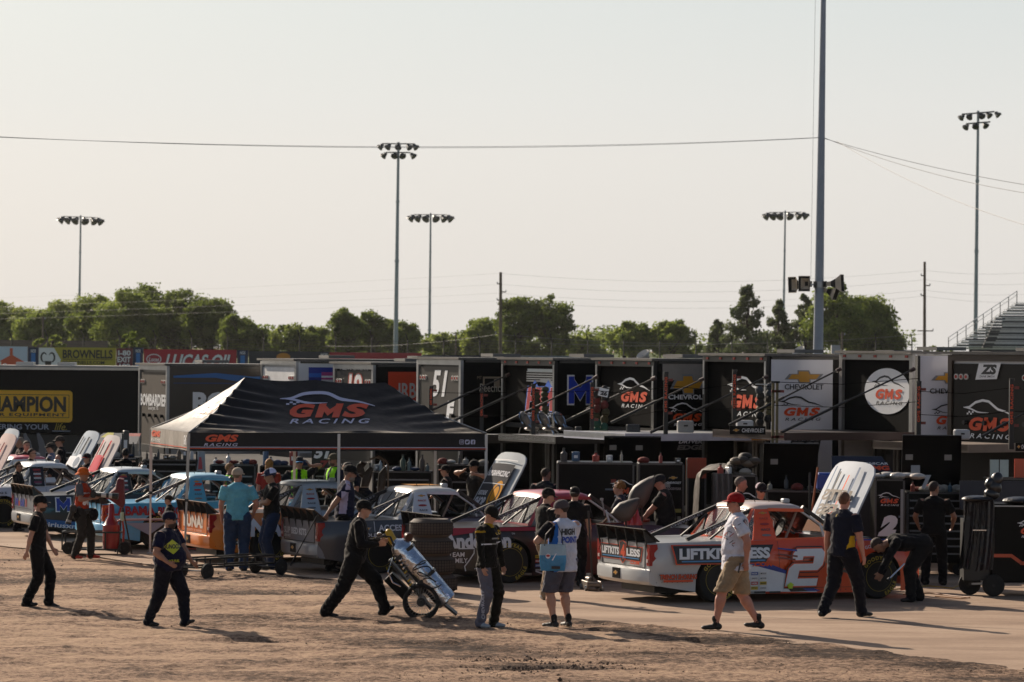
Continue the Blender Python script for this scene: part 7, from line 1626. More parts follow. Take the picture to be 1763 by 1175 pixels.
mb = MB(); pts = [q(718 + 14*math.sin(t*2.3) + t*3.2, 965 + t*5 + 6*math.cos(t*3.1), -.16) for t in np.linspace(0, 9, 50)]; mb.tube(pts, .009, BLACK, n=5); mb.build('coiled_hose', T, smooth=True)
D = Decal(q(676, 945, .25) - Vector((0, .14, 0)), (1, 0, .25), (-.25, 0, 1)); D.rect(0, 0, .16, .06, WHITE); D.text('HAAS', .01, .01, .13, .04, vinyl('#8e1f1f'), .04); D.build('sticker', T)
# --- tyre stack
GT = M('#4a3f38', rough=.8, var=.15, vs=5)
for k in range(4):
    g0 = G(741 + (0, 1, 2, 3)[3-k]*.8 + (6 if k == 0 else (3 if k == 1 else 0)), 1021); mb = MB(); r = .352; hh = .295; z0 = .004 + k*.298
    T = thing('tyre', ['bottom tyre of the stack beside the silver cart', 'second tyre from the bottom of the stack beside the silver cart', 'third tyre from the bottom of the stack beside the silver cart', 'topmost tyre of the stack beside the silver cart'][k], 'tyre', (g0.x, g0.y, z0), random.Random(k).uniform(0, 3), group='slick tyres stacked beside the silver cart')
    mb.lathe([(.20, .02), (.24, .005), (.28, .0), (r-.055, .018), (r-.016, .05), (r, .085), (r, hh-.085), (r-.016, hh-.05), (r-.055, hh-.018), (.28, hh), (.24, hh-.005), (.20, hh-.03), (.195, hh*.5)], (0, 0, 0), (0, 0, 1), GT, n=48); mb.build('casing', T, smooth=True)
    mb = MB()
    for j in range(5): z = .055 + j*.046; mb.lathe([(r - .004, z - .004), (r + .0025, z - .003), (r + .0025, z + .003), (r - .004, z + .004)], (0, 0, 0), (0, 0, 1), M('#0c0a09', rough=.9), n=48)
    for j in range(44): a = 2*math.pi*j/44; mb.box(((r + .0005)*math.cos(a), (r + .0005)*math.sin(a), hh/2), (.006, .006, hh - .10), M('#0c0a09', rough=.9), Matrix.Rotation(a, 3, 'Z'))
    mb.build('tread', T)
# --- flat wagon pulled by the bearded man
a, b = G(357, 998), G(484, 990); ex_ = (b - a).normalized(); T = thing('flat_wagon', 'low black steel frame wagon with four rubber wheels on the dirt edge', 'wagon', (a.x, a.y, 0), math.atan2(ex_.y, ex_.x)); L = (b - a).length; wd = .62
def wheel_small(T, c, r, w, hubm):
    mb = MB(); mb.lathe([(r*.5, -w/2), (r*.85, -w/2), (r, -w*.3), (r, w*.3), (r*.85, w/2), (r*.5, w/2)], c, (0, 1, 0), RUBBER, n=24); t = mb.build('wheel', T, smooth=True)
    mb = MB(); mb.cyl(Vector(c) + Vector((0, -w*.4, 0)), Vector(c) + Vector((0, w*.4, 0)), r*.52, hubm, n=16); mb.cyl(Vector(c) + Vector((0, -w*.55, 0)), Vector(c) + Vector((0, w*.55, 0)), r*.15, BLACK, n=8); mb.build('rim', t, smooth=True)
for x, y in ((.0, .0), (L, .0), (-.0, wd), (L, wd)): wheel_small(T, (x, y, .135), .135, .07, M('#9b9b98', rough=.4))
mb = MB(); x0, x1 = -.18, L - .08
for z in (.20, .34):
    for y in (.08, wd - .08): mb.bar((x0, y, z), (x1, y, z), .03, .03, BLACK)
    for x in (x0, x1, x0 + (x1-x0)*.5): mb.bar((x, .08, z), (x, wd - .08, z), .03, .03, BLACK)
for t in (0, .17, .35, .62, .85, 1):
    for y in (.08, wd - .08): mb.bar((x0 + (x1-x0)*t, y, .20), (x0 + (x1-x0)*t, y, .35), .022, .022, BLACK)
mb.box((L - .02, wd/2, .305), (.26, wd - .1, .02), M('#4b3a2f', rough=.6)); mb.cyl((0, 0, .135), (0, wd, .135), .012, STEEL, n=6); mb.cyl((L, 0, .135), (L, wd, .135), .012, STEEL, n=6); mb.build('frame', T)
h0, h1 = W(500, 974, b.y + .25), W(547, 887, b.y + .1); mb = MB(); mb.cyl(h0, h1, .011, BLACK, n=8); mb.cyl(h0, h1.lerp(h0, .78), .018, BLACK, n=8); mb.cyl(h1 + Vector((0, -.07, 0)), h1 + Vector((0, .07, 0)), .014, BLACK, n=8); par(mb.build('pull_handle'), T)
# --- red fuel can on its frame cart with dump can and funnel
a = G(118, 955); T = thing('can_cart', 'black square tube cart frame beside the photographer', 'cart', (a.x, a.y, 0)); s = F/a.y; L = 92/s
for x, y in ((0, .0), (L*1.03, .1), (.08, .45), (L*1.0, .5)): wheel_small(T, (x, y, .12), .12, .08, BLACK)
mb = MB(); x0, x1 = -.12, L*.96
for z in (.10, .42):
    for y in (-.02, .48): mb.bar((x0, y, z), (x1, y, z), .03, .03, BLACK)
    for x in (x0, x1): mb.bar((x, -.02, z), (x, .48, z), .03, .03, BLACK)
for x in np.linspace(x0, x1, 5):
    for y in (-.02, .48): mb.bar((x, y, .10), (x, y, .42), .025, .025, BLACK)
mb.box(((x0+x1)/2, .23, .09), (x1 - x0, .48, .015), BLACK); mb.build('frame', T)
g = W(191, 946, a.y + .16); T2 = thing('fuel_can', 'tall red fuel dump can standing in the cart frame', 'fuel can', (g.x, g.y, .105)); s = F/g.y
mb = MB(); r = 14.5/s; hh = 41/s; mb.lathe([(r*.98, 0), (r, .01), (r, hh), (r*.86, hh + .02), (r*.34, hh + .17), (r*.30, hh + .38), (r*.22, hh + .40), (.001, hh + .40)], (0, 0, 0), (0, 0, 1), REDP, n=24); mb.build('tank', T2, smooth=True)
mb = MB(); mb.tube([(r*.6, 0, hh + .05), (r*1.3, 0, hh + .12), (r*1.5, 0, hh - .1), (r*1.45, 0, .12), (r, 0, .1)], .022, REDP, n=8); mb.build('vent_pipe', T2, smooth=True)
mb = MB(); mb.cyl((r*1.3, 0, hh + .08), (r*1.3, 0, hh + .24), .03, M('#9fb79f', rough=.3), n=8); mb.build('valve', T2)
g = W(208, 872, a.y + .25); T3 = thing('fuel_funnel', 'dark red pointed fuel funnel propped on a black pole by the can', 'funnel', (g.x, g.y, 0))
poly = [(205, 822), (214, 824), (216, 866), (212, 876), (206, 873), (185, 858), (188, 849), (199, 838), (202, 826)]
pts = [W(px, py, g.y) for px, py in poly]; c = sum(pts, Vector())/len(pts); mb = MB(); rr_ = []
for dy, k in ((-.13, .55), (-.09, .92), (0, 1.0), (.09, .92), (.13, .55)): rr_.append([at(T3, c + (p - c)*k) + Vector((0, dy, 0)) for p in pts])
mb.loft(rr_[::-1], M('#5e141b', rough=.55, var=.1)); mb.build('funnel', T3, smooth=True)
mb = MB(); p0, p1 = W(211, 872, g.y), W(227, 942, g.y); p1.z = 0.0; mb.cyl(at(T3, p0), at(T3, p1), .016, BLACK, n=8); p2 = W(196, 872, g.y + .3); p2.z = 0; mb.cyl(at(T3, p0), at(T3, p2 + Vector((0, .3, 0))), .014, BLACK, n=8); mb.cyl(at(T3, p0), at(T3, p2 + Vector((.1, -.2, 0))), .012, BLACK, n=8); mb.build('pole', T3)
# --- floor jack
g = G(1018, 1016); T = thing('floor_jack', 'small dirty floor jack with a long upright black handle', 'jack', (g.x, g.y, 0), rad(10)); JM_ = M('#6d6259', rough=.5, metal=.5, var=.3)
mb = MB(); mb.box((0, 0, .10), (.22, .5, .08), JM_, bev=.02); mb.box((0, .1, .17), (.12, .3, .08), JM_, bev=.02); mb.cyl((0, .2, .2), (0, .2, .26), .05, STEEL, n=12)
for x in (-.11, .11): mb.box((x, 0, .09), (.03, .55, .13), JM_, bev=.01)
mb.build('body', T)
for x in (-.13, .13):
    for y in (-.2, .2): wheel_small(T, (x, y, .045), .045, .03, STEEL) if False else None; mb = MB(); mb.cyl((x - .02, y, .045), (x + .02, y, .045), .045, STEEL, n=14); mb.build('wheel', T, smooth=True)
mb = MB(); h1 = W(1011, 880, g.y - .1) - Vector((g.x, g.y, 0)); mb.cyl((0, -.1, .16), h1, .017, BLACK, n=8); mb.build('handle', T)
g = W(1041, 888, 58.6); mb = MB(); mb.cyl((0, 0, 0), W(1036, 859, 58.6) - g, .014, STEEL, n=8); mb.cyl(W(1036, 862, 58.6) - g, W(1036, 858, 58.6) - g, .03, STEEL, n=8); o = mb.build('pry_bar', smooth=True); o.location = g; tag(o, 'short steel bar sticking up behind the crimson truck nose', 'bar')
# --- carried things
def held(name, label, cat, loc, fn):
    T = thing(name, label, cat, loc); fn(T); return T
g = W(170, 852, PH['T'].location.y - .1)
def cam_(T):
    mb = MB(); mb.box((-.10, 0, 0), (.09, .15, .12), BLACK, bev=.015); mb.box((-.10, 0, .075), (.07, .06, .04), BLACK, bev=.01); mb.build('camera_body', T)
    mb = MB(); mb.cyl((-.06, 0, 0), (.05, 0, -.005), .036, BLACK, n=16); mb.cyl((.05, 0, -.005), (.14, 0, -.012), .042, M('#b9b6b0', rough=.4), n=16); mb.cyl((.14, 0, -.012), (.19, 0, -.015), .045, BLACK, n=16); mb.cyl((.19, 0, -.015), (.25, 0, -.02), .048, M('#b9b6b0', rough=.4), n=16); mb.cyl((.25, 0, -.02), (.36, 0, -.03), .055, BLACK, .062, n=16); mb.build('lens', T, smooth=True)
held('camera', 'camera with a long white banded lens held by the photographer', 'camera', g, cam_)
g = W(124, 884, PH['T'].location.y - .3)
def cam2(T):
    mb = MB(); mb.box((.02, 0, 0.08), (.12, .10, .14), BLACK, bev=.02); mb.build('camera_body', T); mb = MB(); mb.cyl((0, 0, .02), (-.05, 0, -.12), .045, BLACK, n=14); mb.cyl((-.05, 0, -.12), (-.06, 0, -.16), .05, M('#8d8a84', rough=.4), n=14); mb.cyl((-.06, 0, -.16), (-.07, 0, -.20), .055, BLACK, n=14); mb.build('lens', T, smooth=True)
    mb = MB(); mb.tube([(.02, 0, .15), (.05, .05, .35), (.12, .1, .62)], .014, BLACK, n=5); mb.build('strap', T)
held('hip_camera', 'second camera hanging at the hip of the photographer', 'camera', g, cam2)
g = W(147, 884, PH['T'].location.y - .0)
def belt(T):
    mb = MB(); mb.sphere((-.12, -.12, -.02), (.10, .09, .13), cloth('#101012'), n=14); mb.sphere((.16, -.05, -.02), (.09, .10, .12), cloth('#101012'), n=14); mb.lathe([(.19, -.03), (.2, 0), (.19, .03), (.17, 0)], (0, .05, .06), (0, 0, 1), BLACK, n=20); mb.build('pouch', T, smooth=True)
held('pouch_belt', 'black pouch belt round the waist of the photographer', 'bag', g, belt)
# blue and clear shopping bag
g = W(952, 962, JM['T'].location.y - .34)
def bag(T):
    s = F/g.y; BB = M('#2c7ca6', rough=.25, var=.25, vs=8, bump=.8, bs=14); CB = M('#8fa3ad', rough=.15, var=.2, bump=.8, bs=14)
    mb = MB(); rings = []
    for z, hx, hy in ((-.16, .16, .06), (-.17, .17, .07), (-.05, .19, .09), (.05, .19, .08)): rings.append([Vector((hx*math.copysign(abs(math.cos(t))**.5, math.cos(t)), hy*math.copysign(abs(math.sin(t))**.5, math.sin(t)), z)) for t in np.linspace(0, 2*math.pi, 20, endpoint=False)])
    mb.loft(rings, BB); mb.build('lower_bag', T, smooth=True)
    mb = MB(); rings = []
    for z, hx, hy in ((.05, .19, .08), (.14, .185, .07), (.20, .18, .06)): rings.append([Vector((hx*math.copysign(abs(math.cos(t))**.5, math.cos(t)), hy*math.copysign(abs(math.sin(t))**.5, math.sin(t)), z)) for t in np.linspace(0, 2*math.pi, 20, endpoint=False)])
    mb.loft(rings, CB, caps=False); mb.build('upper_bag', T, smooth=True)
    mb = MB(); mb.tube([(-.12, -.06, .18), (-.10, 0, .34), (.05, .12, .50), (.12, .05, .34), (.14, -.05, .18)], .008, M('#15161a'), n=5); mb.build('strap', T)
    D = Decal((-.10, -.098, -.02), (1, 0, 0), (0, 0, 1)); D.ell(.03, .06, .035, .035, WHT, 14); D.ell(.03, .065, .028, .018, vinyl('#a3262c'), 12); D.poly([(.08, .0), (.14, .10), (.15, .10), (.10, .0)], WHT); D.rect(.08, -.12, .12, .04, DARKT); D.build('print', T)
held('shopping_bag', 'bright blue and clear plastic bag carried by the jersey man', 'bag', g, bag)
mb = MB(); mb.box((0, 0, 0), (.02, .07, .14), BLACK, bev=.006); o = mb.build('phone'); o.location = W(1273, 978, RC['T'].location.y - .32); o.rotation_euler = (rad(0), rad(12), 0); tag(o, 'black phone in the hand of the man in the red cap', 'phone')
g0 = W(1512, 1000, 51.5)
mb = MB(); a_, b_ = W(1528, 1000, 53.9), W(1557, 971, 54.2); mb.cyl((0, 0, 0), b_ - a_, .013, CHROME, n=8); mb.cyl((0, 0, 0), (b_ - a_)*.12, .026, BLACK, n=8); o = mb.build('wheel_wrench', smooth=True); o.location = a_; tag(o, 'long chrome wheel wrench held at the front wheel', 'wrench')

# ------------------------------------------------------------------ pit boxes and cabinets between trucks and haulers
def goods_item(T, x, y, z, R_, cols, h2):
    hh_ = R_.uniform(.06, h2); ww = R_.uniform(.05, .13); m = M(R_.choice(cols), rough=.4, var=.2); mb = MB(); t = R_.random()
    if t < .45:
        mb.lathe([(ww/2, 0), (ww/2, hh_*.68), (ww*.2, hh_*.82), (ww*.17, hh_)], (x + ww/2, y, z), (0, 0, 1), m, n=10); mb.cyl((x + ww/2, y, z + hh_), (x + ww/2, y, z + hh_ + .025), ww*.2, BLACK, n=8); mb.build('bottle', T, smooth=True)
    elif t < .75: mb.box((x + ww/2, y, z + hh_/2), (ww*1.1, .15, hh_), m, Matrix.Rotation(R_.uniform(-.5, .5), 3, 'Z'), bev=.01); mb.box((x + ww/2, y - .08, z + hh_*.5), (ww*.7, .02, hh_*.3), WHITE); mb.build('carton', T)
    else: mb.sphere((x + ww/2, y, z + .04), (.11, .10, R_.uniform(.04, .10)), M(R_.choice(['#6e2a22', '#8a8378', '#2d3b55', '#b0aca4']), rough=.9, var=.3, bump=1.5, bs=14), n=12, m=6); mb.build('rag', T, smooth=True)
def pitbox(label, x0, x1, ytop, ybase, d, dep=.8, mat=None, name='pit_box', cat='equipment box', wheels=True, lid=None, drawers=None, strip=None, shelf=None, goods=False):
    a = W(x0, ybase, d); b = W(x1, ytop, d); w = b.x - a.x; h = b.z; mat = mat or GLOSSBLK
    T = thing(name, label, cat, (a.x, d, 0)); zb_ = .22 if wheels else .0
    mb = MB(); mb.box((w/2, dep/2, (zb_ + h)/2), (w, dep, h - zb_), mat, bev=.02)
    mb.build('cabinet', T)
    mb = MB()
    for x in (.015, w - .015): mb.box((x, -.006, (zb_+h)/2), (.03, .012, h - zb_ - .06), M('#4b4a4a', rough=.4, metal=.6))
    mb.box((w/2, -.006, h - .02), (w - .07, .012, .03), M('#4b4a4a', rough=.4, metal=.6)); mb.build('edge_trim', T)
    if wheels:
        for x in (.12, w - .12): wheel_small(T, (x, .08, .11), .11, .07, STEEL); wheel_small(T, (x, dep - .08, .11), .11, .07, STEEL)
    if lid:
        lh, ang = lid; mb = MB(); R = Matrix.Rotation(rad(ang), 3, 'X'); mb.box(Vector((w/2, dep, h)) + R @ Vector((0, -lh/2, .02)), (w, lh, .05), mat, R); o = mb.build('lid', T)
        for fx in ((.16, .62) if x0 < 1100 else ((.2,) if x0 < 1400 else (.12, .78))): mb = MB(); mb.box(Vector((w*fx, dep, h)) + R @ Vector((0, -lh*.6, -.01)), (.13, .10, .012), M('#8d8780', rough=.8), R); mb.build('paper', o)
    if drawers:
        dx0, dx1, n, z0, z1 = drawers
        for k in range(n):
            z = z0 + (z1 - z0)*(k + .5)/n; hh_ = (z1 - z0)/n; mb = MB(); mb.box((w*(dx0 + dx1)/2, -.015, z), (w*(dx1 - dx0), .03, hh_ - .02), mat); o = mb.build('drawer', T); mb = MB(); mb.box((w*(dx0 + dx1)/2, -.036, z + hh_*.28), (w*(dx1 - dx0) - .04, .018, .028), M('#6f7176', rough=.35, metal=.8)); mb.build('handle', o)
    if goods:
        R_ = random.Random(int(x0)); x = .06
        while x < w - .12: goods_item(T, x, R_.uniform(.1, dep*.6), h, R_, ['#8a2a20', '#b7b7b7', '#a08a20', '#2a2c30', '#3a5a7a', '#8f8a80', '#c9c5bc'], .24); x += R_.uniform(.12, .42)
        for k in range(3):
            fx = R_.uniform(.08, .9); fz = R_.uniform(.45, .92)*h; mb = MB(); mb.box((w*fx, -.008, fz), (R_.uniform(.06, .16), .006, R_.uniform(.03, .10)), M(R_.choice(['#8d8780', '#7a2a1c', '#9a8a3a', '#5a6470']), rough=.6)); mb.build('sticker', T)
    if strip:
        mb = MB()
        for (f0, f1, z0, z1, m) in strip: mb.box((w*(f0+f1)/2, -.010, (z0+z1)/2), (w*(f1-f0), .008, z1 - z0), m)
        mb.build('panel', T)
    return T, w, h
random.seed(4)
T, w, h = pitbox('black wheeled cabinet with GMS logo behind the crimson truck nose', 958, 1092, 797, 940, 62, .9, goods=True); D = Decal((0, -.002, 0), (1, 0, 0), (0, 0, 1), lift=.004); D.gms(.95, h - .62, .5); D.build('lettering', T)
T, w, h = pitbox('tall black cabinet with two sponsor stickers between the two heads', 1098, 1178, 798, 935, 62.5, .9, goods=True); D = Decal((0, -.002, 0), (1, 0, 0), (0, 0, 1), lift=.004); D.bowtie(w*.76, h - .26, .18, .06); D.text('CHEVROLET', w*.62, h - .37, .26, .04, WHITE, .02); D.text('GOODYEAR', w*.62, h - .48, .26, .045, vinyl('#9d8f8f'), .02); D.rect(w*.86, h - 1.3, .06, .35, vinyl('#7e7a70')); D.build('lettering', T)
T, w, h = pitbox('black cabinet with open lid carrying white notes behind the grey gate', 1040, 1140, 800, 935, 64.5, .8, lid=(.55, -62))
T, w, h = pitbox('flat orange faced box in the shade left of the tarp cabinet', 1182, 1216, 790, 930, 65.2, .5, wheels=False, strip=[(0, 1, 1.55, 1.93, M('#93300e', rough=.5))])
T, w, h = pitbox('cabinet under grey vinyl cover behind the orange truck cab', 1229, 1304, 818, 945, 60, .9, goods=True, mat=GLOSSBLK); D = Decal((0, -.002, 0), (1, 0, 0), (0, 0, 1), lift=.004); D.gms(w*.48, h - .62, .5); D.build('lettering', T)
mb = MB(); rings = []; R_ = random.Random(6)
for z in np.linspace(h + .02, .35, 14): rings.append([Vector((-.03 + (.34)*t + .0, -.04 - .025*math.sin(t*22 + z*2) - .01*R_.random(), z)) for t in np.linspace(0, 1, 26)])
mb.loft(rings, M('#4a4a4a', rough=.38, var=.2, bump=1.2, bs=5), closed=False); mb.build('vinyl_cover', T, smooth=True)
g = W(1205, 905, 60.5); tp_ = W(1262, 800, 60.5); T = thing('tarp', 'crumpled tan tarp draped over the cabinet left of the grey haired man', 'tarp', (g.x, g.y, 0)); mb = MB(); rings = []
prof = [(1198, 905), (1199, 860), (1203, 825), (1212, 812), (1228, 806), (1250, 803), (1262, 805), (1270, 812)]
for i in range(22):
    f = i/21*(len(prof) - 1); k = min(int(f), len(prof) - 2); t = f - k; px, py = prof[k][0] + (prof[k+1][0]-prof[k][0])*t, prof[k][1] + (prof[k+1][1]-prof[k][1])*t; p = at(T, W(px, py, 60.5))
    rings.append([p + Vector((.03*math.sin(j*1.7 + i*.5), j*.08 - .2, -.04*math.sin(j*.9 + i*.6))) for j in range(12)])
mb.loft(rings, TARP, closed=False); mb.build('sheet', T, smooth=True)
g = W(1285, 800, 60.4); T = thing('rolled_tarps', 'pale rolled up tarps and bags on top of the covered cabinet', 'tarp', g); mb = MB()
for k in range(9): mb.sphere(at(T, W(1258 + k*5, 806 - (k % 3)*6 - (8 if 3 < k < 7 else 0), 60.4 + .1*(k % 2))), (.12, .12, .07), M(['#3a332b', '#221d19', '#5c5245', '#26221e'][k % 4], rough=.7, var=.3, bump=1.5, bs=9), n=10, m=6)
mb.build('bundle', T, smooth=True)
T, w, h = pitbox('large black cabinet with raised lid and round stickers behind the orange roof', 1318, 1414, 845, 945, 61, .9, goods=True, lid=(.85, -70), strip=[(.28, .36, .98, 1.05, vinyl('#8a7a20')), (.28, .36, .80, .87, vinyl('#1f6a3a'))])
T, w, h = pitbox('black cabinet bearing the white 2 between hood and tool cabinet', 1505, 1558, 825, 985, 59.5, .8, goods=True, strip=[(.86, .95, .25, 1.6, M('#8a8a8c', rough=.4, metal=.5))]); D = Decal((0, -.002, 0), (1, 0, 0), (0, 0, 1), lift=.004); D.gms(w*.10, h - .47, .38); D.text('2', w*.10, h - .98, .34, .36, WHITE, .09, .3); D.build('lettering', T)
mb = MB()
for k in range(5): mb.sphere((w*.12 + k*.17, .2 + .1*(k % 2), h + .04 + .015*(k % 2)), (.15, .13, .045 + .012*(k % 3)), M('#b8b0a6', rough=.35, metal=.3, var=.3, bump=1.5, bs=9), n=10, m=6)
mb.build('folded_cover', T, smooth=True)
T, w, h = pitbox('open tool cabinet full of silver handled drawers behind the standing man', 1560, 1664, 848, 1000, 61.6, .9, lid=(1.0, -80), drawers=(.03, .97, 8, .28, 1.35)); R_ = random.Random(9)
for k in range(11): goods_item(T, .08 + k*.11, .15 + .1*(k % 2), h, R_, ['#2a4a5a', '#7a2a1a', '#8a8f92', '#20301c', '#a08a20', '#3a3a3e'], .28)
D = Decal((w*.07, .05, h + .05), (1, 0, 0), (0, 0, 1)); D.rect(0, .2, .16, .22, vinyl('#8d9096')); D.text('7', .18, .0, .18, .25, vinyl('#a0a2a8'), .06); D.build('sticker', T)
g = G(1713, 1027); d = g.y; a = W(1706, 868, d + .05); T = thing('covered_cart', 'tall black wheeled cart with draped black vinyl at the right edge', 'equipment cart', (a.x, d, 0)); s = F/d; w = 1.35; h = a.z
mb = MB(); mb.box((w/2, .45, (h + .22)/2), (w, .9, h - .22), GLOSSBLK, bev=.02); mb.build('cabinet', T)
wheel_small(T, (.04, -.04, .18), .18, .09, STEEL); wheel_small(T, (-.30, .3, .18), .18, .09, STEEL); wheel_small(T, (w - .1, 0, .18), .18, .09, STEEL)
mb = MB(); mb.bar((-.32, .28, .18), (.1, .2, .2), .04, .03, STEEL); mb.bar((.04, -.04, .18), (.04, .4, .2), .03, .03, STEEL); mb.build('axle', T)
mb = MB(); z0 = .66; mb.box((.15, -.012, z0), (.38, .02, .055), OR2); mb.bar((.33, -.012, z0), (.50, -.012, z0 - .12), .02, .055, OR2); mb.box((.85, -.012, z0 - .12), (.75, .02, .055), OR2); mb.box((w/2, -.01, h - .03), (w, .015, .02), STEEL); mb.build('orange_stripe', T)
D = Decal((0, -.002, 0), (1, 0, 0), (0, 0, 1), lift=.004); D.gms(.42, h - .55, .5); D.build('lettering', T)
mb = MB(); rings = []
for z in np.linspace(h + .06, .42, 16):
    tt = (h - z)/h; rings.append([Vector((-.44 - .16*tt*tt + (.48 + .10*tt)*t, -.05 - (.03 + .03*tt)*math.sin(t*17 + 2.2*math.sin(t*5) + tt*2.5) - .016*math.sin(t*41 + tt*6) + .12*(1 - t), z + .02*math.sin(t*9) + (.28*t*(1-t) if tt > .8 else 0))) for t in np.linspace(0, 1, 44)])
mb.loft(rings, VINB, closed=False); mb.box((-.20, -.10, h - .42), (.22, .01, .018), CHROME); mb.build('vinyl_cover', T, smooth=True)
mb = MB(); mb.box((-.22, .3, h/2), (.42, .5, h - .5), BLACK); mb.build('side_cabinet', T)
mb = MB()
for (x, z, a_, b_, c_, ty) in ((.02, .16, .13, .12, .10, .2), (.06, .27, .12, .11, .14, -.3), (.10, .40, .10, .10, .12, .3), (-.02, .34, .07, .09, .10, .6)): mb.sphere((x, .1, h + z), (a_, b_, c_), VINB, n=16, m=10, R=Matrix.Rotation(ty, 3, 'Y'))
mb.sphere((-.22, .05, h + .08), (.26, .2, .06), VINB, n=18, m=8); mb.sphere((.5, .2, h + .05), (.3, .25, .07), VINB, n=18, m=8); mb.build('folded_cover', T, smooth=True)
T, w, h = pitbox('black shelf box with two white framed papers at the right edge', 1700, 1790, 824, 985, 61, .7, strip=[]); 
mb = MB()
for k in range(2): mb.box((.10 + k*.17, -.05, h + .17), (.15, .02, .30), M('#9fb0ae', rough=.4)); mb.box((.10 + k*.17, -.04, h + .17), (.17, .02, .32), BLACK)
mb.build('framed_paper', T)
mb = MB(); mb.box((.95, .3, h + .12), (.9, .05, .42), OR2); mb.build('orange_board', T); mb = MB(); mb.box((.3, -.02, h - .30), (1.6, .03, .5), NAVY); mb.build('navy_lid', T)
# navy lid with upside down logo above the open hood
a, b = W(1432, 812, 61.5), W(1530, 785, 62.2); T = thing('raised_lid', 'navy lid with upside-down orange logo standing open above the white hood', 'lid', (a.x, 61.5, 0)); z0, z1 = a.z, b.z; w = b.x - a.x
mb = MB(); mb.add([(0, 0, z0), (w, 0, z0), (w - .17, .3, z1), (.02, .3, z1), (0, .03, z0), (w, .03, z0), (w - .17, .33, z1), (.02, .33, z1)], [(0, 1, 2, 3), (7, 6, 5, 4), (0, 4, 5, 1), (1, 5, 6, 2), (2, 6, 7, 3), (3, 7, 4, 0)], NAVY); mb.build('panel', T)
D = Decal((.62, -.004, z0 + .01), (1, 0, 0), (0, (.3), (z1 - z0)), lift=.006); D.text('SMG', .0, .02, .40, .12, ORANGE, .05); D.text('GNICAR', -.03, .16, .42, .06, WHITE, .01); D.build('lettering', T)
mb = MB(); mb.box((w/2, .5, z0/2), (w, .6, z0 - .1), BLACK); mb.build('box', T)
# blue bin on a wooden stick
g = W(1415, 850, 59.3); T = thing('blue_bin', 'blue plastic bin hanging beside a wooden stick left of the white hood', 'bin', (g.x, g.y, 0)); mb = MB(); a, b = W(1407, 844, 59.3), W(1436, 815, 59.3); mb.box(((a.x+b.x)/2 - g.x, .15, (a.z+b.z)/2), (b.x - a.x, .3, b.z - a.z), M('#23408e', rough=.45, bump=.6, bs=8), bev=.03); mb.build('tub', T)
mb = MB(); mb.cyl(at(T, W(1397, 885, 59.2)), at(T, W(1408, 805, 59.2)), .018, M('#8a4a24', rough=.6), n=8); mb.build('stick', T); mb = MB(); mb.cyl((-.2, .1, 0), (-.2, .1, b.z), .02, BLACK, n=6); mb.cyl((.1, .2, 0), (.1, .2, b.z - .1), .02, BLACK, n=6); mb.build('stand', T)
# two grey padded covers leaning up between the crew members
for k, (pts, lab) in enumerate(([[(1080, 866), (1083, 850), (1090, 838), (1102, 829), (1118, 821), (1126, 819), (1128, 826), (1124, 842), (1116, 862), (1106, 876), (1090, 874)], 'upper grey padded cover leaning beside the man in black']
                             , [[(1052, 884), (1056, 876), (1066, 866), (1080, 861), (1097, 857), (1101, 858), (1101, 868), (1094, 884), (1084, 897), (1068, 898), (1058, 892)], 'lower grey padded cover in front of the blond youth'])):
    d = 58.4 - k*.5; P_ = [W(x, y, d) for x, y in pts]; c = sum(P_, Vector())/len(P_); T = thing('padded_cover', lab, 'padded cover', (c.x, d, 0), group='grey padded covers'); mb = MB()
    mb.loft([[at(T, c + (p - c)*kk) + Vector((0, dy, 0)) for p in P_] for dy, kk in ((.16, .5), (.12, .9), (0, 1), (-.10, .92), (-.15, .7), (-.17, .3))][::-1], M('#3b3533', rough=.6, var=.2, bump=1.0, bs=6)); mb.build('cover', T, smooth=True)
    mb = MB(); mb.cyl((0, .05, 0), (0, .05, c.z), .02, BLACK, n=6); mb.build('stand', T)
for x in (1085, 1096): 
    g = W(x, 904, 58.2); mb = MB(); mb.lathe([(.10, 0), (.10, .03), (.04, .18), (.02, .26)], (0, 0, 0), (0, 0, 1), REDP, n=16); o = mb.build('red_funnel', smooth=True); o.location = g; tag(o, 'small red funnel, ' + ('left' if x == 1085 else 'right') + ' one by the silver tail', 'funnel', 'small red funnels')
# silver chairs on the lift gate
for k, px in enumerate((903, 935, 962)):
    d = 74.5; g = W(px, 756, d); T = thing('folding_chair', ['leftmost', 'middle', 'rightmost'][k] + ' of the three grey padded chairs on the lift gate', 'chair', g, rad(-20), group='padded chairs standing on the lift gate'); sc_ = F/d
    mb = MB(); R = Matrix.Rotation(rad(-38), 3, 'Y'); mb.sphere((.02, 0, .42), (.06, .16, .19), M('#8a7f72', rough=.3, metal=.4, var=.25), n=16, m=10, R=Matrix.Rotation(rad(-30), 3, 'Y')); mb.build('backrest', T, smooth=True)
    mb = MB(); mb.lathe([(.17, -.015), (.195, 0), (.17, .015), (.15, 0)], (.02, -.02, .42), (.86, -.3, .5), CHROME, n=22); mb.tube([(.12, -.08, .32), (.26, -.1, .15), (.30, -.1, .02), (.44, -.1, 0)], .018, CHROME, n=6); mb.tube([(.10, .1, .3), (.3, .12, .15), (.2, .1, .0)], .018, CHROME, n=6); mb.tube([(-.05, -.1, .25), (-.12, -.12, 0), (.3, -.14, .0)], .013, BLACK, n=6); mb.build('chair_frame', T, smooth=True)
    mb = MB(); mb.sphere((.16, 0, .22), (.17, .16, .05), M('#5d554c', rough=.4, metal=.3), n=14, m=8); mb.build('seat', T, smooth=True)
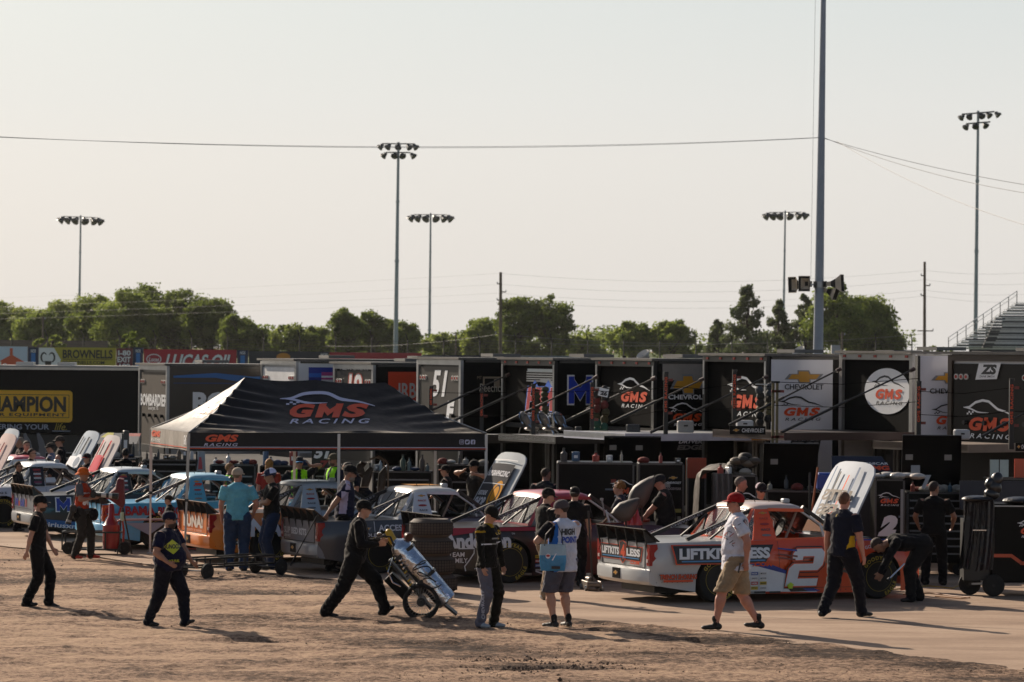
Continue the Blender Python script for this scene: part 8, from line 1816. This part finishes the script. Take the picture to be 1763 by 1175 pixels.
# hanging gear on the posts
for k, (px, yt, yb, d, cols, lab) in enumerate(((930, 667, 716, 75.2, ['#3d4028', '#2b2c1c', '#4b4630'], 'olive trousers hanging by the blue letter door'), (1034, 668, 744, 71.8, ['#141416', '#5a1f1c', '#3f3a20', '#1f4f42'], 'bundle of dark harness gear hanging under the tilted number card'), (1316, 662, 728, 68.5, ['#3a3f44', '#2b261f', '#5a5236', '#1c1a1a'], 'bundle of grey and brown gear hanging beside the white panel'))):
    a, b = W(px, yb, d), W(px, yt, d); T = thing('hanging_gear', lab, 'gear', (a.x, d, a.z)); hgt_ = b.z - a.z; mb = MB(); R_ = random.Random(k)
    for j in range(12): t = j/12; x = (-.09 if j % 2 else .09) + R_.uniform(-.02, .02); mb.sphere((x, R_.uniform(-.04, .04), hgt_*(1 - t) - .05), (.085, .08, hgt_/9), M(cols[int(t*len(cols))], rough=.8, var=.3, bump=1.5, bs=12), n=10, m=6)
    mb.build('gear', T, smooth=True); mb = MB(); mb.bar((-.18, 0, hgt_), (.18, 0, hgt_), .02, .02, STEEL); mb.build('hook_rail', T)
mb = MB(); mb.box((0, 0, 0), (.20, .02, .17), WHITE, Matrix.Rotation(rad(12), 3, 'Y')); o = mb.build('number_card'); o.location = W(1039, 676, 71.5); D = Decal((-.07, -.012, -.05), (1, 0, -.2), (.2, 0, 1)); D.text('26', 0, 0, .14, .09, DARKT, .06); D.build('lettering', o); tag(o, 'tilted white card with the number 26 on the gate post', 'card')
# trays and boxes resting on gates and in the shade under the tent
for (x0, y0, x1, y1, d, dep, c, nm, lab) in ((1078, 731, 1102, 745, 70.5, .3, '#26282c', 'black_case', 'flat black case lying on the left end of the grey gate'), (1166, 725, 1194, 745, 69.5, .4, '#8d8b88', 'grey_box', 'pale grey box standing on the grey gate'), (1268, 724, 1296, 738, 67.5, .4, '#b5b7ba', 'white_box', 'white box on the gate beside the hanging gear'), (1643, 740, 1668, 757, 62.8, .35, '#9fa2a6', 'electric_box', 'tilted silver electric box at the nearest hauler gate'), (990, 735, 1002, 745, 73, .3, '#2a2a2a', 'tool_case', 'small dark case between chairs and gate post')):
    a, b = W(x0, y1, d), W(x1, y0, d); mb = MB(); mb.box((0, 0, (b.z-a.z)/2), (b.x-a.x, dep, b.z-a.z), M(c, rough=.4, metal=.2), bev=.02); mb.box((0, -dep/2 - .006, (b.z-a.z)*.6), ((b.x-a.x)*.25, .012, .03), BLACK); o = mb.build(nm); o.location = ((a.x+b.x)/2, d, a.z); tag(o, lab, 'box')
# background cabinets seen under the tent and at the left
def clutter(label, x0, x1, ytop, d, seed, cols=('#3a5a7a', '#8a2a20', '#a0a4a8', '#a08a20', '#2a2c30', '#5a4a3a', '#b7b7b7'), h2=.42):
    T, w, h = pitbox(label, x0, x1, ytop, 930, d, .7, drawers=(.05, .95, 6, .3, 1.25)); R_ = random.Random(seed); mb = MB(); x = .05
    while x < w - .1:
        goods_item(T, x, .2, h, R_, cols, h2); x += R_.uniform(.07, .2)
    return T, w, h
clutter('black tool chest with silver drawers seen between tent leg and blonde woman', 360, 440, 800, 73, 1)
clutter('black bench crowded with cans behind the red shirted woman', 446, 535, 802, 74, 2, h2=.6)
T, w, h = clutter('black chest under a 51 board beneath the tent', 538, 600, 806, 73.5, 3, h2=.2)
mb = MB(); mb.box((w*.3, .1, h + .25), (.52, .03, .56), BLACK); o = mb.build('number_board', T); D = Decal((w*.3 - .22, .082, h + .05), (1, 0, 0), (0, 0, 1)); D.text('51', .0, .14, .36, .26, WHITE, .05, .28); D.text('7', .12, -.10, .2, .2, vinyl('#8e2a2a'), .04, .2); D.build('lettering', o)
clutter('low dark work bench with pale parts in the tent shade', 640, 745, 812, 72, 4, cols=('#8d9aa0', '#5a6a6a', '#3a4a3a', '#8a8f92', '#44372c'), h2=.35)
clutter('dark cabinet behind the man with the bottle', 752, 840, 800, 71, 5, cols=('#2a2a2a', '#8f8f8a', '#3a3a3a'), h2=.3)
clutter('dark chest with yellow parts beyond the light blue cab', 160, 240, 788, 84, 6, cols=('#2a2a2a', '#b0a020', '#3a3a3a', '#a04020', '#9a9a9a'), h2=.7)
clutter('dark workbench between the left tent leg and the light blue cab', 244, 345, 792, 80, 7, h2=.4)
clutter('long dark bench behind the second open white hood', 40, 156, 790, 88, 8, cols=('#2a2a2a', '#5a5a5a', '#3a3a3a'), h2=.2)
# leather aprons / driver suits hung under the tent
a = W(640, 870, 65.9); T = thing('suit_rack', 'rack of brown leather work suits hanging under the tent', 'clothes rack', (a.x, 65.9, 0)); LE = M('#33251c', rough=.45, var=.25, bump=1.2, bs=6)
mb = MB(); q = lambda px, py, dy=0: at(T, W(px, py, 65.9)) + Vector((0, dy, 0)); mb.tube([q(640, 790), q(652, 786), q(664, 793), q(668, 800), q(668, 905)], .02, M('#6d5a4b', rough=.4), n=6); mb.tube([q(636, 792, .2), q(648, 788, .2), q(660, 795, .2), q(660, 905, .2)], .02, M('#6d5a4b', rough=.4), n=6); mb.build('rack', T)
for (pts) in ([(628, 812), (636, 803), (643, 806), (640, 822), (634, 840), (620, 840), (622, 826)], [(652, 815), (662, 803), (666, 806), (664, 830), (660, 850), (649, 848), (650, 832)], [(614, 800), (622, 794), (632, 798), (626, 806), (630, 818), (626, 826), (618, 820), (612, 810)]):
    P_ = [q(x, y, .05) for x, y in pts]; c = sum(P_, Vector())/len(P_); mb = MB(); mb.loft([[c + (p - c)*kk + Vector((0, dy, 0)) for p in P_] for dy, kk in ((-.10, .5), (-.07, .9), (0, 1), (.07, .9), (.10, .5))], LE); mb.build('suit', T, smooth=True)
# banner post under the tent and canopy further left
a, b = W(338, 812, 78), W(354, 778, 78); mb = MB(); mb.add([(0, 0, 0), (b.x-a.x, 0, 0), (b.x-a.x - .02, .02, (b.z-a.z)), (.06, .02, (b.z-a.z)), (0, .03, 0), (b.x-a.x, .03, 0), (b.x-a.x - .02, .05, (b.z-a.z)), (.06, .05, (b.z-a.z))], [(0, 1, 2, 3), (7, 6, 5, 4), (0, 4, 5, 1), (1, 5, 6, 2), (2, 6, 7, 3), (3, 7, 4, 0)], M('#8d98a0', rough=.6)); mb.cyl((.0, .05, -(a.z)), (.0, .05, b.z-a.z), .02, BLACK, n=6); o = mb.build('banner'); o.location = a; D = Decal((0, -.001, 0), (1, 0, 0), (0, .02, 1)); D.poly([(.04, .05), (.14, .05), (.11, .32), (.06, .32)], vinyl('#b0404a')); D.build('lettering', o); tag(o, 'small grey and red banner on a post under the tent corner', 'banner')
a = W(150, 764, 86); b = W(250, 746, 88); T = thing('side_awning', 'dark awning with yellow and red top edge beyond the open hoods', 'awning', (a.x, 86, 0)); w = b.x - a.x; z0, z1 = a.z, b.z
mb = MB(); mb.add([(0, 0, z0), (w, 0, z0), (w - .1, 1.8, z1), (.2, 1.8, z1)], [(0, 1, 2, 3)], M('#1f2530', rough=.6)); mb.add([(.2, 1.0, z0 + .12), (w*.42, 1.0, z0 + .12), (w*.38, 1.7, z1 + .01), (.3, 1.7, z1 + .01)], [(0, 1, 2, 3)], M('#a8a12a', rough=.6)); mb.add([(w*.7, 1.2, z0 + .14), (w*.95, 1.2, z0 + .14), (w*.95, 1.6, z1), (w*.7, 1.6, z1)], [(0, 1, 2, 3)], M('#8e2a1c', rough=.6)); mb.build('cover', T)
mb = MB(); 
for x in (.1, w - .1): mb.cyl((x, .1, 0), (x, .1, z0), .025, STEEL, n=6); mb.cyl((x, 1.7, 0), (x, 1.7, z1), .025, STEEL, n=6)
mb.build('legs', T)
for k, (x0, x1) in enumerate(((38, 56), (58, 76))):
    a, b = W(x0, 800, 84), W(x1, 746, 84); T = thing('fin_banner', ['left', 'right'][k] + ' grey curved fin shaped cover against the black trailer', 'banner', (a.x, 84 + k*.3, 0), group='grey fin shaped covers'); w = b.x - a.x; mb = MB(); pts = [(w*.1, a.z), (w, a.z), (w, a.z + .35), (w*.8, a.z + .55), (w*.3, b.z), (w*.08, b.z - .02), (w*.35, a.z + .4)]
    mb.prism([(x, z) for x, z in pts], (0, 0, 0), (1, 0, 0), (0, 0, 1), .05, M('#5a5d63', rough=.6, var=.15)); mb.cyl((w*.5, .03, 0), (w*.5, .03, a.z + .1), .02, BLACK, n=6); mb.build('cover', T)
# cables on the concrete, small things
YC = M('#a8862a', rough=.6)
mb = MB(); mb.tube([G(x, y, .012) for x, y in ((1520, 1018), (1560, 1012), (1600, 1009), (1640, 1013), (1660, 1005))], .009, YC, n=5); o = mb.build('yellow_cable', smooth=True); tag(o, 'yellow extension cable on the concrete beside the covered cart', 'cable')
mb = MB(); mb.tube([G(x, y, .012) for x, y in ((1555, 1024), (1600, 1021), (1640, 1026), (1670, 1029), (1655, 1031), (1610, 1027))], .009, M('#96602a', rough=.6), n=5); o = mb.build('orange_cable', smooth=True); tag(o, 'orange brown cable loop lying on the concrete at the right', 'cable')
